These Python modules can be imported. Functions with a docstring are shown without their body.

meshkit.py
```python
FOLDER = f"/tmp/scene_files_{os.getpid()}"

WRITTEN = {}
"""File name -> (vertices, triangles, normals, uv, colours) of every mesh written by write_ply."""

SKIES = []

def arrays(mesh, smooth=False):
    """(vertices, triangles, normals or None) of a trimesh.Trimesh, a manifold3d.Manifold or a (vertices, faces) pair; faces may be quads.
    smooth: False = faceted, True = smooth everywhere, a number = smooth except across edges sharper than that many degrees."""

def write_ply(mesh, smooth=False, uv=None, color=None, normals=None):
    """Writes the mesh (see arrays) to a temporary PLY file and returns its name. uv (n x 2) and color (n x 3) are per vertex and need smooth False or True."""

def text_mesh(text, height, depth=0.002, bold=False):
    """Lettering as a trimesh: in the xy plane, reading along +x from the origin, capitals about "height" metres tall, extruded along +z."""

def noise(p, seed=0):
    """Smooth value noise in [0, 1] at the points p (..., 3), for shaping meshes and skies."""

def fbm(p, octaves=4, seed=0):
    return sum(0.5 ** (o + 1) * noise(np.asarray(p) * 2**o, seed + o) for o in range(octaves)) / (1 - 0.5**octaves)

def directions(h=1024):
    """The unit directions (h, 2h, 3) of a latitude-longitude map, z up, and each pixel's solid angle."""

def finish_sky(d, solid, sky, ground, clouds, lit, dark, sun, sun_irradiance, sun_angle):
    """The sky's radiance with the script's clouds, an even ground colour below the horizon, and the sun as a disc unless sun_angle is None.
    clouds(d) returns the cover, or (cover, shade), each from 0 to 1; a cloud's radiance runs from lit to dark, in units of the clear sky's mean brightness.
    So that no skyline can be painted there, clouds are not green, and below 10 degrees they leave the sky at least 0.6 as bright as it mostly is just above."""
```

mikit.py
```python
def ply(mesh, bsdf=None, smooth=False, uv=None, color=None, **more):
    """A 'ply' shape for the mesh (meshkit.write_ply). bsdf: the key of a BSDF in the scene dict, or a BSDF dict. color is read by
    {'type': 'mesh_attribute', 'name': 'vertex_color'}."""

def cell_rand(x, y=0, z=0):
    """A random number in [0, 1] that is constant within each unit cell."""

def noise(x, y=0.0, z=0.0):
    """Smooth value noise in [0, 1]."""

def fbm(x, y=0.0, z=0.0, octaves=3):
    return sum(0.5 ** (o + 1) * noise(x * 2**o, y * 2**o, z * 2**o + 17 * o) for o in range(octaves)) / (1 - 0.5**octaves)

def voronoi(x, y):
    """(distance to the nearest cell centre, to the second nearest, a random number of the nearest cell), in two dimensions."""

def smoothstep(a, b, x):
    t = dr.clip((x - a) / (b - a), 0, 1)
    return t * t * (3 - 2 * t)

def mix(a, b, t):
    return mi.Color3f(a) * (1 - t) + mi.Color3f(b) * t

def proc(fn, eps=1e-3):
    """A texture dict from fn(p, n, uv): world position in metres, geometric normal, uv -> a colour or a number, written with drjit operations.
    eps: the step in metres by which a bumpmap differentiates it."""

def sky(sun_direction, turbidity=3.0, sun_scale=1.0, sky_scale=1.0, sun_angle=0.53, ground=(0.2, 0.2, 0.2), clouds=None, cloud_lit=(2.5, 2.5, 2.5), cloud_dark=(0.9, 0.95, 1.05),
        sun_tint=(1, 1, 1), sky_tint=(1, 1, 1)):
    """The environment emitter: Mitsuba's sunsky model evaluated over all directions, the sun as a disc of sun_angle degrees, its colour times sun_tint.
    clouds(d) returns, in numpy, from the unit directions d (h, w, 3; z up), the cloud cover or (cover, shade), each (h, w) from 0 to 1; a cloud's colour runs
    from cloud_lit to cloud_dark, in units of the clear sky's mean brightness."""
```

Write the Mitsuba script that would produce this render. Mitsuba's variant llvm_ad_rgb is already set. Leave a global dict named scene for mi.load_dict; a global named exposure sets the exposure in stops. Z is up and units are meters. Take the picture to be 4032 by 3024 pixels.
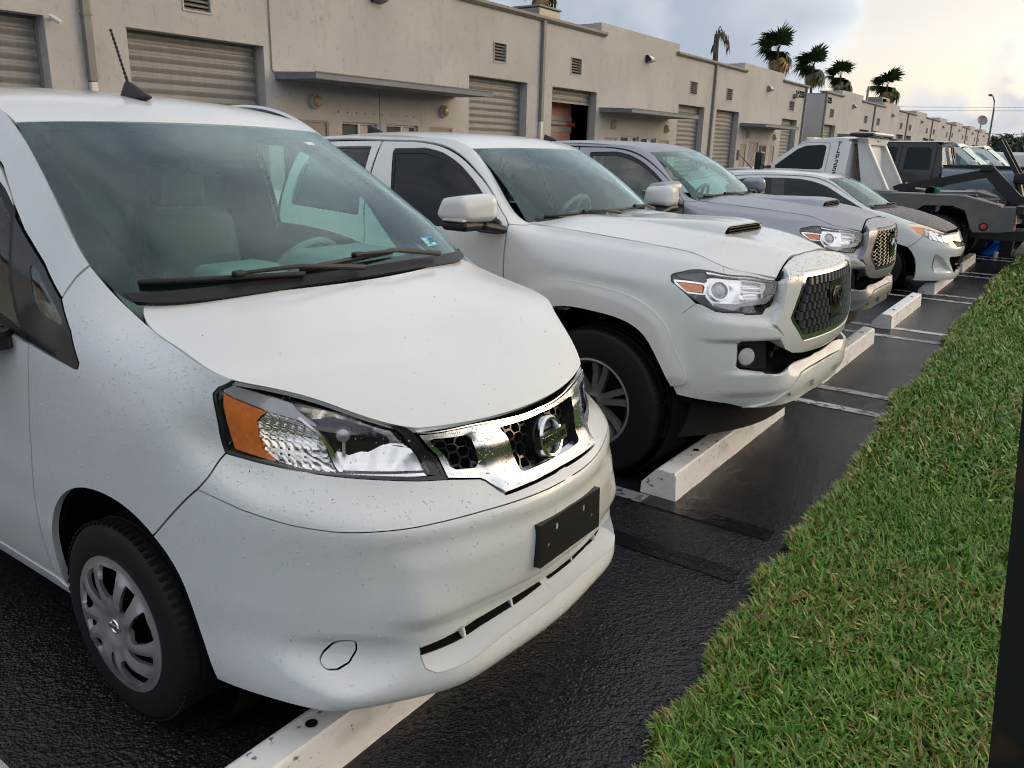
import math
import random

import drjit as dr
import manifold3d
import mikit
import mitsuba as mi
import numpy as np
import trimesh
from mikit import cell_rand, fbm, mix, noise, proc, smoothstep, voronoi
import meshkit

T = mi.ScalarTransform4f
scene, labels = {}, {}
# ---------------------------------------------------------------- camera, sky, exposure
EYE = np.array([0, 0, 1.63])
FWD, UP = np.array([-0.548027, 0.786352, -0.285161]), np.array([-0.186189, 0.217682, 0.958096])
scene["camera"] = {"type": "perspective", "fov": 65.24, "fov_axis": "x", "near_clip": 0.05, "far_clip": 4000.0,
    "to_world": T().look_at(origin=EYE.tolist(), target=(EYE + FWD).tolist(), up=UP.tolist())}
exposure = 2.6


def clouds(d):
    """Thunder cloud overhead in broken layers; thin bright cloud round the low veiled sun to the north-east."""
    az = np.arctan2(d[..., 0], d[..., 1])
    el = np.arcsin(np.clip(d[..., 2], -1, 1))
    k = 1 / (d[..., 2:] + 0.30)
    p = np.concatenate([d[..., :2] * k, d[..., 2:] * 0], -1)
    n = meshkit.fbm(p * 1.3 + [3.1, 7.7, 0], 5, 3)
    m = meshkit.fbm(p * 3.2 + [9.1, 1.7, 0], 5, 8)
    q = np.stack([az * 11, el * 13, 0 * az], -1)
    puff = meshkit.fbm(q + 4.4 + .5 * meshkit.fbm(q * 2, 3, 2)[..., None], 6, 5)
    soft = meshkit.fbm(np.stack([az * 4.5, el * 6.5, 0 * az], -1) + 1.3, 4, 15)
    band = meshkit.fbm(np.stack([az * 2.6 + el * 2, el * 26, 0 * az], -1) + 2.2, 4, 21)
    # the thin veil glows eastwards of a ragged cloud edge
    line = az + .262 + .13 * (puff - .5) - .03 * np.clip((el - .15) * 6, -1, 1)
    edge = np.clip(line / .022, 0, 1)
    rim = np.exp(-((line - .012) / .03) ** 2)
    low = np.exp(-(np.maximum(el, 0) / .75) ** 2)
    east = np.exp(-((az - .95) / .85) ** 2) * np.exp(-((el - .35) / .60) ** 2)
    heap = np.clip((puff - .44 - 2.2 * (el - .085) + .5 * np.clip(-.09 - az, 0, .1)) * 9, 0, 1) * np.clip((az + .125) * 30, 0, 1) * np.clip((.17 - el) * 20, 0, 1)
    heap = np.maximum(heap, np.clip((puff - .47 - 5 * (el - .055)) * 7, 0, 1) * np.clip((az + .25) * 12, 0, 1))
    veil = edge * low * np.clip((1.9 - az) * 1.5, 0, 1)
    cover = 1 - .86 * veil * (1 - .85 * heap) * (1 - .55 * np.clip((band - .5) * 3.5, 0, 1))
    front = np.clip((-.20 - az) * 8, 0, 1) * np.clip((.5 - el) * 6, 0, 1)
    s = .77 + 1.25 * (n - .5) + .80 * (m - .5)
    s = s * (1 - front) + front * (.84 - .62 * (soft - .5) - .30 * (puff - .5))
    s = np.clip(s, .40, 1)
    s = s * (1 - veil) + veil * (.78 - .40 * (band - .5) + .12 * heap - 1.1 * heap * (puff - .56))
    s = s - .12 * rim * edge
    s = s + .14 * np.clip((np.abs(az) - 1.5) * 1.6, 0, 1) * (1 - np.clip((el - .9) * 2, 0, 1))
    s = s * (1 - .90 * east)
    return np.clip(cover, 0, 1), np.clip(s, 0, 1)


scene["sky"] = mikit.sky((0.64, 0.64, 0.36), 5.0, sun_scale=0.08, sun_angle=26, sun_tint=(.97, .97, .95), clouds=clouds, cloud_lit=(3.5, 3.45, 3.35), cloud_dark=(.70, .83, 1.02), sky_tint=(1.24, 1.0, .84), ground=(.1, .11, .1))
# ---------------------------------------------------------------- kit
from scipy.interpolate import RectBivariateSpline, PchipInterpolator, CubicSpline
import shapely
from shapely.geometry import Polygon, LineString, Point
from shapely import affinity
TM = trimesh.Trimesh


def mat(name, **d):
    scene["mat_" + name] = d
    return "mat_" + name


def key_of(name, parent=None):
    base = (parent + "__" if parent else "") + name
    k, i = base, 0
    while k in scene or k in labels or k in used:
        i += 1
        k = f"{base}_{i:03d}"
    used.add(k)
    return k


used = set()
place = {}


def thing(name, label, cat, to=None, group=None):
    k = key_of(name)
    labels[k] = {"label": label, "category": cat}
    if group:
        labels[k]["group"] = group
    place[k] = to
    return k


def root_of(k):
    return k.split("__")[0]


def part(name, mesh, m, parent, smooth=30, label=None, **more):
    k = key_of(name, parent)
    t = place.get(root_of(k))
    d = mikit.ply(mesh, m, smooth=smooth, **more)
    if t is not None:
        d["to_world"] = t
    scene[k] = d
    if label:
        labels[k] = {"label": label}
    return k


def solo(name, mesh, m, label, cat, smooth=30, to=None, group=None, kind=None, **more):
    k = key_of(name)
    d = mikit.ply(mesh, m, smooth=smooth, **more)
    if to is not None:
        d["to_world"] = to
    scene[k] = d
    labels[k] = {"label": label, "category": cat} if cat else {"label": label}
    if group:
        labels[k]["group"] = group
    if kind:
        labels[k]["kind"] = kind
    return k


def struct(name, mesh, m, smooth=False, parent=None):
    k = key_of(name, parent)
    scene[k] = mikit.ply(mesh, m, smooth=smooth)
    if not parent:
        labels[k] = {"kind": "structure"}
    return k


def cat(*ms):
    ms = [m for m in ms if m is not None]
    out, n = [], 0
    for m in ms:
        if isinstance(m, (list, tuple)) and len(m) and isinstance(m[0], TM):
            m = cat(*m)
        out.append(m)
    v = np.vstack([m.vertices for m in out])
    f = np.vstack([m.faces + o for m, o in zip(out, np.cumsum([0] + [len(m.vertices) for m in out[:-1]]))])
    return TM(v, f, process=False)


def weld(m, tol=1e-5):
    q = np.round(np.asarray(m.vertices) / tol).astype(np.int64)
    _, i, inv = np.unique(q, axis=0, return_index=True, return_inverse=True)
    f = inv.reshape(-1)[m.faces]
    f = f[(f[:, 0] != f[:, 1]) & (f[:, 1] != f[:, 2]) & (f[:, 0] != f[:, 2])]
    return TM(np.asarray(m.vertices)[i], f, process=False)


def box(c, s, rot=None):
    """A box with centre c and full size s."""
    m = trimesh.creation.box(s)
    if rot is not None:
        m.apply_transform(rot)
    m.apply_translation(c)
    return m


def rbox(c, s, r=0.01, seg=2):
    """A box with rounded edges."""
    s = np.asarray(s, float)
    r = min(r, s.min() / 2.01)
    a = manifold3d.Manifold.sphere(r, 4 * seg)
    pts = [a.translate(tuple((np.array(k) * 2 - 1) * (s / 2 - r))) for k in np.ndindex(2, 2, 2)]
    h = manifold3d.Manifold.batch_hull(pts).to_mesh()
    return TM(h.vert_properties[:, :3] + np.asarray(c), h.tri_verts, process=False)


def mirror(m):
    return TM(np.asarray(m.vertices) * [1, -1, 1], np.asarray(m.faces)[:, ::-1], process=False)


def both(m):
    return weld(cat(m, mirror(m)))


def xf(m, M):
    m = m.copy()
    m.apply_transform(M)
    return m


def rot(deg, axis, c=(0, 0, 0)):
    return trimesh.transformations.rotation_matrix(math.radians(deg), axis, c)


def tube(pts, r, n=8, caps=True):
    """A round tube along a polyline."""
    p = np.asarray(pts, float)
    r = np.broadcast_to(r, (len(p),))
    t = np.gradient(p, axis=0)
    t /= np.linalg.norm(t, axis=1, keepdims=True) + 1e-12
    a = np.cross(t, np.where(np.abs(t[:, 2:]) < 0.9, [0, 0, 1.0], [1.0, 0, 0]))
    a /= np.linalg.norm(a, axis=1, keepdims=True) + 1e-12
    b, g = np.cross(t, a), np.arange(n) * 2 * np.pi / n
    v = (p[:, None] + r[:, None, None] * (np.cos(g)[None, :, None] * a[:, None] + np.sin(g)[None, :, None] * b[:, None])).reshape(-1, 3)
    i, j = np.meshgrid(np.arange(len(p) - 1), np.arange(n), indexing="ij")
    q = np.stack([i * n + j, i * n + (j + 1) % n, (i + 1) * n + (j + 1) % n, (i + 1) * n + j], -1).reshape(-1, 4)
    f = np.vstack([q[:, [0, 1, 2]], q[:, [0, 2, 3]]])
    if caps:
        v = np.vstack([v, p[:1], p[-1:]])
        k = np.arange(n)
        f = np.vstack([f, np.stack([np.full(n, len(v) - 2), (k + 1) % n, k], 1), np.stack([np.full(n, len(v) - 1), (len(p) - 1) * n + k, (len(p) - 1) * n + (k + 1) % n], 1)])
    return TM(v, f, process=False)


def bar(a, b, s, up=(0, 0, 1)):
    """A straight beam of section s = (width, height) from a to b."""
    a, b = np.asarray(a, float), np.asarray(b, float)
    d = b - a
    L = np.linalg.norm(d)
    d /= L
    u = np.asarray(up, float)
    w = np.cross(u, d)
    w /= np.linalg.norm(w)
    u = np.cross(d, w)
    M = np.eye(4)
    M[:3, 0], M[:3, 1], M[:3, 2], M[:3, 3] = d, w, u, (a + b) / 2
    return xf(trimesh.creation.box([L, s[0], s[1]]), M)


def lathe(prof, n=48, axis="y"):
    """Revolves (radius, offset) points about the axis."""
    p = np.asarray(prof, float)
    g = np.arange(n) * 2 * np.pi / n
    v = np.stack([p[:, None, 0] * np.cos(g), np.broadcast_to(p[:, None, 1], (len(p), n)), p[:, None, 0] * np.sin(g)], -1).reshape(-1, 3)
    i, j = np.meshgrid(np.arange(len(p) - 1), np.arange(n), indexing="ij")
    q = np.stack([i * n + j, i * n + (j + 1) % n, (i + 1) * n + (j + 1) % n, (i + 1) * n + j], -1).reshape(-1, 4)
    f = np.vstack([q[:, [0, 1, 2]], q[:, [0, 2, 3]]])
    if axis == "z":
        v = v[:, [0, 2, 1]]
        f = f[:, ::-1]
    elif axis == "x":
        v = v[:, [1, 0, 2]]
        f = f[:, ::-1]
    return weld(TM(v, f, process=False))


def rpoly(pts, r=0.0, res=4):
    """A polygon with its corners rounded to r."""
    g = Polygon(pts).buffer(0) if not hasattr(pts, "geom_type") else pts
    if r:
        g = g.buffer(-r, quad_segs=res).buffer(2 * r, quad_segs=res).buffer(-r, quad_segs=res)
    return g


def extrude(poly, h, plane="xy", at=0.0):
    """A polygon extruded by h; plane xy: along z; xz: along y; yz: along x, from at."""
    geoms = getattr(poly, "geoms", [poly])
    m = cat(*[trimesh.creation.extrude_polygon(g, h, engine="earcut") for g in geoms if g.area > 1e-9])
    v = np.asarray(m.vertices)
    if plane == "xz":
        v = np.stack([v[:, 0], at + v[:, 2], v[:, 1]], 1)
        return TM(v, np.asarray(m.faces)[:, ::-1], process=False)
    if plane == "yz":
        return TM(np.stack([at + v[:, 2], v[:, 0], v[:, 1]], 1), m.faces, process=False)
    return TM(v + [0, 0, at], m.faces, process=False)


def densify(g, d):
    return shapely.segmentize(g, d)


def cells(poly, step):
    """The polygon as a mesh of small cells: (points n x 2, faces)."""
    sx, sy = (step, step) if np.isscalar(step) else step
    x0, y0, x1, y1 = poly.bounds
    gx, gy = np.arange(math.floor(x0 / sx), math.ceil(x1 / sx)) * sx, np.arange(math.floor(y0 / sy), math.ceil(y1 / sy)) * sy
    X, Y = [a.ravel() for a in np.meshgrid(gx, gy, indexing="ij")]
    shapely.prepare(poly)
    bx = shapely.box(X, Y, X + sx, Y + sy)
    ins = shapely.contains(poly, bx)
    mid = ~ins & shapely.intersects(poly, bx)
    V, F, n = [], [], 0
    if ins.any():
        a, b = X[ins], Y[ins]
        V.append(np.stack([np.stack([a, b], 1), np.stack([a + sx, b], 1), np.stack([a + sx, b + sy], 1), np.stack([a, b + sy], 1)], 1).reshape(-1, 2))
        k = np.arange(ins.sum())[:, None] * 4
        F.append(np.vstack([k + [0, 1, 2], k + [0, 2, 3]]))
        n = len(V[0])
    for g in shapely.intersection(bx[mid], poly):
        for h in getattr(g, "geoms", [g]):
            if h.geom_type != "Polygon" or h.area < 1e-10:
                continue
            try:
                v, f = trimesh.creation.triangulate_polygon(h, engine="earcut")
            except Exception:
                continue
            if len(f) == 0:
                continue
            e1, e2 = v[f[:, 1]] - v[f[:, 0]], v[f[:, 2]] - v[f[:, 0]]
            neg = (e1[:, 0] * e2[:, 1] - e1[:, 1] * e2[:, 0]) < 0
            f = np.where(neg[:, None], f[:, ::-1], f)
            V.append(v)
            F.append(f + n)
            n += len(v)
    m = weld(TM(np.column_stack([np.vstack(V), np.zeros(n)]), np.vstack(F), process=False), 2e-5)
    return np.asarray(m.vertices)[:, :2], np.asarray(m.faces)


def edges_of(F):
    """The open edges of a triangle list, in the triangles' winding."""
    e = np.vstack([F[:, [0, 1]], F[:, [1, 2]], F[:, [2, 0]]])
    k = np.sort(e, 1)
    _, i, c = np.unique(k, axis=0, return_index=True, return_counts=True)
    return e[i[c == 1]]


class Surf:
    """A smooth sheet through a grid of points P (ni, nj, 3); its two parameters run in metres."""

    def __init__(s, P, s0=0.0, flip=False, u=None, v=None):
        P = np.asarray(P, float)
        du, dv = np.linalg.norm(np.diff(P, axis=0), axis=2), np.linalg.norm(np.diff(P, axis=1), axis=2)
        s.u = np.concatenate([[0], np.cumsum(np.maximum(du.mean(1), 1e-3))]) if u is None else np.asarray(u, float)
        s.v = np.concatenate([[0], np.cumsum(np.maximum(dv.mean(0), 1e-3))]) if v is None else np.asarray(v, float)
        kx, ky = min(3, len(s.u) - 1), min(3, len(s.v) - 1)
        s.f = [RectBivariateSpline(s.u, s.v, P[..., k], kx=kx, ky=ky, s=s0) for k in range(3)]
        s.sign = -1.0 if flip else 1.0

    def ev(s, q):
        q = np.asarray(q, float)
        return np.stack([f.ev(q[..., 0], q[..., 1]) for f in s.f], -1)

    def nrm(s, q):
        q = np.asarray(q, float)
        a = np.stack([f.ev(q[..., 0], q[..., 1], dx=1) for f in s.f], -1)
        b = np.stack([f.ev(q[..., 0], q[..., 1], dy=1) for f in s.f], -1)
        n = np.cross(a, b) * s.sign
        return n / (np.linalg.norm(n, axis=-1, keepdims=True) + 1e-12)

    def whole(s):
        return shapely.box(s.u[0], s.v[0], s.u[-1], s.v[-1])


def panel(S, poly, step=0.025, off=0.0, lip=0.012, gap=0.0, shape=None, back=False, hole_lip=True):
    """The part of the sheet inside a polygon (in its parameters), with its edges turned in by lip. off: outward; shape(q): a further outward displacement."""
    if gap:
        poly = poly.buffer(-gap / 2, join_style="mitre")
    out = []
    for g in getattr(poly, "geoms", [poly]):
        if g.geom_type != "Polygon" or g.area < 1e-6:
            continue
        st = step if np.isscalar(step) else min(step)
        q, F = cells(densify(g, st * 1.5), step)
        p, n = S.ev(q), S.nrm(q)
        d = off + (shape(q) if shape else 0)
        p = p + n * (d[:, None] if np.ndim(d) else d)
        if S.sign < 0:
            F = F[:, ::-1]
        ms = [TM(p, F, process=False)]
        if lip:
            E = edges_of(F)
            ids, inv = np.unique(E, return_inverse=True)
            inv = inv.reshape(E.shape)
            k = len(ids)
            v = np.vstack([p[ids], p[ids] - n[ids] * lip])
            ms.append(TM(v, np.vstack([np.stack([inv[:, 1], inv[:, 0], inv[:, 0] + k], 1), np.stack([inv[:, 1], inv[:, 0] + k, inv[:, 1] + k], 1)]), process=False))
            if back:
                ms.append(TM(p - n * lip, F[:, ::-1], process=False))
        out.append(weld(cat(*ms)))
    return cat(*out)


def frame_poly(poly, w):
    """The band of width w inside a polygon's edge."""
    return poly.difference(poly.buffer(-w))


def strip(S, line, w, h, n=None, closed=False):
    """A raised bead along a line on a sheet."""
    q = np.asarray(line, float)
    L = LineString(q if not closed else np.vstack([q, q[:1]]))
    n = n or max(3, int(L.length / 0.02))
    q = np.array([L.interpolate(t, normalized=True).coords[0] for t in np.linspace(0, 1, n)])
    g = L.buffer(w / 2, cap_style="flat")
    return panel(S, g, step=max(w / 2, 0.004), off=h, lip=h + 0.002)


class Sheet(Surf):
    """A sheet given by a function of two parameters (n, 2) -> (n, 3)."""

    def __init__(s, fn, flip=False):
        s.fn, s.sign = fn, -1.0 if flip else 1.0

    def ev(s, q):
        return s.fn(np.asarray(q, float))

    def nrm(s, q):
        q, e = np.asarray(q, float), 1e-4
        a = s.fn(q + [e, 0]) - s.fn(q - [e, 0])
        b = s.fn(q + [0, e]) - s.fn(q - [0, e])
        n = np.cross(a, b) * s.sign
        return n / (np.linalg.norm(n, axis=-1, keepdims=True) + 1e-12)


def walls(S, poly, depth, top=0.0, d=0.012, open0=True):
    """The inner walls of a recess: from the sheet (lifted by top) inward by depth along a polygon's edge."""
    out = []
    for g in getattr(poly, "geoms", [poly]):
        c = np.array(densify(g, d).exterior.coords)[:-1]
        p, n = S.ev(c), S.nrm(c)
        k, m = np.arange(len(c)), len(c)
        v = np.vstack([p + n * top, p - n * depth])
        j = (k + 1) % m
        if open0:
            on_axis = (c[k, 0] < .004) & (c[j, 0] < .004)
            k, j = k[~on_axis], j[~on_axis]
        out.append(TM(v, np.vstack([np.stack([k, j, k + m], 1), np.stack([j, j + m, k + m], 1)]), process=False))
    return cat(*out)


def bead(S, line, w, h, off=0.0):
    """A half-round bead along a line (parameters of the sheet)."""
    L = LineString(line)
    n = max(3, int(L.length / 0.02))
    q = np.array([L.interpolate(t, normalized=True).coords[0] for t in np.linspace(0, 1, n)])
    p, nn = S.ev(q), S.nrm(q)
    return tube(p + nn * off, h, 6)


def on(S, q, off=0.0):
    q = np.asarray([q], float)
    return (S.ev(q) + S.nrm(q) * off)[0]


def basis(S, q, up=(0, 0, 1), off=0.0):
    """A 4x4 frame on the sheet: x along the face to the right, y up the face, z outward."""
    n = S.nrm(np.asarray([q], float))[0]
    x = np.cross(np.asarray(up, float), n)
    x /= np.linalg.norm(x)
    M = np.eye(4)
    M[:3, 0], M[:3, 1], M[:3, 2], M[:3, 3] = x, np.cross(n, x), n, on(S, q, off)
    return M


def frame(o, z, up=(0, 0, 1)):
    z = np.asarray(z, float) / np.linalg.norm(z)
    x = np.cross(np.asarray(up, float), z)
    x /= np.linalg.norm(x)
    M = np.eye(4)
    M[:3, 0], M[:3, 1], M[:3, 2], M[:3, 3] = x, np.cross(z, x), z, o
    return M


def text(s, h, M, depth=0.002, bold=True, center=True, slant=0.0, wide=1.0):
    m = meshkit.text_mesh(s, h, depth, bold)
    v = np.array(m.vertices)
    v[:, 0] = v[:, 0] * wide + v[:, 1] * slant
    if center:
        v[:, :2] -= (v[:, :2].max(0) + v[:, :2].min(0)) / 2
    return xf(TM(v, m.faces, process=False), M)


def ell(c, a, b, n=40, deg=0.0):
    t = np.linspace(0, 2 * np.pi, n, endpoint=False)
    p = np.stack([a * np.cos(t), b * np.sin(t)], 1)
    r = math.radians(deg)
    return Polygon(p @ np.array([[math.cos(r), math.sin(r)], [-math.sin(r), math.cos(r)]]) + np.asarray(c))


def pose(x, y, deg, z=0.0):
    return T().translate([x, y, z]).rotate([0, 0, 1], deg)


def ring(r, t, n=48, k=10):
    """A torus about y, in the xz plane."""
    a, b = np.meshgrid(np.arange(n) * 2 * np.pi / n, np.arange(k) * 2 * np.pi / k, indexing="ij")
    v = np.stack([(r + t * np.cos(b)) * np.cos(a), t * np.sin(b), (r + t * np.cos(b)) * np.sin(a)], -1).reshape(-1, 3)
    i, j = np.meshgrid(np.arange(n), np.arange(k), indexing="ij")
    q = np.stack([i * k + j, i * k + (j + 1) % k, (i + 1) % n * k + (j + 1) % k, (i + 1) % n * k + j], -1).reshape(-1, 4)
    return TM(v, np.vstack([q[:, [0, 1, 2]], q[:, [0, 2, 3]]]), process=False)


def tyre(R, r, w, y0):
    """A tyre about y with its outer side wall at y0 (negative side), tread grooves cut in."""
    h = w / 2
    prof = [(r - .012, .012), (r + .004, -.002), (r + .018, -.006), (r + (R - r) * .45, -.008), (R - .028, -.003), (R - .012, .006), (R - .004, .016), (R, .03)]
    for g in (.28, .5, .72):
        prof += [(R, w * g - .006), (R - .007, w * g - .004), (R - .007, w * g + .004), (R, w * g + .006)]
    prof += [(R, w - .03), (R - .012, w - .006), (R - .028, w + .003), (r + .018, w + .006), (r - .012, w - .012)]
    m = lathe([(a, b) for a, b in prof], 72)
    lugs = []
    for k in range(72):
        a = k * 2 * math.pi / 72
        for y in (.02, w - .02):
            b = box((0, y, R - .001), (.012, .026, .006))
            lugs.append(xf(b, rot(math.degrees(a) + (2.5 if y > .05 else 0), [0, 1, 0])))
    m = cat(m, *lugs)
    return TM(np.asarray(m.vertices) + [0, y0, 0], m.faces, process=False)


def drops(S, poly, n, seed, r0=.0012, r1=.0032, off=0.0, shape=None, flat=.55):
    """Rain drops on a sheet: low domes closed at the foot."""
    g = np.random.default_rng(seed)
    x0, y0, x1, y1 = poly.bounds
    q = np.column_stack([x0 + (x1 - x0) * g.random(n * 3), y0 + (y1 - y0) * g.random(n * 3)])
    q = q[shapely.contains_xy(poly, q[:, 0], q[:, 1])][:n]
    p, nn = S.ev(q), S.nrm(q)
    d = off + (shape(q) if shape else 0)
    p = p + nn * (d[:, None] if np.ndim(d) else d)
    r = (r0 + (r1 - r0) * g.random(len(q)) ** 2.5)[:, None]
    a = np.cross(nn, [0.0, 0, 1])
    a /= np.linalg.norm(a, axis=1)[:, None] + 1e-9
    b = np.cross(nn, a)
    el = 1 + .5 * g.random((len(q), 1))
    K = 7
    th = np.arange(K) * 2 * np.pi / K
    R1 = [p + a * r * math.cos(t) + b * r * el * math.sin(t) + nn * .0002 for t in th]
    R2 = [p + a * r * .72 * math.cos(t) + b * r * el * .72 * math.sin(t) + nn * (r * flat * .7 + .0002) for t in th]
    V = np.stack(R1 + R2 + [p + nn * (r * flat + .0002), p + nn * .0002], 1)
    m = V.shape[1]
    F = []
    for i in range(K):
        j = (i + 1) % K
        F += [(i, j, K + j), (i, K + j, K + i), (K + i, K + j, 2 * K), (j, i, 2 * K + 1)]
    F = np.array(F)
    out = TM(V.reshape(-1, 3), (F[None] + (np.arange(len(q)) * m)[:, None, None]).reshape(-1, 3), process=False)
    if np.dot(out.face_normals[0], nn[0]) < 0:
        out = TM(out.vertices, np.asarray(out.faces)[:, ::-1], process=False)
    return out


def flecks(S, poly, n, seed, off=.0005):
    g = np.random.default_rng(seed)
    x0, y0, x1, y1 = poly.bounds
    q = np.column_stack([x0 + (x1 - x0) * g.random(n * 3), y0 + (y1 - y0) * g.random(n * 3)])
    q = q[shapely.contains_xy(poly, q[:, 0], q[:, 1])][:n]
    ms = []
    for k in q:
        M = basis(S, k, off=off)
        ms.append(xf(box((0, 0, 0), (.001 + .001 * g.random(), .0018 + .0045 * g.random() ** 3, .0008)), M @ rot(g.random() * 180, [0, 0, 1])))
    return cat(*ms)
# ---------------------------------------------------------------- materials
def rgb(*c):
    return {"type": "rgb", "value": list(c)}


def wet(scale=1.0):
    """Beads of rain as a fine relief on paint."""
    def f(p, n, uv):
        q = p * (55.0 / scale)
        a, b, k = voronoi(q.x + q.z * 0.61, q.y + q.z * 0.79)
        return dr.select(k > 0.72, smoothstep(0.26, 0.05, a), 0.0) * 0.0009
    return proc(f, 2e-3)


def paint(name, col, rough=0.35, metallic=0.0, spec=0.5, cc=1.0):
    if metallic == 0 and cc == 1:
        mat(name, type="twosided", b={"type": "roughplastic", "diffuse_reflectance": rgb(*col), "alpha": .035, "int_ior": 1.55})
        return
    mat(name, type="twosided", b={"type": "principled", "base_color": rgb(*col), "roughness": rough, "metallic": metallic, "specular": spec, "clearcoat": cc, "clearcoat_gloss": 0.97})


paint("white_paint", (.66, .685, .70), .3)
paint("truck_white", (.68, .70, .705), .3)
paint("silver_paint", (.30, .31, .36), .34, .55)
paint("car_white", (.67, .69, .70), .3)
mat("black_plastic", type="twosided", b={"type": "principled", "base_color": rgb(.013, .013, .015), "roughness": .42, "specular": .3})
mat("rough_black", type="twosided", b={"type": "principled", "base_color": rgb(.012, .012, .013), "roughness": .75, "specular": .3})
mat("gloss_black", type="twosided", b={"type": "principled", "base_color": rgb(.012, .012, .014), "roughness": .12, "specular": .5, "clearcoat": .6})
mat("rubber", type="twosided", b={"type": "principled", "base_color": rgb(.008, .008, .009), "roughness": .55, "specular": .3})
mat("chrome", type="twosided", b={"type": "roughconductor", "material": "Al", "alpha": .05, "specular_reflectance": rgb(.85, .86, .88)})
mat("satin_silver", type="twosided", b={"type": "principled", "base_color": rgb(.42, .42, .44), "roughness": .32, "metallic": .75, "clearcoat": .3})
mat("dark_alloy", type="twosided", b={"type": "principled", "base_color": rgb(.06, .06, .065), "roughness": .3, "metallic": .6})
mat("mirror_silver", type="twosided", b={"type": "roughconductor", "material": "Al", "alpha": .09})


def flute(p, n, uv):
    return 0.0007 * dr.sin(p.y * 900) * dr.sin(p.z * 700)


mat("fluted_silver", type="twosided", b={"type": "bumpmap", "a": proc(flute, 4e-4), "b": {"type": "roughconductor", "material": "Al", "alpha": .12}})
mat("amber", type="twosided", b={"type": "bumpmap", "a": proc(lambda p, n, uv: 0.0004 * dr.sin((p.x + p.y) * 800) * dr.sin(p.z * 900), 4e-4),
    "b": {"type": "principled", "base_color": proc(lambda p, n, uv: mix((.80, .21, .01), (.62, .13, .006), noise(p.x * 90, p.y * 90, p.z * 60))), "roughness": .25, "specular": .6, "clearcoat": 1.0}})
mat("red_lens", type="twosided", b={"type": "principled", "base_color": rgb(.45, .015, .02), "roughness": .2, "clearcoat": 1.0})
mat("cream_lens", type="twosided", b={"type": "principled", "base_color": rgb(.75, .66, .42), "roughness": .3, "clearcoat": .6})
mat("clear_lens", type="thindielectric", int_ior=1.5)
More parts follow.
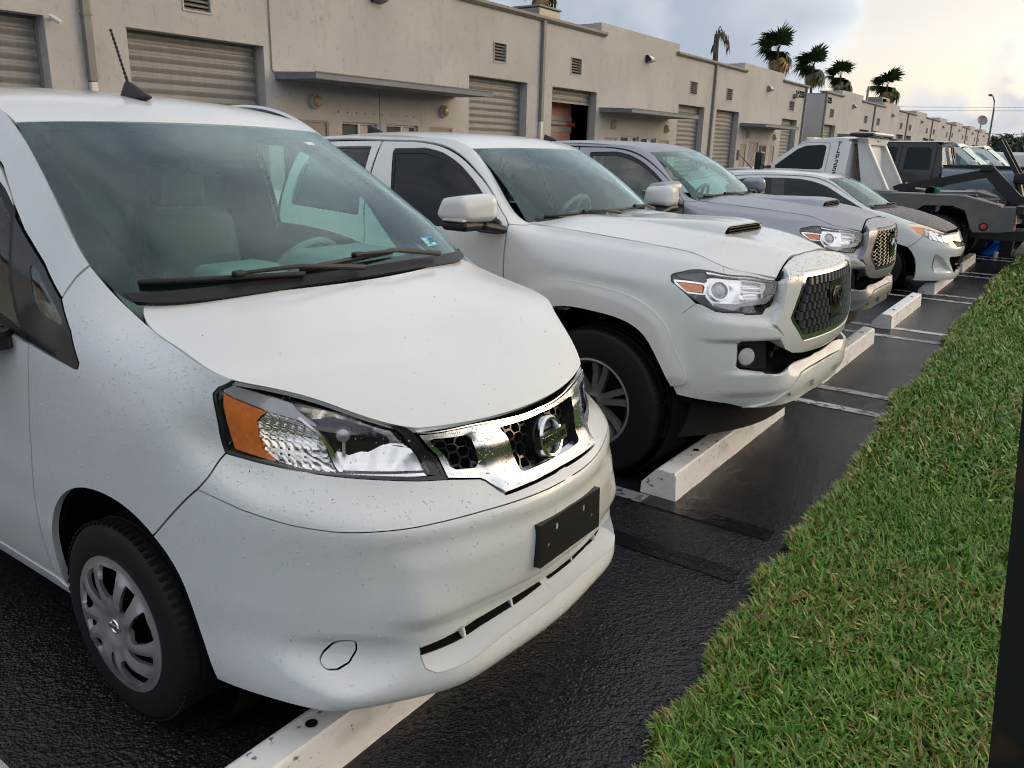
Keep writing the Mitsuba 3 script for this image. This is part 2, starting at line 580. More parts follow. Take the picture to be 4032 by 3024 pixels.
mat("bulb_glass", type="principled", base_color=rgb(.5, .5, .52), roughness=.1, specular=.6, clearcoat=1.0)
mat("windscreen", type="thindielectric", int_ior=1.46, specular_transmittance=rgb(.56, .86, .80), specular_reflectance=rgb(.80, .97, .97))
mat("clear_window", type="thindielectric", int_ior=1.52, specular_transmittance=rgb(.62, .82, .76))
mat("tinted_window", type="thindielectric", int_ior=1.36, specular_transmittance=rgb(.07, .08, .09))  # real tint on the pickups; on the van it paints in cabin shade
mat("frit", type="twosided", b={"type": "diffuse", "reflectance": rgb(.016, .016, .02)})
mat("dash", type="twosided", b={"type": "principled", "base_color": rgb(.24, .25, .255), "roughness": .6, "specular": .3})
mat("seat_cloth", type="twosided", b={"type": "diffuse", "reflectance": rgb(.13, .135, .14)})
mat("cabin_grey", type="twosided", b={"type": "diffuse", "reflectance": rgb(.45, .46, .46)})
mat("dark_inside", type="twosided", b={"type": "diffuse", "reflectance": rgb(.01, .01, .011)})
mat("emblem_black", type="twosided", b={"type": "principled", "base_color": rgb(.01, .01, .012), "roughness": .2, "specular": .5})
mat("sticker_blue", type="twosided", b={"type": "diffuse", "reflectance": rgb(.10, .38, .62)})
mat("sticker_white", type="twosided", b={"type": "diffuse", "reflectance": rgb(.62, .75, .76)})
mat("sticker_green", type="twosided", b={"type": "diffuse", "reflectance": rgb(.03, .3, .10)})
mat("white_steel", type="twosided", b={"type": "principled", "base_color": rgb(.68, .69, .70), "roughness": .3, "specular": .5, "clearcoat": .5})
mat("grey_steel", type="twosided", b={"type": "principled", "base_color": proc(lambda p, n, uv: mix((.115, .117, .125), (.085, .087, .094), noise(p.x * 9, p.y * 9, p.z * 9))), "roughness": .33, "specular": .5, "clearcoat": .4})
mat("black_steel", type="twosided", b={"type": "principled", "base_color": rgb(.014, .014, .016), "roughness": .35, "specular": .5})
paint("primer_grey", (.135, .125, .13), .55, 0.0, .4, .25)
mat("skid_grey", type="twosided", b={"type": "principled", "base_color": rgb(.24, .245, .26), "roughness": .35, "metallic": .4})
mat("grille_grey", type="twosided", b={"type": "principled", "base_color": rgb(.085, .088, .095), "roughness": .25, "metallic": .5, "clearcoat": .6})


# the setting
def asphalt_col(p, n, uv):
    g = noise(p.x * 170, p.y * 170, 0)
    return mix((.0065, .0065, .0085), (.020, .020, .024), g * g) * (0.8 + 0.4 * fbm(p.x * .9, p.y * .9, 3.0))


def asphalt_bump(p, n, uv):
    a, b, k = voronoi(p.x * 115, p.y * 115)
    c, d, j = voronoi(p.x * 48 + 3, p.y * 48)
    wetness = smoothstep(.50, .66, fbm(p.x * .8 + 5, p.y * .8, 1.0))
    return (smoothstep(.7, .1, a) * (.3 + .7 * k) * .0023 + smoothstep(.6, .1, c) * j * .0034 + .006 * fbm(p.x * 17, p.y * 17, 0.0, 3)) * (1 - .5 * wetness)


mat("asphalt", type="twosided", b={"type": "bumpmap", "a": proc(asphalt_bump, 1.2e-3), "scale": 1.0, "b": {"type": "principled", "base_color": proc(asphalt_col), "specular": .42,
    "roughness": proc(lambda p, n, uv: .12 + .14 * fbm(p.x * 1.3, p.y * 1.3, 7.0))}})
mat("seal_coat", type="twosided", b={"type": "bumpmap", "a": proc(lambda p, n, uv: .45 * asphalt_bump(p, n, uv), 1.2e-3), "b": {"type": "principled", "base_color": rgb(.0075, .0075, .009), "specular": .42, "roughness": .16}})


def worn(p, n, uv):
    k = smoothstep(.30, .50, fbm(p.x * 34, p.y * 34, 2.0, 4)) * (.45 + .55 * smoothstep(.35, .6, fbm(p.x * 2.2, p.y * 2.2, 6.0, 3)))
    return mix((.05, .05, .055), (.50, .50, .50), k)


mat("line_paint", type="twosided", b={"type": "bumpmap", "a": proc(asphalt_bump, 1.2e-3), "b": {"type": "principled", "base_color": proc(worn), "roughness": .3, "specular": .5}})


def stop_col(p, n, uv):
    chip = smoothstep(.70, .76, fbm(p.x * 42, p.y * 42, p.z * 42, 4)) * .8
    dirt = smoothstep(.5, .85, fbm(p.x * 7, p.y * 7, p.z * 12, 3))
    return mix(mix((.70, .70, .70), (.50, .50, .49), dirt), (.10, .10, .10), chip)


mat("stop_paint", type="twosided", b={"type": "bumpmap", "a": proc(lambda p, n, uv: .004 * fbm(p.x * 55, p.y * 55, p.z * 55, 4) - .004 * smoothstep(.70, .78, fbm(p.x * 42, p.y * 42, p.z * 42, 4)), 2e-3), "b": {"type": "principled", "base_color": proc(stop_col), "roughness": .4, "specular": .5}})


def stucco_col(p, n, uv):
    g = fbm(p.y * .7, p.z * .7, p.x, 3)
    st = fbm(p.y * 5.5, p.z * .7, 3.0, 3)
    sp = fbm(p.y * 16, p.z * 9, 1.0, 3)
    c = mix((.405, .398, .393), (.445, .437, .43), smoothstep(.3, .7, g))
    c = c * (1 - .10 * smoothstep(.55, .80, st) * smoothstep(.2, .8, sp))
    return mix(c, (.24, .235, .23), .30 * smoothstep(.70, .82, sp))


def stucco_bump(p, n, uv):
    a = fbm(p.y * 9 + p.x * 9, p.z * 6, 0.0, 4)
    r = smoothstep(.50, .57, a) * .004
    cr = smoothstep(.035, .0, dr.abs(fbm(p.y * 6 + p.x * 6, p.z * 3.2, 9.0, 3) - .5)) * smoothstep(.5, .62, fbm(p.y * 2.1, p.z * 2.1, 4.0)) * .007
    return r + cr + .003 * fbm(p.y * 40 + p.x * 40, p.z * 40, 2.0)


mat("stucco", type="twosided", b={"type": "bumpmap", "a": proc(stucco_bump, 6e-3), "scale": 1.0, "b": {"type": "principled", "base_color": proc(stucco_col), "roughness": .8, "specular": .25}})
mat("reveal_grey", type="twosided", b={"type": "diffuse", "reflectance": proc(lambda p, n, uv: mix((.17, .165, .16), (.21, .205, .20), fbm(p.x * 2, p.y * 2, p.z * 2)))})
mat("slat_grey", type="twosided", b={"type": "principled", "base_color": proc(lambda p, n, uv: mix((.215, .216, .215), (.265, .266, .264), fbm(p.y * 1.5, p.z * 6, 1.0, 3)) * (.85 + .15 * noise(p.y * 30, p.z * 3, 0))), "roughness": .5, "metallic": .1, "specular": .4})
mat("canopy_blue", type="twosided", b={"type": "bumpmap", "a": proc(lambda p, n, uv: .004 * fbm(p.y * 14, p.z * 14, p.x * 14, 3), 5e-3), "b": {"type": "principled", "base_color": proc(lambda p, n, uv: mix((.15, .165, .195), (.22, .235, .27), fbm(p.y * 5, p.z * 20, p.x * 5, 3))), "roughness": .6, "specular": .3}})
mat("trim_grey", type="twosided", b={"type": "principled", "base_color": proc(lambda p, n, uv: mix((.17, .165, .16), (.225, .22, .21), fbm(p.y * 2, p.z * 8, p.x * 2))), "roughness": .55, "specular": .35})
mat("white_pipe", type="twosided", b={"type": "principled", "base_color": rgb(.62, .61, .59), "roughness": .45})
mat("door_paint", type="twosided", b={"type": "principled", "base_color": rgb(.235, .222, .208), "roughness": .55})
mat("window_white", type="twosided", b={"type": "principled", "base_color": rgb(.62, .62, .6), "roughness": .45})
mat("window_dark", type="twosided", b={"type": "principled", "base_color": rgb(.10, .11, .115), "roughness": .08, "specular": .6})
mat("blind_white", type="twosided", b={"type": "diffuse", "reflectance": rgb(.5, .5, .48)})
mat("lamp_amber", type="twosided", b={"type": "principled", "base_color": rgb(.30, .25, .135), "roughness": .3, "specular": .5, "clearcoat": .6})
mat("lamp_ring", type="twosided", b={"type": "principled", "base_color": rgb(.5, .49, .46), "roughness": .45, "metallic": .2})
mat("glass_lens", type="twosided", b={"type": "principled", "base_color": rgb(.55, .55, .53), "roughness": .2, "clearcoat": 1.0})
mat("number_black", type="twosided", b={"type": "diffuse", "reflectance": rgb(.02, .02, .02)})
mat("orange_panel", type="twosided", b={"type": "principled", "base_color": rgb(.44, .19, .13), "roughness": .5})
mat("red_panel", type="twosided", b={"type": "principled", "base_color": rgb(.42, .06, .03), "roughness": .5})
mat("steel_band", type="twosided", b={"type": "principled", "base_color": rgb(.28, .28, .28), "roughness": .5, "metallic": .3})
mat("notice_dark", type="twosided", b={"type": "diffuse", "reflectance": rgb(.11, .12, .15)})
mat("notice_pale", type="twosided", b={"type": "diffuse", "reflectance": rgb(.30, .24, .21)})
mat("metal_grey", type="twosided", b={"type": "principled", "base_color": rgb(.22, .22, .22), "roughness": .45, "metallic": .5})
mat("galvanised", type="twosided", b={"type": "principled", "base_color": rgb(.42, .44, .46), "roughness": .45, "metallic": .5})
mat("palm_trunk", type="twosided", b={"type": "diffuse", "reflectance": proc(lambda p, n, uv: mix((.055, .045, .037), (.12, .10, .085), noise(p.x * 3, p.y * 3, p.z * 14)))})
mat("leaf_col", type="twosided", b={"type": "principled", "base_color": {"type": "mesh_attribute", "name": "vertex_color"}, "roughness": .5, "specular": .35})
mat("grass_col", type="twosided", b={"type": "principled", "base_color": {"type": "mesh_attribute", "name": "vertex_color"}, "roughness": .38, "specular": .45})
mat("soil", type="twosided", b={"type": "bumpmap", "a": proc(lambda p, n, uv: .012 * fbm(p.x * 30, p.y * 30, 0.0, 3), 6e-3), "b": {"type": "diffuse", "reflectance": proc(lambda p, n, uv: mix(mix((.028, .06, .012), (.05, .095, .02), fbm(p.x * 3, p.y * 3, 1.0, 4)), (.05, .045, .022), smoothstep(.55, .75, fbm(p.x * 1.3, p.y * 1.3, 5.0, 4))))}})
mat("ground_far", type="twosided", b={"type": "diffuse", "reflectance": proc(lambda p, n, uv: mix((.05, .08, .025), (.09, .10, .05), fbm(p.x * .05, p.y * .05, 1.0, 4)))})
mat("post_black", type="twosided", b={"type": "principled", "base_color": proc(lambda p, n, uv: mix((.008, .008, .008), (.03, .016, .01), smoothstep(.6, .75, fbm(p.x * 40, p.y * 40, p.z * 22, 3)))), "roughness": .6})
mat("blue_plastic", type="twosided", b={"type": "principled", "base_color": rgb(.01, .10, .42), "roughness": .35, "specular": .5})
mat("white_plastic", type="twosided", b={"type": "principled", "base_color": rgb(.6, .62, .64), "roughness": .45})
mat("green_plastic", type="twosided", b={"type": "principled", "base_color": rgb(.01, .20, .10), "roughness": .4})
mat("concrete", type="twosided", b={"type": "diffuse", "reflectance": proc(lambda p, n, uv: mix((.22, .205, .19), (.36, .34, .31), fbm(p.x * 6, p.y * 6, 1.0, 4)))})
mat("slate_paint", type="twosided", b={"type": "principled", "base_color": rgb(.20, .245, .30), "roughness": .25, "metallic": .1, "specular": .5, "clearcoat": 1.0})  # blue-grey base colour stands in for sky reflected on a black bed
mat("black_paint", type="twosided", b={"type": "principled", "base_color": rgb(.014, .013, .014), "roughness": .2, "specular": .5, "clearcoat": 1.0})
mat("alloy_grey", type="twosided", b={"type": "principled", "base_color": rgb(.24, .24, .25), "roughness": .32, "metallic": .6})
mat("rain", type="twosided", b={"type": "roughplastic", "diffuse_reflectance": rgb(.72, .74, .76), "alpha": .02, "int_ior": 1.6})
mat("clipping", type="twosided", b={"type": "diffuse", "reflectance": rgb(.02, .025, .012)})
mat("dry_leaf", type="twosided", b={"type": "principled", "base_color": rgb(.36, .10, .035), "roughness": .5})
mat("pale_leaf", type="twosided", b={"type": "principled", "base_color": rgb(.42, .34, .28), "roughness": .6})
mat("dark_glass", type="twosided", b={"type": "principled", "base_color": rgb(.010, .014, .016), "roughness": .06, "specular": .32})
# ---------------------------------------------------------------- ground
FRONT = -14.0


def sheet(x0, x1, y0, y1, z):
    return TM(np.array([[x0, y0, z], [x1, y0, z], [x1, y1, z], [x0, y1, z]]), np.array([[0, 1, 2], [0, 2, 3]]), process=False)


struct("ground", sheet(-1500, 1500, -1500, 3000, -.03), "mat_ground_far")
struct("asphalt_lot", sheet(-60, -.55, -25, 230, 0), "mat_asphalt")
# the verge: a soil bed with an uneven edge, rising a little above the asphalt
rs = np.random.default_rng(4)
ey = np.concatenate([np.arange(-4, 20, .06), np.arange(20, 200, 1.0)])
ex = np.interp(ey, [-4, 1.7, 2.2, 3.3, 4.2, 6.5, 8, 10.8, 12.2, 14, 17, 30, 200], [-.66, -.70, -.72, -.76, -.81, -.84, -.87, -.89, -.90, -.88, -.83, -.85, -.85])
ex = ex + .16 * (meshkit.fbm(np.stack([ey * 1.4, 0 * ey, 0 * ey], 1), 4, 2) - .5) + .06 * (meshkit.noise(np.stack([ey * 7, 0 * ey, 0 * ey], 1), 5) - .5)
rows = []
for off, z in ((0, -.004), (.03, .012), (.10, .022), (.5, .026), (1.5, .03), (5, .03), (14, .03)):
    rows.append(np.stack([ex + off, ey, z + 0 * ey + (.012 * (meshkit.fbm(np.stack([ey * 2, 0 * ey + off * 3, 0 * ey], 1), 3, 1) - .5) if off > .05 else 0)], 1))
V = np.array(rows).transpose(1, 0, 2)
n = len(rows)
I, J = np.meshgrid(np.arange(len(ey) - 1), np.arange(n - 1), indexing="ij")
q = np.stack([I * n + J, I * n + J + 1, (I + 1) * n + J + 1, (I + 1) * n + J], -1).reshape(-1, 4)
struct("grass_verge", TM(V.reshape(-1, 3), np.vstack([q[:, [0, 1, 2]], q[:, [0, 2, 3]]]), process=False), "mat_soil", smooth=True)


def edge_x(y):
    return np.interp(y, ey, ex)


def blades(n, ylo, yhi, xhi, L, W, seed, pw=1.0):
    r = np.random.default_rng(seed)
    y = ylo + (yhi - ylo) * r.random(n) ** pw
    x0 = edge_x(y)
    x = x0 + (xhi - x0) * r.random(n)
    k = r.random(n) < .06
    x[k] = x0[k] + .07 * r.random(k.sum())
    a = r.random(n) * 2 * np.pi
    tilt = np.clip(r.normal(.95, .33, n), .15, 1.45)
    near = np.clip(1 - (x - x0) / .06, 0, 1)
    ln = L * (.55 + .9 * r.random(n)) * (1 - .35 * near)
    w = W * (.7 + .6 * r.random(n))
    d = np.stack([np.cos(a), np.sin(a), 0 * a], 1)
    s = np.stack([-np.sin(a), np.cos(a), 0 * a], 1)
    up = np.array([0, 0, 1.0])
    base = np.stack([x, y, .012 + .012 * r.random(n)], 1)
    base[:, 2] -= .008 * near
    p1 = base + (d * np.sin(tilt * .6)[:, None] + up * np.cos(tilt * .6)[:, None]) * (ln * .5)[:, None]
    p2 = p1 + (d * np.sin(tilt * 1.25)[:, None] + up * np.cos(tilt * 1.25)[:, None]) * (ln * .5)[:, None]
    p2[:, 2] = np.maximum(p2[:, 2], .010)
    tw = r.normal(0, .3, n)[:, None]
    sv = s * np.cos(tw) + up * np.sin(tw)
    v = np.stack([base - sv * (w * .4)[:, None], base + sv * (w * .4)[:, None], p1 - sv * (w * .5)[:, None], p1 + sv * (w * .5)[:, None], p2], 1).reshape(-1, 3)
    o = np.arange(n)[:, None] * 5
    f = np.concatenate([o + [0, 1, 3], o + [0, 3, 2], o + [2, 3, 4]])
    pat = meshkit.fbm(np.stack([x * 1.9, y * 1.9, 0 * x], 1), 4, 9)
    fine = meshkit.noise(np.stack([x * 7, y * 7, 0 * x], 1), 3)
    dry = r.random(n) < .05 + .24 * np.clip((pat - .52) * 5, 0, 1) + .28 * np.clip(1 - (x - x0) / .14, 0, 1)
    green = np.array([.068, .180, .018]) * (.55 + .9 * r.random(n))[:, None] + np.array([.035, .03, .004]) * fine[:, None]
    green = np.where((r.random(n) < .22)[:, None], np.array([.14, .28, .048]) * (.7 + .5 * r.random(n))[:, None], green)
    straw = np.array([.30, .22, .07]) * (.5 + .8 * r.random(n))[:, None]
    c = np.where(dry[:, None], straw, green)
    return v, f, np.repeat(c, 5, 0)


parts = [blades(90000, .9, 4.2, .75, .062, .0085, 1), blades(60000, 3.6, 9.5, 1.1, .065, .011, 2), blades(45000, 9, 22, 1.6, .075, .018, 3), blades(22000, 20, 60, 4, .10, .04, 4)]
off, V, F, C = 0, [], [], []
for v, f, c in parts:
    V.append(v)
    F.append(f + off)
    C.append(c)
    off += len(v)
k = solo("grass", TM(np.vstack(V), np.vstack(F), process=False), "mat_grass_col", "short green lawn grass with straw coloured blades along the asphalt edge", "grass", smooth=True, kind="stuff", color=np.vstack(C))

# painted bay lines, wheel stops
for i, yy in enumerate((.20, .63, 2.87, 3.31, 5.47, 5.92, 8.10, 8.54, 10.70, 11.12, 13.25, 13.70, 15.8, 16.25)):
    x1 = -.80
    if 2 < yy < 4:
        struct("bay_line", cat(sheet(-7.2, -1.50, yy - .05, yy + .05, .004)), "mat_line_paint")
        struct("seal_strip", sheet(-1.50, -.88, yy - .055, yy + .055, .004), "mat_seal_coat")
    else:
        struct("bay_line", sheet(-7.2, x1, yy - .05, yy + .05, .004), "mat_line_paint")


def wheel_stop(y0, y1, label, holes):
    prof = [(-1.372, 0), (-1.382, .125), (-1.394, .138), (-1.475, .142), (-1.49, .135), (-1.56, .055), (-1.56, 0)]
    N = int((y1 - y0) / .02)
    ys = np.linspace(y0, y1, N + 1)
    P = np.array([[(x, y, z) for x, z in prof] for y in ys])
    q = P.reshape(-1, 3)
    j = (meshkit.fbm(q * 14, 3, int(y0 * 10)) - .5)
    P[..., 0] += j.reshape(P.shape[:2]) * .007
    P[..., 2] += j.reshape(P.shape[:2]) * .007 * (P[..., 2] > .01)
    n = len(prof)
    I, J = np.meshgrid(np.arange(N), np.arange(n - 1), indexing="ij")
    a = np.stack([I * n + J, (I + 1) * n + J, (I + 1) * n + J + 1, I * n + J + 1], -1).reshape(-1, 4)
    f = [a[:, [0, 1, 2]], a[:, [0, 2, 3]]]
    f.append(np.array([[0, k, k + 1] for k in range(1, n - 1)]))
    f.append(np.array([[N * n, N * n + k + 1, N * n + k] for k in range(1, n - 1)]))
    k = solo("wheel_stop", TM(P.reshape(-1, 3), np.vstack(f), process=False), "mat_stop_paint", label, "wheel stop", smooth=35, group="white concrete wheel stops")
    for h in holes:
        part("pin_hole", xf(lathe([(.001, .0015), (.013, .002), (.017, .0)], 12, "z"), trimesh.transformations.translation_matrix([-1.435, h, .1425])), "mat_dark_inside", k)


wheel_stop(.80, 2.50, "chipped white concrete wheel stop under the van's front bumper", (1.17, 2.2))
wheel_stop(3.38, 5.08, "white concrete wheel stop in front of the white pickup", (3.75, 4.75))
wheel_stop(5.98, 7.70, "white concrete wheel stop between the two pickups' front bumpers", (6.3, 7.42))
wheel_stop(8.46, 10.12, "white concrete wheel stop in the empty bay beside the silver pickup", (8.8, 9.8))
wheel_stop(11.05, 12.72, "white concrete wheel stop under the sedan's nose", (11.4, 12.4))
wheel_stop(13.60, 15.22, "white concrete wheel stop behind the tow truck's rear wheels", (13.9, 14.9))
# ---------------------------------------------------------------- the warehouses
def yz(y0, y1, z0, z1):
    return shapely.box(y0, z0, y1, z1)


def slat_mesh(y0, y1, z, h, x):
    """One corrugated slat of a roller door."""
    a = [(0, 0), (.004, .006), (.030, .35 * h), (.034, .5 * h), (.030, .62 * h), (.003, .72 * h), (0, .8 * h), (0, h - .004)]
    p = np.array([[(x + dx, y, z + dz) for dx, dz in a] for y in (y0, y1)]).reshape(-1, 3)
    n = len(a)
    f = [(i, i + n, i + n + 1) for i in range(n - 1)] + [(i, i + n + 1, i + 1) for i in range(n - 1)]
    return TM(p, np.array(f), process=False)


def roller(b, y0, y1, ztop, zbot, fine):
    k = part("roller_door", cat(box((FRONT - .31, (y0 + y1) / 2, (ztop + zbot) / 2), (.012, y1 - y0, ztop - zbot)), box((FRONT - .27, (y0 + y1) / 2, zbot + .03), (.06, y1 - y0 - .08, .06))), "mat_slat_grey", b)
    h, ms = .178, []
    for i in range(int((ztop - zbot - .06) / h) + 1):
        z = zbot + .06 + i * h
        m = slat_mesh(y0 + .03, y1 - .03, z, min(h, ztop - z), FRONT - .30)
        if ztop - z < .03:
            continue
        if fine:
            part("slat", m, "mat_slat_grey", k, smooth=45)
        else:
            ms.append(m)
    if ms:
        q = part("slats", cat(*ms), "mat_slat_grey", k, smooth=45)
        labels[q] = {"kind": "stuff"}
    for y in (y0 + .02, y1 - .02):
        part("door_track", box((FRONT - .265, y, (ztop + .0) / 2), (.05, .04, ztop)), "mat_trim_grey", k)


def vent(b, y0, y1, z0, z1, fine=True):
    k = part("wall_vent", cat(extrude(yz(y0 - .03, y1 + .03, z0 - .03, z1 + .03).difference(yz(y0, y1, z0, z1)), .03, "yz", FRONT - .01)), "mat_stucco", b)
    part("vent_back", box((FRONT - .16, (y0 + y1) / 2, (z0 + z1) / 2), (.02, y1 - y0, z1 - z0)), "mat_dark_inside", k)
    ms = []
    for i in range(6):
        z = z0 + (i + .35) * (z1 - z0) / 6
        ms.append(xf(box((0, 0, 0), (.11, y1 - y0, .018)), trimesh.transformations.translation_matrix([FRONT - .06, (y0 + y1) / 2, z]) @ rot(34, [0, 1, 0])))
    for m in ms:
        part("louvre", m, "mat_trim_grey", k)


def wall_lamp(b, y, z):
    k = part("wall_lamp", xf(lathe([(.155, 0), (.155, .05), (.150, .09), (.135, .10), (.128, .085)], 32, "x"), trimesh.transformations.translation_matrix([FRONT, y, z])), "mat_lamp_ring", b)
    part("lamp_glass", xf(lathe([(.001, .15), (.06, .142), (.10, .12), (.128, .085)], 28, "x"), trimesh.transformations.translation_matrix([FRONT, y, z])), "mat_lamp_amber", k)


def flood(b, y, z, s=1.0):
    k = part("flood_light", xf(extrude(Polygon([(0, .13), (.10, .13), (.24, -.02), (.24, -.06), (.02, -.12), (0, -.12)]), .34 * s, "xz", -.17 * s), trimesh.transformations.translation_matrix([FRONT, y, z])), "mat_emblem_black" if s == 1 else "mat_trim_grey", b)
    part("lamp_glass", xf(bar((.115, 0, .112), (.236, 0, -.015), (.29 * s, .008), (1, 0, 1)), trimesh.transformations.translation_matrix([FRONT + .006, y, z + .004])), "mat_glass_lens", k)


def canopy(b, y0, y1):
    k = part("canopy", extrude(Polygon([(FRONT - .05, 2.80), (FRONT + 1.22, 2.79), (FRONT + 1.22, 2.91), (FRONT - .05, 2.95)]), y1 - y0, "xz", y0), "mat_canopy_blue", b, smooth=False)
    part("drip_edge", box((FRONT + 1.225, (y0 + y1) / 2, 2.917), (.03, y1 - y0 + .02, .02)), "mat_trim_grey", k)


def door(b, y0, y1, top, label=None, num=None):
    k = part("door", box((FRONT - .06, (y0 + y1) / 2, top / 2), (.05, y1 - y0 - .08, top - .04)), "mat_door_paint", b, label=label)
    part("door_frame", extrude(yz(y0, y1, 0, top).difference(yz(y0 + .045, y1 - .045, -.1, top - .045)), .06, "yz", FRONT - .07), "mat_door_paint", k)
    part("door_handle", cat(tube([(FRONT - .035, y1 - .13, .98), (FRONT + .02, y1 - .13, .98), (FRONT + .02, y1 - .24, .98)], .011, 6)), "mat_galvanised", k)
    if num:
        part("door_number", text(num, .14, frame([FRONT - .034, (y0 + y1) / 2 + .03, 1.80], [1, 0, 0]), .003), "mat_number_black", k)


def window(b, y0, y1, z0, z1, bars=None, frame_m="mat_window_white"):
    k = part("window", box((FRONT - .14, (y0 + y1) / 2, (z0 + z1) / 2), (.01, y1 - y0, z1 - z0)), "mat_window_dark", b)
    ym = (y0 + y1) / 2 + .04
    part("window_frame", extrude(yz(y0, y1, z0, z1).difference(yz(y0 + .04, ym - .025, z0 + .04, z1 - .04)).difference(yz(ym + .025, y1 - .04, z0 + .04, z1 - .04)), .05, "yz", FRONT - .125), frame_m, k)
    part("window_blind", box((FRONT - .132, (ym + y1) / 2 - .1, (z0 + z1) / 2), (.006, (y1 - ym) * .62, z1 - z0 - .08)), "mat_blind_white", k)
    if bars:
        for y in np.linspace(y0 + .06, y1 - .06, bars):
            part("window_bar", box((FRONT + .01, y, (z0 + z1) / 2), (.02, .018, z1 - z0)), "mat_trim_grey", k)
        for z in (z0 + .2, z0 + .28):
            part("window_rail", box((FRONT + .012, (y0 + y1) / 2, z), (.026, y1 - y0, .03)), "mat_window_white", k)


def building(y0, y1, label, doors, openings, parapets, pipes, vents):
    b = thing("warehouse_building", label, "building")
    g = yz(y0, y1, -.02, 5.16)
    for a, c in parapets:
        g = g.union(yz(a, c, 5, 5.545))
    holes = [yz(a, c, -.1, 3.4) for a, c in doors] + [yz(a, c, z0, z1) for a, c, z0, z1 in openings] + [yz(a, c, 3.84, 4.31) for a, c in vents]
    wall = g.difference(shapely.union_all(holes))
    tri = [p for h in [wall] for p in getattr(h, "geoms", [h])]
    part("front_wall", extrude(shapely.union_all(tri), .30, "yz", FRONT - .30), "mat_stucco", b, smooth=False)
    for yy in (y0 + .1, y1 - .1):
        part("side_wall", box((FRONT - 12.3, yy, 2.55), (24, .2, 5.1)), "mat_stucco", b)
    part("roof", box((FRONT - 12.2, (y0 + y1) / 2, 5.11), (24, y1 - y0 - .02, .06)), "mat_concrete", b)
    part("inside", box((FRONT - 9.0, (y0 + y1) / 2, 2.5), (.1, y1 - y0 - .5, 5)), "mat_dark_inside", b)
    # eaves between the parapets
    cuts = [y0] + [v for p in parapets for v in p] + [y1]
    for a, c in zip(cuts[::2], cuts[1::2]):
        if c - a > .3:
            a2, c2 = (a - (.25 if a > y0 else .08)), (c + (.25 if c < y1 else .08))
            part("gutter", extrude(Polygon([(FRONT, 5.13), (FRONT + .05, 5.13), (FRONT + .13, 5.19), (FRONT + .13, 5.26), (FRONT + .11, 5.26), (FRONT - .35, 5.26), (FRONT - .35, 5.19), (FRONT, 5.19)]), c2 - a2, "xz", a2), "mat_trim_grey", b, smooth=False)
    for a, c in parapets:
        for y, s in ((a, -1), (c, 1)):
            part("parapet_return", box((FRONT - .62, y - s * .11, 5.33), (.62, .21, .40)), "mat_stucco", b)
    for y, zw in pipes:
        k = part("downspout", cat(rbox((FRONT + .06, y, (5.14 + zw) / 2), (.10, .13, 5.14 - zw), .01), *[box((FRONT + .06, y, z), (.115, .16, .03)) for z in (4.5, 3.5)]), "mat_trim_grey", b)
        part("lower_pipe", rbox((FRONT + .06, y, zw / 2), (.09, .11, zw - .02), .01), "mat_white_pipe" if zw > 1 else "mat_trim_grey", k)
    for a, c in vents:
        vent(b, a, c, 3.84, 4.31)
    return b


B1 = building(-24, 47.9, "near grey stucco warehouse with roller doors and blue canopies",
    [(-4.8, -2.05), (1.0, 3.75), (4.05, 6.90), (8.26, 11.11), (17.71, 20.44), (21.79, 24.52), (31.05, 33.69), (35.03, 37.78), (44.14, 46.73)],
    [(11.81, 12.75, -.1, 2.05), (13.15, 14.26, .95, 2.045), (14.57, 15.69, .95, 2.04), (16.10, 17.02, -.1, 2.04), (25.22, 26.11, -.1, 2.01), (26.40, 27.79, 1.05, 2.07), (27.98, 29.27, 1.05, 2.05), (29.43, 30.37, -.1, 2.01), (38.42, 39.18, -.1, 2.02), (39.49, 40.86, -.1, 2.12), (41.03, 42.13, .9, 1.99), (42.62, 43.39, -.1, 2.02)],
    [(11.3, 17.2), (24.6, 30.74), (37.9, 43.82)], [(7.55, 2.47), (21.13, 2.36), (34.46, .3), (47.65, .3)],
    [(5.0, 5.6), (9.40, 9.95), (18.78, 19.34), (22.83, 23.43), (32.03, 32.70), (36.0, 36.68), (45.05, 45.85)])
for a, c in ((-4.8, -2.05), (1.0, 3.75)):
    roller(B1, a, c, 3.4, 0, False)
for a, c in ((4.05, 6.90), (8.26, 11.11), (17.71, 20.44)):
    roller(B1, a, c, 3.4, 0, True)
for a, c in ((31.05, 33.69), (35.03, 37.78), (44.14, 46.73)):
    roller(B1, a, c, 3.4, 0, True)
roller(B1, 21.79, 24.52, 3.4, 2.98, True)
for a, c in ((11.36, 17.12), (24.75, 30.25), (38.05, 43.18)):
    canopy(B1, a, c)
for y in (12.37, 16.64, 25.76, 30.07, 39.16, 43.11):
    wall_lamp(B1, y, 2.43)
flood(B1, 28.05, 4.75)
flood(B1, 14.3, 4.75)
flood(B1, 41.42, 4.66, 1.05)
k = part("camera_box", cat(rbox((FRONT + .12, 45.64, 4.6), (.24, .26, .2), .03), tube([(FRONT, 45.64, 4.45), (FRONT + .1, 45.64, 4.5)], .03)), "mat_trim_grey", B1)
part("red_cap", xf(lathe([(.001, .02), (.06, .02), (.07, -.06)], 16, "y"), trimesh.transformations.translation_matrix([FRONT + .14, 45.86, 4.6])), "mat_red_panel", k)
k = part("spot_light", cat(tube([(FRONT, 7.0, 3.36), (FRONT + .1, 7.0, 3.36)], .02, 8), tube([(FRONT + .08, 6.96, 3.40), (FRONT + .2, 7.06, 3.30)], [.03, .045], 10)), "mat_white_pipe", B1)
door(B1, 11.81, 12.75, 2.05, "door numbered 6", "6")
door(B1, 16.10, 17.02, 2.04)
door(B1, 25.22, 26.11, 2.01)
door(B1, 29.43, 30.37, 2.01)
door(B1, 38.42, 39.18, 2.02)
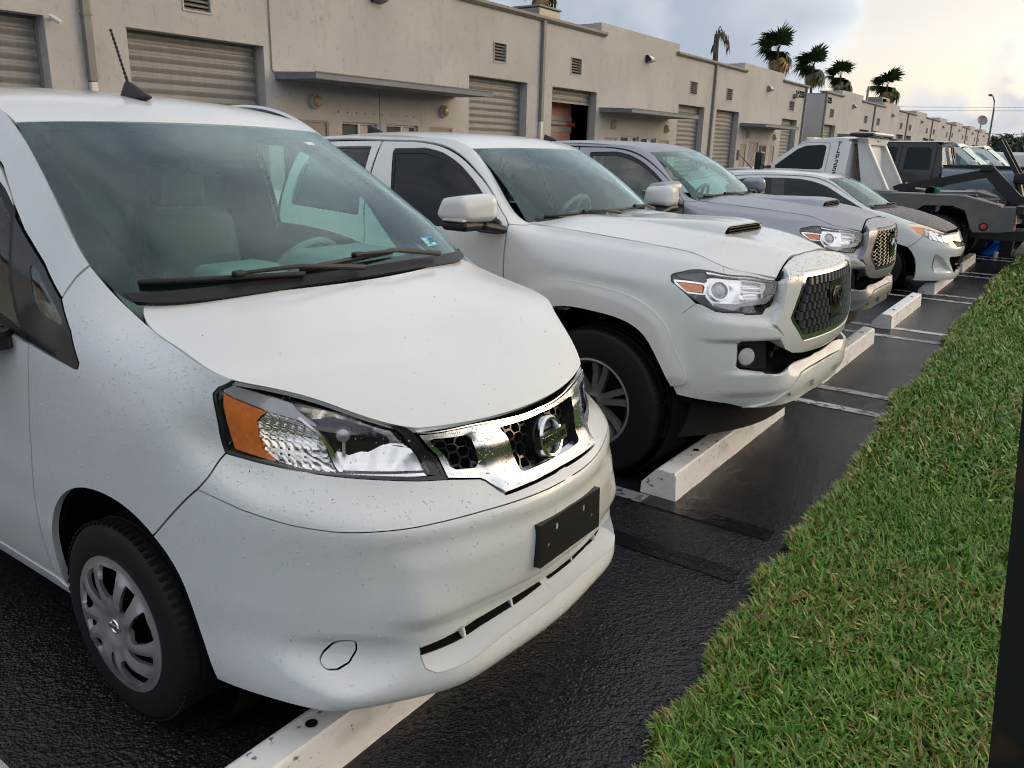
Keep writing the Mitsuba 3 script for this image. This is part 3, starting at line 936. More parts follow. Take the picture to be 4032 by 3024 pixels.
door(B1, 42.62, 43.39, 2.02)
window(B1, 13.15, 14.26, .95, 2.045)
window(B1, 14.57, 15.69, .95, 2.04)
window(B1, 26.40, 27.79, 1.05, 2.07)
window(B1, 27.98, 29.27, 1.05, 2.05)
window(B1, 41.03, 42.13, .9, 1.99, 9)
k = part("steel_shutter", box((FRONT - .10, 40.17, 1.06), (.02, 1.37, 2.12)), "mat_galvanised", B1, label="corrugated galvanised steel panel over a doorway")
for y in np.arange(39.55, 40.85, .11):
    part("shutter_rib", box((FRONT - .07, y, 1.06), (.06, .045, 2.1)), "mat_galvanised", k)
part("meter_box", rbox((FRONT + .05, 38.16, 1.52), (.1, .26, .42), .01), "mat_trim_grey", B1)
part("conduit", tube([(FRONT + .02, 11.28, 5.1), (FRONT + .02, 11.28, 2.97), (FRONT + .02, 11.34, 2.92)], .012, 6), "mat_trim_grey", B1)
part("wall_joint", box((FRONT + .002, 14.35, 1.4), (.012, .02, 2.76)), "mat_reveal_grey", B1)
for i in range(10):
    part("anchor_hole", xf(lathe([(.001, .002), (.014, .003), (.018, 0)], 8, "x"), trimesh.transformations.translation_matrix([FRONT + .001, 13.05 + i * .275, 2.24 + .005 * (i % 3)])), "mat_dark_inside", B1)
part("house_number", text("16235", .31, frame([FRONT + .002, 46.67, 4.75], [1, 0, 0]), .03, wide=1.15), "mat_number_black", B1)
part("sheathing_edge", box((FRONT + .004, 47.84, 2.6), (.10, .06, 5.1)), "mat_trim_grey", B1)
# the moving truck parked inside the open door
mt = thing("box_truck", "orange box truck with notices standing inside the half open roller door", "truck")
part("cargo_box", rbox((FRONT - 3.2, 23.2, 1.85), (4.6, 2.5, 2.7), .04), "mat_orange_panel", mt)
f0 = FRONT - .89
part("steel_band", box((f0, 23.2, 2.55), (.02, 2.5, .16)), "mat_steel_band", mt)
part("steel_band", box((f0, 23.2, 2.20), (.02, 2.5, .18)), "mat_steel_band", mt)
k = part("tail_light", box((f0 + .02, 24.35, 2.38), (.02, .6, .14)), "mat_red_panel", mt)
part("pull_bar", rbox((f0 + .04, 23.0, 2.38), (.06, 2.0, .12), .03), "mat_steel_band", mt)
for y, z, w, h, m in ((22.35, 1.65, .75, .75, "mat_notice_dark"), (23.3, 1.82, .8, .45, "mat_notice_pale")):
    k = part("notice", box((f0, y, z), (.02, w, h)), m, mt)
    for i in range(int(h / .085)):
        part("print_line", box((f0 + .011, y - .02, z + h / 2 - .06 - i * .085), (.003, w * (.78 + .1 * ((i * 7) % 3) / 2), .03)), "mat_notice_pale" if m.endswith("dark") else "mat_steel_band", k)

pp = [(55.5, 61.08), (67.9, 73.9), (81.05, 86.7), (94.1, 99.05), (105.6, 111.5), (118.1, 123.4), (130.4, 135.6)]
pipes = [51.80, 64.85, 77.5, 90.05, 102.55, 115.06, 126.8]
d2 = [(52.23, 54.85)] + [v for p in pipes[1:] for v in ((p - 3.6, p - .75), (p + .3, p + 2.9))]
v2 = [(53.14, 54.0)] + [v for p in pipes[1:] for v in ((p - 2.7, p - 1.85), (p + 1.25, p + 2.2))]
B2 = building(51.7, 140.3, "farther grey stucco warehouse of many stepped bays behind the tow truck", d2, [], pp, [(y, .3) for y in pipes], v2)
for a, c in d2:
    roller(B2, a, c, 3.4, 0, a < 66)
for a, c in pp:
    flood(B2, (a + c) / 2 + .3, 4.73, 1.02)
    canopy(B2, a + .15, c - .2)
part("house_number", text("16215", .31, frame([FRONT + .002, 52.42, 4.78], [1, 0, 0]), .03, wide=1.1), "mat_number_black", B2)
# on the roofs
u = thing("rooftop_unit", "dark rooftop air conditioner beside the far palm", "air conditioner")
part("casing", rbox((-16.0, 75.1, 5.72), (1.2, 2.9, 1.1), .05), "mat_metal_grey", u)
for i in range(7):
    part("grille_bar", box((-15.38, 73.9 + i * .2, 5.75), (.03, .06, .8)), "mat_dark_inside", u)
part("panel", box((-15.38, 76.0, 5.75), (.03, .9, .7)), "mat_trim_grey", u)
part("fan_guard", xf(lathe([(.001, .05), (.4, .05), (.45, 0)], 24, "z"), trimesh.transformations.translation_matrix([-16, 75.1, 6.27])), "mat_dark_inside", u)
solo("vent_pipe", tube([(-16, 70.9, 5.1), (-16, 71.0, 6.9)], .09, 12), "mat_metal_grey", "tall grey vent pipe standing on the far warehouse roof", "pipe")
u = thing("rooftop_unit", "low grey rooftop unit at the near warehouse's eave below a palm trunk", "air conditioner")
part("casing", rbox((-15.6, 23.2, 5.45), (1.0, 1.25, .7), .04), "mat_metal_grey", u)
part("lid", rbox((-15.6, 23.2, 5.84), (1.06, 1.3, .06), .02), "mat_trim_grey", u)
u = thing("satellite_dish", "small satellite dish at the far end of the farther warehouse roof", "satellite dish")
part("dish", xf(lathe([(.001, 0), (.4, .06), (.7, .18), (.72, .22)], 24, "x"), trimesh.transformations.translation_matrix([-15, 137.6, 6.9]) @ rot(-35, [0, 1, 0]) @ rot(-50, [0, 0, 1])), "mat_metal_grey", u)
part("mast", tube([(-15, 137.6, 5.1), (-15, 137.6, 6.9)], .08, 8), "mat_metal_grey", u)
# ---------------------------------------------------------------- the van's body sheets (local: x forward from the front axle, y left, z up)
def van_side():
    # columns from the middle of the nose round the corner and back along the side; in each column (x, w, z) from the lip up
    C = [
        [(.935, 0, .25), (.953, 0, .31), (.925, 0, .40), (.94, 0, .48), (.95, 0, .58), (.957, 0, .66), (.953, 0, .725), (.893, 0, .785), (.868, 0, .85), (.857, 0, .88), (.846, 0, .905), (.83, 0, .925)],
        [(.928, .14, .25), (.947, .14, .31), (.92, .14, .40), (.934, .14, .48), (.943, .14, .58), (.95, .14, .66), (.943, .14, .725), (.885, .14, .785), (.861, .14, .85), (.85, .14, .88), (.838, .14, .907), (.822, .14, .928)],
        [(.915, .28, .25), (.933, .28, .31), (.902, .28, .40), (.907, .28, .48), (.912, .28, .58), (.916, .28, .66), (.906, .28, .725), (.85, .28, .785), (.825, .28, .85), (.815, .28, .88), (.803, .28, .91), (.79, .28, .933)],
        [(.897, .40, .25), (.912, .40, .31), (.88, .40, .40), (.878, .40, .48), (.872, .40, .58), (.87, .40, .66), (.857, .40, .725), (.80, .40, .785), (.765, .40, .85), (.759, .402, .88), (.753, .404, .91), (.745, .405, .94)],
        [(.85, .50, .25), (.862, .505, .31), (.838, .503, .40), (.838, .503, .48), (.818, .50, .58), (.815, .50, .66), (.804, .50, .727), (.738, .50, .785), (.69, .50, .85), (.682, .50, .893), (.673, .50, .935), (.66, .50, .975)],
        [(.775, .61, .25), (.785, .615, .31), (.742, .61, .40), (.742, .605, .48), (.738, .60, .58), (.735, .60, .66), (.72, .60, .735), (.645, .60, .79), (.583, .597, .85), (.577, .593, .91), (.572, .586, .965), (.565, .575, 1.02)],
        [(.68, .70, .25), (.68, .705, .31), (.612, .70, .40), (.60, .70, .48), (.592, .70, .58), (.588, .70, .66), (.57, .70, .755), (.512, .695, .81), (.468, .69, .87), (.465, .685, .94), (.468, .675, 1.0), (.472, .657, 1.054)],
        [(.55, .745, .25), (.53, .757, .31), (.478, .763, .40), (.464, .77, .48), (.458, .773, .58), (.455, .773, .67), (.447, .767, .785), (.405, .763, .845), (.37, .757, .905), (.375, .75, .968), (.387, .738, 1.023), (.402, .717, 1.077)],
        [(.33, .787, .25), (.31, .803, .31), (.285, .815, .40), (.27, .825, .48), (.26, .831, .58), (.255, .833, .68), (.25, .831, .81), (.25, .829, .88), (.25, .822, .95), (.25, .80, 1.02), (.25, .767, 1.075), (.25, .724, 1.117)],
        [(.05, .79, .245), (.05, .813, .31), (.05, .833, .40), (.05, .844, .48), (.05, .852, .58), (.05, .857, .68), (.05, .856, .81), (.05, .854, .88), (.05, .847, .955), (.055, .83, 1.035), (.062, .79, 1.105), (.075, .712, 1.163)],
        [(-.15, .79, .24), (-.15, .815, .31), (-.15, .835, .40), (-.15, .848, .48), (-.15, .857, .58), (-.15, .862, .68), (-.15, .862, .81), (-.15, .86, .88), (-.15, .855, .96), (-.15, .845, 1.06), (-.148, .80, 1.175), (-.14, .722, 1.287)],
        [(-.4, .79, .24), (-.4, .815, .31), (-.4, .835, .40), (-.4, .848, .48), (-.4, .858, .58), (-.4, .864, .68), (-.4, .864, .81), (-.4, .862, .88), (-.4, .857, .96), (-.4, .842, 1.09), (-.4, .775, 1.27), (-.4, .668, 1.455)],
        [(-.8, .79, .24), (-.8, .815, .31), (-.8, .835, .40), (-.8, .848, .48), (-.8, .858, .58), (-.8, .864, .68), (-.8, .864, .81), (-.8, .862, .88), (-.8, .857, .97), (-.8, .835, 1.16), (-.8, .755, 1.46), (-.8, .603, 1.705)],
        [(-1.5, .79, .24), (-1.5, .815, .31), (-1.5, .835, .40), (-1.5, .848, .48), (-1.5, .858, .58), (-1.5, .864, .68), (-1.5, .864, .81), (-1.5, .862, .88), (-1.5, .857, .97), (-1.5, .835, 1.18), (-1.5, .755, 1.50), (-1.5, .61, 1.765)],
        [(-2.5, .79, .24), (-2.5, .815, .31), (-2.5, .835, .40), (-2.5, .848, .48), (-2.5, .858, .58), (-2.5, .864, .68), (-2.5, .864, .81), (-2.5, .862, .88), (-2.5, .857, .97), (-2.5, .835, 1.18), (-2.5, .755, 1.50), (-2.5, .61, 1.775)],
        [(-3.6, .78, .24), (-3.6, .805, .31), (-3.6, .825, .40), (-3.6, .838, .48), (-3.6, .848, .58), (-3.6, .854, .68), (-3.6, .854, .81), (-3.6, .852, .88), (-3.6, .847, .97), (-3.6, .825, 1.18), (-3.6, .745, 1.50), (-3.6, .61, 1.765)],
    ]
    P = np.array(C, float)
    P[..., 1] *= -1
    d = np.linalg.norm(np.diff(P[:, 5], axis=0), axis=1)
    return Surf(P, u=np.concatenate([[0], np.cumsum(d)]), flip=True)


VAN_EDGE = [(.745, .405, .94), (.66, .50, .975), (.565, .575, 1.02), (.472, .657, 1.054), (.402, .717, 1.077), (.25, .724, 1.117), (.075, .712, 1.163), (.0, .665, 1.203)]
VAN_MID = [(.83, 0, .925), (.79, 0, .96), (.725, 0, 1.005), (.63, 0, 1.06), (.53, 0, 1.105), (.40, 0, 1.15), (.27, 0, 1.19), (.19, 0, 1.21)]


def van_hood():
    P = []
    for m, e in zip(np.array(VAN_MID), np.array(VAN_EDGE)):
        row = []
        for f in (-1, -.85, -.6, -.3, 0, .3, .6, .85, 1):
            a = abs(f)
            x = m[0] + (e[0] - m[0]) * a ** 2.0
            z = m[2] + (e[2] - m[2]) * a ** 2.4
            row.append((x, f * e[1], z))
        P.append(row)
    return Surf(P, flip=True)


def van_shield():
    b = [(.17, 0, 1.21), (.16, .25, 1.21), (.125, .45, 1.205), (.075, .60, 1.20), (.0, .70, 1.205)]
    t = [(-.60, 0, 1.672), (-.607, .25, 1.671), (-.63, .42, 1.668), (-.665, .53, 1.664), (-.713, .603, 1.658)]
    e = [(.0, .70, 1.205), (-.14, .72, 1.287), (-.33, .683, 1.41), (-.52, .643, 1.535), (-.713, .603, 1.658)]
    P = []
    for f, ee in zip((0, .2, .46, .73, 1), np.array(e)):
        half = [np.array(p) * (1 - f) + np.array(q) * f + np.array([.03, 0, .03]) * 4 * f * (1 - f) * 0.6 for p, q in zip(b[:4], t[:4])]
        k = ee[1] / (b[4][1] * (1 - f) + t[4][1] * f)
        half = [h * [1, 1 + (k - 1) * (h[1] / ee[1]), 1] for h in half] + [ee]
        P.append([h * [1, -1, 1] for h in half[:0:-1]] + half)
    return Surf(P, flip=True)


def van_roof():
    F = (-1, -.9, -.7, -.4, 0, .4, .7, .9, 1)
    P = []
    for x, xe, zc, ze, w in ((-.60, -.713, 1.675, 1.658, .603), (-.78, -.86, 1.735, 1.712, .604), (-1.1, -1.15, 1.782, 1.745, .606), (-1.7, -1.7, 1.808, 1.768, .61), (-2.6, -2.6, 1.812, 1.775, .61), (-3.6, -3.6, 1.80, 1.765, .61)):
        P.append([(x + (xe - x) * f * f, f * w, zc + (ze - zc) * abs(f) ** 2.5) for f in F])
    return Surf(P, flip=True)
# ---------------------------------------------------------------- the pickups' body sheets (local, as for the van)
def truck_side():
    zs = [.44, .50, .58, .66, .76, .86, .93, 1.0]
    A = [  # w, x at those heights, then the last four points up to the hood's seam
        (0, [.85, .86, .85, .79, .79, .79, .79, .78], [(.77, 0, 1.05), (.75, 0, 1.085), (.73, 0, 1.115), (.70, 0, 1.13)]),
        (.2, [.846, .856, .848, .788, .788, .788, .788, .78], [(.77, .2, 1.05), (.75, .2, 1.085), (.735, .2, 1.115), (.715, .2, 1.13)]),
        (.4, [.83, .842, .838, .785, .785, .785, .78, .772], [(.765, .40, 1.045), (.758, .40, 1.07), (.75, .40, 1.095), (.74, .40, 1.11)]),
        (.52, [.782, .81, .818, .815, .808, .79, .778, .768], [(.76, .515, 1.025), (.755, .51, 1.04), (.75, .507, 1.052), (.745, .50, 1.064)]),
        (.62, [.70, .735, .755, .762, .755, .738, .72, .705], [(.697, .612, 1.025), (.688, .603, 1.048), (.675, .592, 1.068), (.66, .578, 1.084)]),
        (.72, [.60, .645, .67, .678, .67, .652, .633, .61], [(.60, .712, 1.03), (.59, .70, 1.058), (.575, .682, 1.085), (.555, .657, 1.109)]),
        (.81, [.49, .535, .56, .568, .563, .55, .53, .505], [(.485, .80, 1.045), (.465, .775, 1.09), (.445, .735, 1.128), (.42, .682, 1.157)]),
        (.87, [.38, .415, .43, .432, .428, .415, .395, .37], [(.35, .862, 1.045), (.32, .83, 1.10), (.285, .765, 1.148), (.25, .687, 1.179)]),
    ]
    P = [[(x, w, z) for x, z in zip(X, zs)] + L for w, X, L in A]
    for x, L in ((.12, [(.893, 1.045), (.85, 1.105), (.775, 1.155), (.69, 1.19)]), (-.15, [(.893, 1.05), (.86, 1.115), (.785, 1.17), (.692, 1.207)]), (-.42, [(.888, 1.06), (.865, 1.13), (.80, 1.185), (.705, 1.224)]),
                 (-.60, [(.883, 1.075), (.868, 1.155), (.82, 1.22), (.712, 1.245)]), (-.85, [(.88, 1.085), (.862, 1.18), (.775, 1.35), (.638, 1.43)]), (-1.10, [(.88, 1.085), (.862, 1.185), (.765, 1.43), (.572, 1.612)]),
                 (-1.5, [(.88, 1.085), (.862, 1.19), (.76, 1.45), (.60, 1.665)]), (-2.0, [(.88, 1.085), (.862, 1.195), (.76, 1.45), (.605, 1.668)]), (-2.6, [(.88, 1.085), (.862, 1.20), (.76, 1.44), (.60, 1.63)])):
        ww = [.83, .858, .88, .893, .898, .898, .896, .893]
        P.append([(x, w, z) for w, z in zip(ww, zs)] + [(x, w, z) for w, z in L])
    P = np.array(P, float)
    P[..., 1] *= -1
    d = np.linalg.norm(np.diff(P[:, 4], axis=0), axis=1)
    return Surf(P, u=np.concatenate([[0], np.cumsum(d)]), flip=True)


POD_X = PchipInterpolator([.56, .62, .66, .70, .80, .95, 1.075, 1.10, 1.125, 1.145], [.78, .80, .85, .885, .90, .885, .862, .82, .755, .69])


def truck_pod():
    S = Sheet(lambda q: np.stack([POD_X(np.clip(q[:, 1], .56, 1.145)) - .27 * q[:, 0] ** 2, q[:, 0], q[:, 1]], 1))
    S.u, S.v = np.array([-.6, .6]), np.array([.6, 1.14])
    return S


def truck_hood():
    e = [(.745, .50, 1.066), (.66, .578, 1.086), (.555, .657, 1.111), (.42, .682, 1.159), (.25, .687, 1.181), (0, .691, 1.20), (-.27, .698, 1.217), (-.575, .705, 1.234)]
    m = [(.70, 0, 1.142), (.63, 0, 1.168), (.53, 0, 1.192), (.40, 0, 1.212), (.24, 0, 1.228), (0, 0, 1.243), (-.25, 0, 1.255), (-.50, 0, 1.262)]
    P = []
    for a, b in zip(np.array(m), np.array(e)):
        row = []
        for f in (-1, -.88, -.7, -.45, -.2, 0, .2, .45, .7, .88, 1):
            g = abs(f)
            dome = .014 * math.exp(-((g - .52) / .16) ** 2)
            row.append((a[0] + (b[0] - a[0]) * g ** 2, f * b[1], a[2] + (b[2] - a[2]) * g ** 2.6 + dome))
        P.append(row)
    return Surf(P, flip=True)


def truck_shield():
    b = [(-.42, 0, 1.235), (-.435, .25, 1.235), (-.475, .47, 1.232), (-.52, .61, 1.23), (-.58, .712, 1.235)]
    t = [(-.99, 0, 1.618), (-1.0, .23, 1.617), (-1.03, .41, 1.614), (-1.06, .51, 1.611), (-1.10, .572, 1.607)]
    P = []
    for f in (0, .25, .5, .75, 1):
        h = [np.array(p) * (1 - f) + np.array(q) * f + np.array([.02, 0, .02]) * 4 * f * (1 - f) for p, q in zip(b, t)]
        P.append([x * [1, -1, 1] for x in h[:0:-1]] + h)
    return Surf(P, flip=True)


def truck_roof():
    P = []
    for x, xe, zc, ze, w in ((-.99, -1.10, 1.62, 1.609, .572), (-1.12, -1.2, 1.663, 1.635, .583), (-1.45, -1.5, 1.70, 1.668, .60), (-2.0, -2.0, 1.705, 1.67, .605), (-2.6, -2.6, 1.66, 1.63, .60)):
        P.append([(x + (xe - x) * f * f, f * w, zc + (ze - zc) * abs(f) ** 2.5) for f in (-1, -.9, -.7, -.4, 0, .4, .7, .9, 1)])
    return Surf(P, flip=True)
# ---------------------------------------------------------------- the sedan's body sheets
def sedan_side():
    z = [.19, .27, .36, .46, .56, .64, .72]
    A = [
        (0, [.88, .90, .885, .89, .905, .865, .83], [(.815, 0, .745), (.80, 0, .765), (.785, 0, .785)]),
        (.2, [.873, .893, .876, .88, .893, .855, .815], [(.80, .2, .743), (.78, .2, .763), (.76, .205, .783)]),
        (.4, [.83, .85, .835, .835, .843, .805, .758], [(.735, .405, .735), (.71, .415, .75), (.69, .42, .763)]),
        (.55, [.76, .775, .76, .76, .763, .735, .68], [(.64, .545, .745), (.60, .53, .775), (.56, .51, .805)]),
        (.68, [.64, .655, .645, .64, .635, .605, .55], [(.505, .67, .765), (.46, .645, .81), (.42, .605, .85)]),
        (.77, [.50, .52, .51, .505, .495, .47, .435], [(.39, .757, .785), (.33, .725, .845), (.26, .655, .893)]),
    ]
    P = [[(x, w, h) for x, h in zip(X, z)] + L for w, X, L in A]
    for x, ww, L in ((.33, [.815, .83, .84, .845, .847, .843, .828], [(.30, .803, .81), (.21, .755, .885), (.10, .688, .945)]), (.08, [.81, .835, .855, .865, .868, .865, .853], [(.06, .83, .84), (0, .78, .93), (-.07, .704, .985)]),
                     (-.2, [.81, .84, .865, .875, .878, .876, .868], [(-.2, .845, .88), (-.21, .80, .975), (-.2, .708, 1.022)]), (-.45, [.81, .84, .865, .875, .88, .878, .872], [(-.45, .85, .90), (-.46, .79, 1.03), (-.46, .625, 1.172)]),
                     (-.74, [.81, .84, .865, .875, .88, .878, .872], [(-.74, .845, .92), (-.74, .755, 1.11), (-.74, .542, 1.335)]), (-1.3, [.81, .84, .865, .875, .88, .878, .872], [(-1.3, .845, .93), (-1.3, .755, 1.15), (-1.3, .575, 1.385)]),
                     (-1.9, [.81, .84, .865, .875, .88, .878, .872], [(-1.9, .845, .93), (-1.9, .755, 1.15), (-1.9, .575, 1.37)]), (-2.6, [.81, .84, .865, .875, .88, .878, .872], [(-2.6, .845, .94), (-2.6, .76, 1.08), (-2.6, .56, 1.22)]),
                     (-3.4, [.77, .79, .80, .81, .82, .82, .81], [(-3.4, .80, .88), (-3.4, .76, .94), (-3.4, .66, .97)])):
        P.append([(x, w, h) for w, h in zip(ww, z)] + L)
    P = np.array(P, float)
    P[..., 1] *= -1
    d = np.linalg.norm(np.diff(P[:, 3], axis=0), axis=1)
    return Surf(P, u=np.concatenate([[0], np.cumsum(d)]), flip=True)


def sedan_top(rows):
    P = []
    for m, e in rows:
        m, e = np.array(m), np.array(e)
        P.append([(m[0] + (e[0] - m[0]) * f * f, f * e[1], m[2] + (e[2] - m[2]) * abs(f) ** 2.4) for f in (-1, -.88, -.6, -.3, 0, .3, .6, .88, 1)])
    return Surf(P, flip=True)


def sedan_hood():
    return sedan_top([((.785, 0, .79), (.69, .42, .765)), ((.68, 0, .85), (.56, .51, .807)), ((.55, 0, .90), (.42, .605, .852)), ((.40, 0, .945), (.26, .655, .895)), ((.22, 0, .985), (.10, .688, .947)), ((.10, 0, 1.0), (-.07, .704, .987)), ((.05, 0, 1.006), (-.14, .706, 1.005))])


def sedan_shield():
    return sedan_top([((.06, 0, 1.0), (-.17, .705, 1.012)), ((-.15, 0, 1.125), (-.33, .665, 1.10)), ((-.40, 0, 1.265), (-.52, .605, 1.21)), ((-.60, 0, 1.355), (-.74, .545, 1.337))])


def sedan_roof():
    return sedan_top([((-.60, 0, 1.357), (-.74, .545, 1.338)), ((-.9, 0, 1.40), (-1.0, .56, 1.37)), ((-1.4, 0, 1.42), (-1.4, .575, 1.388)), ((-1.9, 0, 1.405), (-1.9, .575, 1.372)), ((-2.6, 0, 1.27), (-2.6, .56, 1.222)), ((-2.95, 0, 1.06), (-3.0, .62, 1.04)), ((-3.4, 0, 1.0), (-3.4, .66, .972))])
# ---------------------------------------------------------------- the white van
def hexes(poly, w, h, bar):
    """A honeycomb of elongated cells inside a polygon (u, v)."""
    x0, y0, x1, y1 = poly.bounds
    holes = []
    for r in range(-1, int((y1 - y0) / h) + 2):
        for c in range(-1, int((x1 - x0) / w) + 2):
            cx, cy = x0 + (c + .5 * (r % 2)) * w, y0 + r * h
            k = Polygon([(cx - w * .32, cy), (cx - w * .18, cy + h), (cx + w * .18, cy + h), (cx + w * .32, cy), (cx + w * .18, cy - h), (cx - w * .18, cy - h)])
            holes.append(k.buffer(-bar / 2, join_style="mitre"))
    return poly.difference(shapely.union_all(holes))


def wiper(t, S, a, b, arm, lift=.018):
    q = np.linspace(0, 1, 14)[:, None]
    line = np.array(a) * (1 - q) + np.array(b) * q
    p, n = S.ev(line), S.nrm(line)
    blade = tube(p + n * lift, .0075, 8)
    lip = tube(p + n * .006, .004, 5)
    k = part("wiper", cat(blade, lip), "mat_black_plastic", t)
    c, cn = on(S, line[7], lift + .016), on(S, arm, .03)
    mid = on(S, (np.array(line[7]) * .6 + np.array(arm) * .4), lift + .03)
    part("wiper_arm", cat(tube([c, mid, cn], [.0055, .007, .010], 8), rbox(c, (.024, .04, .016), .006)), "mat_black_plastic", k)


def build_van(x, y, deg):
    t = thing("delivery_van", "white compact cargo van with chrome grille and empty black plate bracket, nearest vehicle", "van", pose(x, y, deg))
    S, H, W, R = van_side(), van_hood(), van_shield(), van_roof()
    wp = "mat_white_paint"
    crease = [(1.066, .545), (.947, .526), (.822, .517), (.707, .516), (.592, .524), (.467, .531), (.327, .536), (.179, .537), (0, .538)]
    arch = [(1.226, .408), (1.171, .350), (1.143, .283), (1.137, .184), (1.145, .1), (1.165, 0)]
    archT = [(1.814, .03), (1.796, .11), (1.764, .233), (1.717, .325), (1.663, .389), (1.599, .43), (1.525, .455), (1.441, .465), (1.351, .46), (1.28, .44), (1.226, .408)]
    seam = [(.926, .691), (1.0, .612), (1.066, .545), (1.135, .484), (1.226, .408)]
    lampB = [(.367, .634), (.445, .643), (.518, .655), (.616, .67), (.688, .681), (.779, .69), (.877, .692), (.926, .693)]
    lampR = [(.926, .693), (.949, .785), (.975, .88), (.998, .955), (.988, 1.0), (.958, 1.038), (.946, 1.06)]
    lampout = rpoly(lampB + lampR[1:] + [(.835, 1.06), (.5, 1.06), (.442, 1.042), (.425, .985), (.403, .8)], .004)
    foot = [(.367, .634), (.284, .618), (.272, .609), (.240, .563), (.21, .564), (.093, .568), (0, .569)]
    slot = rpoly([(0, .183), (.135, .183), (.223, .18), (.384, .177), (.436, .168), (.515, .172), (.531, .160), (.532, .126), (.527, .095), (.505, .079), (.478, .078), (.429, .08), (.28, .098), (.151, .105), (0, .106)]).union(shapely.box(-.03, .106, .02, .183))
    fog = rpoly([(.806, .13), (.783, .15), (.744, .171), (.708, .183), (.678, .182), (.681, .158), (.709, .134), (.754, .12), (.789, .118)], .01)
    # a hollow round the fog light, and the raised middle of the bumper above the intake
    def dimple(q):
        u, v = q[:, 0], q[:, 1]
        d = np.hypot((u - .73) / .19, (v - .140) / .085)
        brow = smooth01((.62 - u) / .10) * smooth01((v - .20) / .05) * smooth01((.46 - v) / .10)
        return -.030 * smooth01(1.15 - d) * smooth01((.205 - v) / .03) + .016 * brow
    archT, arch = flow(archT), flow(arch)
    # the paint panels
    bumper = Polygon([(0, 0.0)] + arch[::-1] + seam[3:1:-1] + crease)
    bumper = Polygon([(0, 0)] + arch[::-1][0:] + [seam[3]] + crease).buffer(0)
    half = shapely.box(0, 0, 9, 9)

    def gp(poly, g=.004):
        return poly.buffer(-g / 2, join_style="mitre").union(poly.intersection(shapely.box(0, -1, .02, 2))).intersection(half).buffer(0)

    part("bumper", both(panel(S, gp(bumper.difference(slot).difference(fog.buffer(.0025))), (.018, .012), lip=.02, shape=dimple)), wp, t)
    fascia = Polygon(crease[::-1] + seam[1::-1] + lampB[::-1][1:] + foot)
    part("upper_fascia", both(panel(S, gp(fascia.buffer(0)), (.02, .012), lip=.02)), wp, t)
    side = [m for m in (1, -1)]
    qw = [(1.731, .794), (1.514, .786), (1.497, .79), (1.496, .811), (1.557, .887), (1.636, .939)]
    fender = Polygon(seam[::1] + archT[::-1][1:] + [(1.82, .03), (1.86, .055), (1.83, .25), (1.807, .375), (1.772, .496), (1.752, .644), (1.737, .757), (1.731, .792)] + qw[1:] + [(1.632, .966), (1.623, 1.008), (1.602, 1.06), (.948, 1.06)] + lampR[::-1][1:])
    fender = fender.buffer(0).intersection(S.whole())
    door = Polygon([(1.737, .79), (1.737, .757), (1.752, .644), (1.772, .496), (1.807, .375), (1.83, .25), (1.86, .055), (2.72, .055), (2.74, .79)])
    doorframe = Polygon([(1.985, .971), (2.05, .977), (2.72, .977), (2.72, .8), (2.76, .8), (2.76, .995), (2.1, .992), (2.02, .981)])
    rail = Polygon([(1.636, .942), (1.634, .966), (1.625, 1.008), (1.604, 1.06), (5.05, 1.06), (5.05, 1.005), (2.78, 1.0), (2.1, .996), (1.99, .974), (1.909, .964), (1.765, .961)]).intersection(S.whole())
    cargo = Polygon([(2.77, .055), (5.05, .055), (5.05, 1.0), (2.77, .998)]).difference(rpoly(ell((4.28, 0.07), .40, .40)))
    sill = Polygon([(1.815, 0), (1.80, .025), (1.86, .05), (3.85, .05), (3.85, 0)])
    dwin = rpoly([(1.745, .80), (1.82, .838), (1.90, .885), (1.984, .966), (2.05, .973), (2.71, .973), (2.71, .803)], .004)
    quarter = rpoly([(1.729, .797), (1.514, .789), (1.499, .793), (1.499, .811), (1.559, .885), (1.638, .936), (1.765, .956), (1.905, .959), (1.975, .964), (1.89, .884), (1.80, .833)], .002)
    qglass = rpoly([(1.83, .934), (1.779, .938), (1.65, .915), (1.606, .9), (1.596, .883), (1.706, .872), (1.771, .896)], .004)
    for s, mir in ((1, lambda m: m), (-1, mirror)):
        def put(name, mesh, m, par=t, **k):
            return part(name, mir(mesh), m, par, **k)

        put("fender", panel(S, fender, (.025, .018), gap=.005, lip=.02), wp)
        d = put("front_door", panel(S, door, (.04, .02), gap=.006, lip=.02), wp)
        put("door_frame", panel(S, doorframe, (.04, .012), gap=.002, lip=.02), wp, d)
        put("door_window", panel(S, dwin, (.06, .02), off=-.006, lip=0), "mat_clear_window" if s < 0 else "mat_tinted_window", d)  # same glass on both sides; darker here to paint in the unlit cabin
        put("window_seal", panel(S, frame_poly(dwin.buffer(.006), .016), (.04, .016), off=-.002), "mat_black_plastic", d)
        q = put("quarter_window", panel(S, quarter.difference(qglass), (.03, .012), gap=.001), "mat_gloss_black")
        put("pane", panel(S, qglass, (.04, .02), off=-.002, lip=0), "mat_clear_window", q)
        put("pillar", panel(S, rail, (.03, .012), gap=.004, lip=.015), wp)
        put("cargo_side", panel(S, cargo, (.06, .03), gap=.006, lip=.02), wp)
        put("sill", panel(S, sill, (.06, .012), off=.004), wp)
        put("fog_light_cover", panel(S, fog, .012, off=.003, shape=dimple, lip=.02), wp)
        # headlight
        lk = put("headlight", panel(S, lampout, (.02, .014), off=-.045, lip=0), "mat_emblem_black")
        put("surround", cat(panel(S, frame_poly(lampout, .011), .012, off=-.003, lip=.04), walls(S, lampout, .05)), "mat_gloss_black", lk)
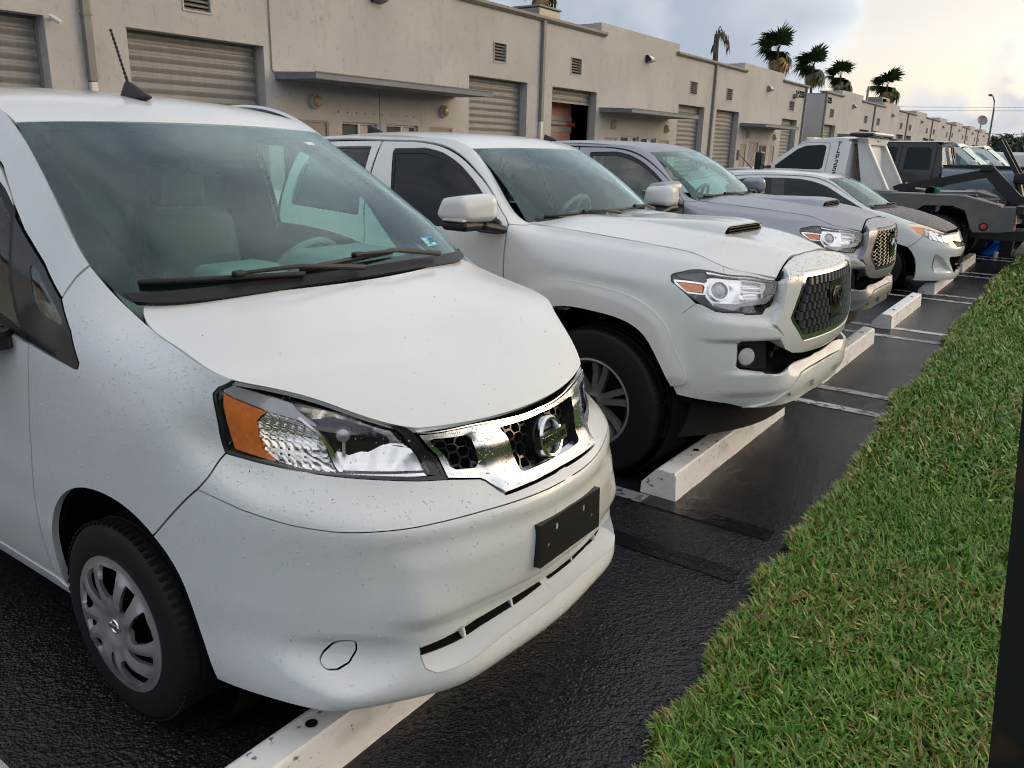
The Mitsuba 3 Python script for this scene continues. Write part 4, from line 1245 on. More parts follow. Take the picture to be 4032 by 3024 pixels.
        clear = rpoly([(.976, .985), (.945, 1.03), (.81, 1.012), (.721, .998), (.612, 1.012), (.519, 1.037), (.476, 1.015), (.459, .888), (.414, .659), (.439, .66), (.613, .679), (.685, .687), (.766, .7), (.901, .706), (.94, .797)], .004)
        put("inner_bezel", panel(S, Polygon([(.519, 1.045), (.478, 1.024), (.456, .97), (.436, .80), (.414, .655), (.372, .641), (.41, .8), (.432, .985), (.45, 1.038)]), .012, off=-.006), "mat_gloss_black", lk)
        amber = rpoly([(.966, .972), (.806, .914), (.822, .885), (.838, .84), (.828, .769), (.813, .727), (.768, .703), (.898, .712), (.926, .794), (.952, .894)], .002)
        put("amber_reflector", panel(S, amber, .012, off=-.012, lip=.02), "mat_amber", lk)
        turn = rpoly([(.803, .914), (.719, .905), (.674, .861), (.64, .791), (.617, .684), (.694, .692), (.766, .704), (.81, .727), (.826, .769), (.836, .83)], .002)
        put("turn_reflector", panel(S, turn, .008, off=-.024, lip=.02, shape=lambda q: -.012 * np.clip(1 - ((q[:, 0] - .735) / .08) ** 2 - ((q[:, 1] - .80) / .1) ** 2, 0, 1) + .0022 * np.sign(np.sin(q[:, 1] * 330)) * np.sign(np.sin(q[:, 0] * 260))), "mat_mirror_silver", lk)
        main = rpoly([(.716, .985), (.612, 1.003), (.519, 1.03), (.478, .97), (.45, .825), (.416, .668), (.609, .69), (.617, .746), (.649, .843), (.673, .89), (.705, .93)], .003)

        def bowl(q):
            a, b = (q[:, 0] - .585) / .17, (q[:, 1] - .855) / .2
            facet = .006 * np.abs(((q[:, 0] + .25 * (q[:, 1] - .8)) * 22) % 1 - .5)
            return -.045 * np.clip(1 - a * a - b * b, 0, 1) + facet
        put("reflector_bowl", panel(S, main, .009, off=-.018, shape=bowl, lip=.02), "mat_mirror_silver", lk)
        put("bulb_shield", cat(xf(lathe([(.001, .03), (.016, .026), (.019, .012), (.019, -.02), (.001, -.02)], 20, "z"), basis(S, (.594, .868), off=-.035)), xf(box((0, -.03, -.005), (.008, .05, .008)), basis(S, (.594, .868), off=-.03))), "mat_satin_silver", lk)
        put("divider", panel(S, LineString([(.70, .925), (.655, .86), (.622, .77), (.606, .69)]).buffer(.006), .006, off=-.008, lip=.02), "mat_mirror_silver", lk)
        put("upper_trim", panel(S, rpoly([(.972, .99), (.944, 1.026), (.81, 1.008), (.725, .995), (.708, .968), (.66, .915), (.655, .895), (.715, .912), (.806, .922), (.964, .98)], .002), .012, off=-.01, lip=.015), "mat_satin_silver", lk)
        put("lower_trim", panel(S, Polygon([(.90, .7), (.766, .696), (.68, .686), (.614, .68), (.425, .662), (.42, .653), (.614, .672), (.688, .68), (.78, .69), (.90, .695)]), .012, off=-.004, lip=.015), "mat_mirror_silver", lk)
        put("lens", panel(S, clear.buffer(.004), (.03, .02), off=-.001, lip=0), "mat_clear_lens", lk)
        # grille inlet beside the V
        inlet = rpoly([(.394, .906), (.386, .928), (.293, .89), (.282, .835), (.275, .665), (.287, .65), (.344, .656), (.356, .668)], .008)
        ik = put("grille_inlet", panel(S, inlet, .02, off=-.05, lip=0), "mat_dark_inside")
        put("honeycomb", panel(S, shapely.transform(densify(hexes(shapely.transform(densify(inlet.buffer(.006), .01), lambda p: np.column_stack([p[:, 0], np.interp(p[:, 1], [.615, .694, .793, .924], [.785, .85, .885, .92])])), .060, .0165, .0052), .006), lambda p: np.column_stack([p[:, 0], np.interp(p[:, 1], [.785, .85, .885, .92], [.615, .694, .793, .924])])).buffer(0), .008, off=-.024, lip=.012), "mat_gloss_black", ik)
        put("inlet_liner", walls(S, inlet, .05, top=.003), "mat_gloss_black", ik)
        # wheel arch, wheel
        put("wheel_arch_liner", lathe([(.36, -.835), (.375, -.80), (.375, -.50), (.05, -.50)], 40), "mat_dark_inside") if False else None
    # chrome
    inlet = rpoly([(.394, .906), (.386, .928), (.293, .89), (.282, .835), (.275, .665), (.287, .65), (.344, .656), (.356, .668)], .008)
    mesh = rpoly([(-.2, .889), (.112, .891), (.178, .886), (.186, .876), (.156, .61), (.148, .602), (.111, .602), (-.2, .601)], .004).intersection(half)
    chrome = Polygon([(0, .936), (.18, .945), (.279, .958), (.355, .974), (.416, .972), (.37, .638), (.284, .62), (.272, .612), (.239, .568), (.166, .571), (.081, .575), (0, .576)])
    vee = Polygon([(.279, .955), (.19, .945), (.19, .885), (.158, .60), (.155, .57), (.239, .566), (.25, .66), (.27, .85)])
    g = part("grille", both(panel(S, chrome.difference(mesh).difference(inlet), (.02, .012), off=.004, lip=.03, shape=lambda q: .005 * smooth01((.02 - shapely.distance(vee, shapely.points(q))) / .02))), "mat_chrome", t)
    part("top_strip", both(panel(S, Polygon([(0, .966), (.176, .974), (.277, .986), (.419, 1.001), (.418, .983), (.355, .984), (.279, .969), (.18, .956), (0, .946)]), .02, off=-.001)), "mat_chrome", g)
    part("lower_bevel", both(panel(S, Polygon([(0, .612), (.11, .614), (.15, .614), (.152, .588), (0, .588)]), .02, off=-.014, lip=.01, shape=lambda q: .015 * (.614 - q[:, 1]) / .026)), "mat_chrome", g)
    part("grille_back", both(panel(S, mesh.buffer(.01).intersection(half), .03, off=-.055, lip=0)), "mat_dark_inside", g)
    part("grille_liner", both(walls(S, mesh.buffer(-.0005), .055, top=.003)), "mat_gloss_black", g)
    full = shapely.union_all([mesh, affinity.scale(mesh, -1, 1, origin=(0, 0))]).buffer(.004)
    zz, vv = [.5, .725, .785, .85, .88, .907, .928, 1.1], [.30, .539, .615, .694, .793, .924, 1.051, 1.8]
    to_v = lambda p: np.column_stack([p[:, 0], np.interp(p[:, 1], zz, vv)])  # noqa: E731
    to_z = lambda p: np.column_stack([p[:, 0], np.interp(p[:, 1], vv, zz)])  # noqa: E731
    hx = shapely.transform(densify(hexes(shapely.transform(densify(full, .01), to_z), .064, .0165, .0052), .006), to_v).buffer(0).intersection(half)
    part("honeycomb", both(panel(S, hx, .008, off=-.024, lip=.014)), "mat_gloss_black", g)
    M = basis(S, (1e-3, .668), off=.016)
    M[:3, 3] += [0, .0, 0]
    e = part("emblem", xf(lathe([(.045, 0), (.049, .007), (.056, .009), (.062, .004), (.063, -.02), (.043, -.02), (.045, 0)], 56, "z"), M), "mat_chrome", t)
    part("backing", xf(lathe([(.001, -.012), (.062, -.012), (.066, -.02), (.066, -.05)], 40, "z"), M), "mat_emblem_black", e)
    bw = np.linspace(-.072, .072, 17)
    bz = .018 - 1.2 * bw ** 2
    bv = np.concatenate([np.stack([bw, 0 * bw + .019, bz], 1), np.stack([bw, 0 * bw - .019, bz], 1), np.stack([bw, 0 * bw + .019, bz - .02], 1), np.stack([bw, 0 * bw - .019, bz - .02], 1)])
    bf = []
    for i in range(16):
        for a, b in ((0, 17), (34, 0), (17, 51)):
            bf += [(a + i, b + i, b + i + 1), (a + i, b + i + 1, a + i + 1)]
    bf += [(0, 34, 51), (0, 51, 17), (16, 33, 67), (16, 67, 50)]
    part("name_bar", xf(TM(bv, np.array(bf), process=False), M), "mat_chrome", e, smooth=False)
    tm = text("NISSAN", .019, np.eye(4), .003, wide=1.28)
    v = np.array(tm.vertices)
    v[:, 2] += .0165 - 1.2 * v[:, 0] ** 2
    part("lettering", xf(TM(v, tm.faces, process=False), M), "mat_emblem_black", e, smooth=False)
    # hood, roof, windscreen
    part("hood", panel(H, H.whole(), .03, gap=.008, lip=.018), wp, t)
    part("roof", panel(R, R.whole(), (.05, .04), gap=.003, lip=.012, shape=lambda q: -.004 * np.exp(-((np.abs(q[:, 1] - .612) - .28) / .02) ** 2) * np.clip((q[:, 0] - .25) * 5, 0, 1)), wp, t)
    part("roof_back", box((-3.62, 0, 1.0), (.04, 1.6, 1.5)), wp, t)
    L = W.v[-1]
    clear = rpoly([(.805, .012), (.825, .03), (.836, .066), (.83, .25), (.815, .42), (.758, .469), (.696, .487), (.65, .504), (.638, .555), (.641, .723), (.657, .741), (.79, .82), (.81, L / 2 + .4), (.836, L - .066), (.825, L - .03), (.805, L - .012), (.5, L - .10), (.30, L - .12), (.16, L - .16), (.10, L - .18), (.076, L - .25), (.07, .75), (.071, .5), (.067, .446), (.073, .23), (.10, .16), (.16, .14), (.30, .10), (.5, .075)], .012)
    edge = W.whole()
    w = part("windscreen", panel(W, edge, (.06, .05), off=.001, lip=0), "mat_windscreen", t)
    clear2 = rpoly([(.805, .05), (.825, .065), (.836, .10), (.83, .30), (.815, .42), (.758, .469), (.696, .487), (.65, .504), (.638, .555), (.641, .723), (.657, .741), (.79, .82), (.81, L / 2 + .4), (.836, L - .10), (.825, L - .065), (.80, L - .05), (.5, L - .06), (.2, L - .075), (.11, L - .10), (.08, L - .15), (.074, L - .25), (.07, .75), (.071, .5), (.069, .446), (.076, .25), (.085, .14), (.12, .095), (.2, .075), (.5, .06)], .012)
    part("black_border", panel(W, edge.difference(clear2), .02, off=-.002, lip=0), "mat_frit", w)
    part("toll_tag", panel(W, Polygon([(.775, 1.07), (.775, 1.125), (.748, 1.125), (.748, 1.07)]), .02, off=.002, lip=0), "mat_sticker_white", w)
    sk = part("inspection_sticker", panel(W, Polygon([(.142, L - .29), (.142, L - .215), (.092, L - .215), (.092, L - .29)]), .02, off=.002, lip=0), "mat_sticker_blue", w)
    part("month_label", panel(W, Polygon([(.134, L - .288), (.134, L - .258), (.094, L - .258), (.094, L - .288)]), .02, off=.003, lip=0), "mat_sticker_white", sk)
    part("month_number", text("11", .026, basis(W, (.114, L - .273), off=.003), .0006), "mat_sticker_green", sk)
    part("year_number", text("22", .02, basis(W, (.122, L - .236), off=.003), .0006), "mat_emblem_black", sk)
    part("code_label", panel(W, Polygon([(.108, L - .247), (.108, L - .225), (.097, L - .225), (.097, L - .247)]), .02, off=.003, lip=0), "mat_sticker_white", sk)
    part("cowl", panel(W, shapely.box(.001, .01, .043, L - .01), .03, off=.006, lip=.02), "mat_black_plastic", t)
    wiper(t, W, (.075, .06), (.035, .47), (.02, .69))
    wiper(t, W, (.055, .47), (.085, .90), (.03, 1.10))
    # rain and grass clippings on the paint
    rain = cat(drops(S, fender.buffer(-.01), 800, 1), drops(S, bumper.difference(slot.buffer(.01)).difference(fog).buffer(-.01), 700, 2, shape=dimple), drops(S, fascia.buffer(0).buffer(-.01), 260, 3), drops(S, door.buffer(-.01), 200, 4))
    k = part("rain_drops", rain, "mat_rain", t, smooth=True)
    labels[k] = {"kind": "stuff"}
    rc = cat(drops(S, chrome.difference(mesh).difference(inlet).buffer(-.004), 160, 6, .001, .002, off=.0095), drops(S, lampout.buffer(-.015), 60, 7, .001, .0022))
    rc = cat(rc, mirror(rc))
    k = part("rain_beads", rc, "mat_bulb_glass", t, smooth=True)
    labels[k] = {"kind": "stuff"}
    k = part("grass_clippings", cat(flecks(H, H.whole().buffer(-.05), 34, 3), flecks(S, bumper.difference(slot.buffer(.01)).difference(fog).intersection(shapely.box(.05, .02, .95, .6)), 24, 5), flecks(S, fascia.buffer(0).buffer(-.01), 10, 6)), "mat_clipping", t, smooth=False)
    labels[k] = {"kind": "stuff"}
    # plate bracket
    pl = manifold3d.Manifold.cube((.032, .33, .128), True)
    for yy, zz, ss in ((-.075, .03, .018), (.075, .03, .018)):
        pl -= manifold3d.Manifold.cube((.1, ss, ss * 1.3), True).translate((0, yy, zz))
    for yy in (-.12, .12):
        pl -= manifold3d.Manifold.cylinder(.02, .009).rotate((0, 90, 0)).translate((.008, yy, -.01))
    pm = pl.to_mesh()
    k = part("plate_bracket", xf(TM(pm.vert_properties[:, :3], pm.tri_verts, process=False), trimesh.transformations.translation_matrix([.957, 0, .577]) @ rot(-2, [0, 1, 0])), "mat_black_plastic", t, smooth=False)
    part("bolt", cat(*[xf(lathe([(.001, .006), (.006, .004), (.007, 0)], 12, "x"), trimesh.transformations.translation_matrix([.967, yy, .567])) for yy in (-.12, .12)]), "mat_satin_silver", k)
    # lower intake
    vb = lambda u: np.interp(u, [0, .15, .28, .43, .505], [.106, .105, .098, .08, .079])  # noqa: E731
    slot = slot.intersection(half)

    def shelf(q):
        return -.002 - .085 * np.clip((q[:, 1] - vb(q[:, 0])) / .075, 0, 1) ** .8 + .004
    ii = part("lower_intake", both(cat(panel(S, slot, (.02, .008), shape=shelf, lip=0), walls(S, slot, .09, top=-.004))), "mat_white_paint", t)
    part("intake_slit", both(panel(S, Polygon([(.02, .140), (.30, .134), (.525, .118), (.527, .130), (.30, .150), (.02, .152)]), (.02, .006), off=.004, shape=shelf, lip=.01)), "mat_dark_inside", ii)
    part("intake_blade", both(panel(S, Polygon([(.0, .153), (.30, .150), (.526, .136), (.526, .148), (.30, .163), (0, .165)]), (.02, .006), off=.012, shape=shelf, lip=.02)), "mat_white_paint", ii)
    for uu in (.17, .37):
        for f in (lambda m: m, mirror):
            part("intake_rib", f(xf(box((0, 0, 0), (.007, .03, .03)), basis(S, (uu, .142), off=-.052))), "mat_white_paint", ii)
    # dark inner shell
    hole = rpoly(archT + arch[1:] + [(1.165, -.1), (1.82, -.1)]).buffer(-.004)
    shell = S.whole().difference(shapely.union_all([hole, dwin.buffer(-.004), qglass, slot.buffer(.002), mesh.buffer(.004), inlet.buffer(.004), lampout.buffer(.004), rpoly(ell((4.28, 0.07), .40, .40))]))
    part("inner_shell", both(panel(S, shell.difference(fog.buffer(.09)).intersection(half), (.05, .03), off=-.032, lip=0)), "mat_dark_inside", t)
    Hs = panel(H, H.whole(), .06, off=-.03, lip=0)
    part("underhood", cat(Hs, box((-1.55, 0, .30), (3.3, 1.5, .03)), box((.42, 0, .3), (.7, .9, .02))), "mat_dark_inside", t)
    # cabin
    part("dashboard", cat(rbox((-.22, 0, 1.0), (.62, 1.36, .3), .06), rbox((-.30, .36, 1.15), (.34, .44, .16), .06), rbox((-.42, -.05, .95), (.2, .3, .5), .04)), "mat_dash", t)
    sw = trimesh.transformations.translation_matrix([-.56, .37, 1.09]) @ rot(-62, [0, 1, 0]) @ rot(90, [1, 0, 0])
    k = part("steering_wheel", xf(cat(ring(.175, .014), xf(rbox((0, 0, 0), (.13, .04, .1), .02), np.eye(4)), box((.0, 0, 0), (.33, .02, .035)), box((0, 0, -.09), (.035, .02, .15))), sw), "mat_dash", t)
    for yy in (.37, -.37):
        sk = part("seat", cat(rbox((-1.05, yy, .72), (.5, .48, .16), .06), xf(rbox((0, 0, .28), (.14, .48, .6), .06), trimesh.transformations.translation_matrix([-1.25, yy, .75]) @ rot(-14, [0, 1, 0]))), "mat_seat_cloth", t)
        part("headrest", rbox((-1.41, yy, 1.42), (.1, .26, .2), .04), "mat_seat_cloth", sk)
    part("bulkhead", box((-1.6, 0, 1.05), (.03, 1.5, 1.3)), "mat_cabin_grey", t)
    part("headliner", panel(R, shapely.box(.02, .06, 1.0, 1.165), .08, off=-.03, lip=0), "mat_cabin_grey", t)
    part("sensor_cover", xf(rbox((0, 0, 0), (.2, .09, .05), .02), basis(W, (.70, .60), off=-.05)), "mat_black_plastic", t)
    # mirrors, aerial
    for f in (lambda m: m, mirror):
        mk = part("side_mirror", f(xf(rbox((0, 0, 0), (.16, .16, .24), .06, 4), trimesh.transformations.translation_matrix([-.54, -1.02, 1.17]))), wp, t)
        part("mirror_arm", f(cat(bar((-.40, -.83, 1.075), (-.53, -.98, 1.05), (.12, .05)), rbox((-.54, -1.0, 1.04), (.15, .16, .05), .02))), "mat_black_plastic", mk)
    A0, A1 = on(R, (.30, .535), 0), None
    base = manifold3d.Manifold.batch_hull([manifold3d.Manifold.sphere(.022, 16).scale((1.5, 1, .5)).translate((.05, 0, 0)), manifold3d.Manifold.sphere(.028, 16).scale((1.6, 1, .4)).translate((-.05, 0, 0)), manifold3d.Manifold.sphere(.012, 12).translate((-.055, 0, .045)), manifold3d.Manifold.sphere(.012, 12).translate((-.03, 0, .04))]).to_mesh()
    ak = part("aerial", TM(base.vert_properties[:, :3] + A0 + [0, 0, .003], base.tri_verts, process=False), "mat_black_plastic", t)
    hh = np.linspace(0, .20, 60)
    part("mast", tube(np.stack([A0[0] - .045 - hh * .42, A0[1] + 0 * hh, A0[2] + .04 + hh], 1), .0045 + .0016 * np.sin(hh * 420) * (hh > .03) + .004 * np.exp(-hh * 60), 8), "mat_black_plastic", ak)
    # arches and wheels
    for f in (lambda m: m, mirror):
        for ax, sw_ in ((.03, 0), (-2.925, 0)):
            lin = xf(lathe([(.372, .735), (.38, .70), (.38, .45), (.02, .45)], 48), trimesh.transformations.translation_matrix([ax, 0, .30]))
            lin = TM(np.asarray(lin.vertices) * [1, -1, 1], np.asarray(lin.faces)[:, ::-1], process=False)
            part("wheel_arch", f(lin), "mat_dark_inside", t)
            build_hub(t, f, ax if ax < -1 else .0, -.835, .300)
    return t


def flow(pts, n=5):
    """A smooth line through points."""
    p = np.asarray(pts, float)
    s = np.concatenate([[0], np.cumsum(np.linalg.norm(np.diff(p, axis=0), axis=1))])
    t = np.concatenate([np.linspace(a, b, n, endpoint=False) for a, b in zip(s[:-1], s[1:])] + [s[-1:]])
    return [tuple(x) for x in CubicSpline(s, p)(t)]


def smooth01(x):
    x = np.clip(x, 0, 1)
    return x * x * (3 - 2 * x)


def build_hub(t, f, ax, yy, R, r=.205):
    """A wheel with a plastic cover of five paired blades."""
    tr = trimesh.transformations.translation_matrix([ax, yy, R])
    wk = part("wheel", f(xf(tyre(R, r - .01, .185, 0), tr)), "mat_rubber", t)
    holes = []
    for k in range(5):
        for da, w, r0, r1 in ((0, 15, .10, .185), (36, 7.0, .085, .178)):
            a = k * 72 + da + 10
            p = []
            for rr, g, tw in ((r0, .55, 0), (r0 + .02, .85, 2), (r1 - .03, 1.0, 8), (r1, .9, 11)):
                p.append((rr, a - w * g + tw))
            for rr, g, tw in ((r1, .9, 11), (r1 - .03, 1.0, 8), (r0 + .02, .85, 2), (r0, .55, 0)):
                p.append((rr, a + w * g + tw))
            holes.append(rpoly([(rr * math.cos(math.radians(b)), rr * math.sin(math.radians(b))) for rr, b in p], .004))
    disc = Point(0, 0).buffer(r, quad_segs=24).difference(shapely.union_all(holes))

    def dish(q):
        rr = np.hypot(q[:, 0], q[:, 1])
        an = np.degrees(np.arctan2(q[:, 1], q[:, 0])) - 10 - 70 * (rr - .1)
        ridge = np.abs(((an - 18) % 36) / 36 - .5) * 2
        y = -.012 + .045 * smooth01((.10 - rr) / .1) * 0 - .022 * np.cos(np.clip(rr / r, 0, 1) * math.pi) * 0
        y = -.006 - .020 * smooth01((r - rr) / .09) + .012 * smooth01((.06 - rr) / .04) - .010 * ridge * smooth01((rr - .06) / .04) * smooth01((r - .01 - rr) / .03)
        return np.stack([q[:, 0], y, q[:, 1]], 1)
    D = Sheet(dish)
    part("wheel_cover", f(xf(panel(D, disc, .006, lip=.012), tr)), "mat_satin_silver", wk)
    part("wheel_back", f(xf(lathe([(.001, .05), (.19, .05), (.198, .0)], 32), tr)), "mat_dark_inside", wk)
    M = tr @ frame([0, -.018, 0], [0, -1, 0])
    part("centre_emblem", f(xf(cat(lathe([(.016, 0), (.018, .003), (.021, .003), (.023, 0)], 28, "z"), box((0, 0, .003), (.052, .012, .004))), M)), "mat_chrome", wk)
# ---------------------------------------------------------------- the two pickups and the sedan
def alloy(t, f, ax, yy, R, r, w, spokes=6, face="alloy_grey", twin=9.0):
    """A wheel with an alloy rim of split spokes."""
    tr = trimesh.transformations.translation_matrix([ax, yy, R])
    wk = part("wheel", f(xf(tyre(R, r - .012, w, 0), tr)), "mat_rubber", t)
    part("rim", f(xf(lathe([(r + .004, .0), (r + .006, -.008), (r - .004, -.010), (r - .014, .004), (r - .022, .07), (r - .03, .14)], 48), tr)), "mat_satin_silver", wk)
    part("rim_well", f(xf(lathe([(.001, .07), (.13, .075), (r - .02, .10)], 32), tr)), "mat_dark_inside", wk)
    pol = [Point(0, 0).buffer(.062, quad_segs=8)]
    for k in range(spokes):
        a0 = k * 360 / spokes + 18
        for s in (-1, 1):
            pol.append(LineString([(.04 * math.cos(math.radians(a0 + s * 14)), .04 * math.sin(math.radians(a0 + s * 14))), (r * .99 * math.cos(math.radians(a0 + s * twin)), r * .99 * math.sin(math.radians(a0 + s * twin)))]).buffer(.012 + .004, cap_style="flat"))
    pol = shapely.union_all(pol).intersection(Point(0, 0).buffer(r - .004, quad_segs=16))
    D = Sheet(lambda q: np.stack([q[:, 0], .004 + .022 * smooth01((r - np.hypot(q[:, 0], q[:, 1])) / .09) - .012 * smooth01((.05 - np.hypot(q[:, 0], q[:, 1])) / .03), q[:, 1]], 1))
    part("spokes", f(xf(panel(D, pol, .012, lip=.03), tr)), "mat_" + face, wk)
    part("hub_cap", f(xf(lathe([(.001, 0), (.03, .002), (.034, .012)], 20), tr)), "mat_gloss_black", wk)


def arch_well(t, f, ax, R, z, w0, w1):
    m = lathe([(R - .012, w1), (R, w1 - .03), (R, w0), (.02, w0)], 40)
    m = TM(np.asarray(m.vertices) * [1, -1, 1] + [ax, 0, z], np.asarray(m.faces)[:, ::-1], process=False)
    part("wheel_arch", f(m), "mat_dark_inside", t)


def oval(M, a, b, r, n=36):
    g = np.linspace(0, 2 * np.pi, n + 1)
    return xf(tube(np.stack([a * np.cos(g), b * np.sin(g), 0 * g], 1), r, 6, False), M)


def build_truck(x, y, deg, name, label, pm, newer, window):
    t = thing(name, label, "pickup truck", pose(x, y, deg))
    S, G, H, W, R = truck_side(), truck_pod(), truck_hood(), truck_shield(), truck_roof()
    pm = "mat_" + pm
    half = shapely.box(0, -1, 9, 9)
    seam = [(.935, .527), (1.0, .483), (1.084, .43)]
    flO = [(2.03, .10), (2.025, .25), (1.98, .40), (1.9, .487), (1.791, .544), (1.60, .566), (1.392, .549), (1.188, .505), (1.112, .45), (1.081, .402), (1.055, .333), (1.012, .238), (.982, .165), (.992, .146), (1.047, .126)]
    flI = [(1.95, .10), (1.93, .2), (1.88, .30), (1.80, .385), (1.695, .43), (1.47, .437), (1.285, .412), (1.202, .37), (1.139, .286), (1.092, .201), (1.05, .126)]
    flI, flO = flow(flI), flow(flO[:-2]) + flO[-2:]
    lampB = [(.621, .482), (.709, .481), (.722, .488), (.809, .49), (.852, .495), (.91, .524), (1.0, .583), (1.024, .632)]
    lamp = rpoly(lampB + [(1.022, .662), (1.012, .672), (.964, .691), (.781, .80), (.646, .862), (.540, .885), (.524, .85), (.515, .709), (.531, .595), (.574, .515), (.60, .508)], .003)
    slot = [(-.1, .195), (.295, .195), (.536, .186), (.606, .194), (.732, .213), (.763, .236), (.759, .341), (.737, .357), (.556, .355), (.49, .354), (.49, .9), (-.1, .95)]
    slot = rpoly(slot, .006).intersection(half)
    bump = Polygon([(0, .155), (.176, .155), (.311, .149), (.416, .114), (.487, .079), (.537, .042), (.648, .010), (.734, .035), (1.008, .079), (1.042, .119), (1.06, .13), (1.084, .2), (1.13, .30), (1.15, .37), (1.10, .44), (1.0, .483), (.935, .527), (.91, .522), (.852, .493), (.809, .488), (.722, .486), (.709, .479), (.621, .479), (.60, .505), (.45, .55), (.45, .354), (0, .354)]).difference(slot)
    
    def wing(q):
        u, v = q[:, 0], q[:, 1]
        top = np.interp(u, [.4, .62, .75, .95, 1.05], [.40, .47, .48, .50, .44])
        k = smooth01((v - .352) / .012) * smooth01((top - v) / .05) * smooth01((.98 - u) / .2)
        low = smooth01((.215 - v) / .02) * smooth01((v - .06) / .05) * smooth01((.86 - u) / .15) * smooth01((u - .1) / .2)
        return .022 * k + .014 * low
    part("bumper", both(panel(S, bump.buffer(0), (.018, .010), lip=.04, shape=wing)), pm, t)
    skid = Polygon([(0, -.02), (.60, -.02), (.646, .006), (.535, .038), (.485, .075), (.414, .11), (.309, .145), (.174, .151), (0, .151)]).intersection(S.whole())

    def scallop(q):
        u = q[:, 0]
        low = np.interp(u, [0, .12, .15, .25, .28, .40, .43, .6], [.05, .05, .09, .09, .055, .055, .08, .02])
        return .016 * (1 - smooth01((low - q[:, 1]) / .012) * .9)
    part("skid_plate", both(panel(S, skid, (.012, .006), shape=scallop, lip=.05)), pm if not newer else "mat_skid_grey", t)
    # the black mouth between bumper and grille, with fog lights
    k = part("lower_grille", both(panel(S, slot, .03, off=-.07, lip=0)), "mat_dark_inside", t)
    part("mouth_wall", both(walls(S, slot, .07)), "mat_black_plastic", k)
    part("mouth_bar", both(panel(S, Polygon([(0, .275), (.55, .29), (.55, .265), (0, .25)]), .03, off=-.04, lip=.02)), "mat_black_plastic", k)
    for f in (lambda m: m, mirror):
        part("fog_surround", f(panel(S, rpoly([(.757, .24), (.753, .338), (.735, .35), (.58, .348), (.57, .20), (.606, .2), (.732, .22)], .004), .03, off=-.05, lip=0)), "mat_gloss_black", k)
        M = basis(S, (.70, .279), off=-.02)
        fk = part("fog_light", f(xf(lathe([(.001, .012), (.03, .008), (.042, -.004), (.044, -.04)], 28, "z"), M)), "mat_bulb_glass", t)
        part("rim_ring", f(xf(lathe([(.042, -.004), (.047, .0), (.05, -.006), (.05, -.04)], 28, "z"), M)), "mat_black_plastic", fk)
    air = Sheet(lambda q: np.stack([.66 - .5 * np.abs(q[:, 0]) ** 2.4, q[:, 0], q[:, 1]], 1))
    part("air_dam", panel(air, shapely.box(-.80, .25, .80, .47), .05, lip=.01), "mat_rough_black", t)
    # pod round the grille
    pod = [(0, 1.140), (.18, 1.137), (.30, 1.128), (.42, 1.112), (.478, 1.085), (.508, 1.05), (.52, 1.0), (.54, .93), (.575, .885), (.59, .862), (.56, .835), (.525, .80), (.545, .785), (.50, .735), (.425, .705), (.30, .688), (0, .672)]
    pod = rpoly(pod + [(-x_, z_) for x_, z_ in pod[::-1]], .004)
    hexo = rpoly([(.335, 1.088), (.366, 1.072), (.488, .885), (.472, .858), (.37, .762), (.345, .755), (-.345, .755), (-.37, .762), (-.472, .858), (-.488, .885), (-.366, 1.072), (-.335, 1.088)], .004)
    hexi = rpoly([(.335, 1.064), (.346, 1.054), (.458, .892), (.447, .868), (.362, .786), (-.362, .786), (-.447, .868), (-.458, .892), (-.346, 1.054), (-.335, 1.064)], .004)
    part("grille_surround", panel(G, pod.difference(hexo), .014, lip=.10), pm, t)
    g = part("grille", panel(G, hexo.difference(hexi), .012, off=-.004, lip=.03, shape=lambda q: -.02 * smooth01(1 - shapely.distance(shapely.points(q), hexo.exterior) / .03) * 0), "mat_chrome" if not newer else "mat_dark_alloy", t)
    part("grille_back", panel(G, hexi.buffer(.004), .04, off=-.07, lip=0), "mat_dark_inside", g)
    part("grille_wall", walls(G, hexi, .07), "mat_gloss_black", g)
    ms = []
    logo = Polygon([(.105, .99), (.085, 1.025), (-.085, 1.025), (-.105, .99), (-.08, .845), (.08, .845)])
    if newer:
        for r in range(10):
            z0 = .80 + r * .0285
            yy = np.arange(-.47, .471, .024)
            zz = z0 + .0095 * np.array([1, 1, -1, -1])[np.arange(len(yy)) % 4]
            for run in np.split(np.arange(len(yy)), range(4, len(yy), 4)):
                run = np.append(run, run[-1] + 1) if run[-1] + 1 < len(yy) else run
                q = np.stack([yy[run], zz[run]], 1)
                if len(q) < 3 or not hexi.contains(Point(q.mean(0))) or logo.buffer(.01).contains(Point(q.mean(0))):
                    continue
                p, n = G.ev(q), G.nrm(q)
                ms.append(tube(p - n * .012, .0066, 6))
    else:
        for r in range(7):
            z0 = .806 + r * .040
            for c in range(-10, 11):
                y0 = (c + .5 * (r % 2)) * .050
                if not hexi.buffer(-.012).contains(Point(y0, z0)) or logo.contains(Point(y0, z0)):
                    continue
                M = basis(G, (y0, z0), off=-.022)
                tab = trimesh.creation.extrude_polygon(Polygon([(-.013, -.018), (.011, -.018), (.013, .017), (-.006, .017)]), .022, engine="earcut")
                v = np.array(tab.vertices)
                v[:, 1] += (v[:, 2] - .01) * -.35
                v[:, 0] += (v[:, 2] > .015) * .003
                ms.append(xf(TM(v, tab.faces, process=False), M))
            ms.append(panel(G, shapely.box(-.46, z0 - .022, .46, z0 - .017).intersection(hexi), .04, off=-.03, lip=.01))
    gk = part("grille_tab", cat(*ms), "mat_grille_grey", g, smooth=False if not newer else 40)
    labels[gk] = {"kind": "stuff"}
    part("badge_panel", panel(G, logo, .02, off=.002, lip=.05), "mat_gloss_black", g)
    M = basis(G, (0, .935), off=.008)
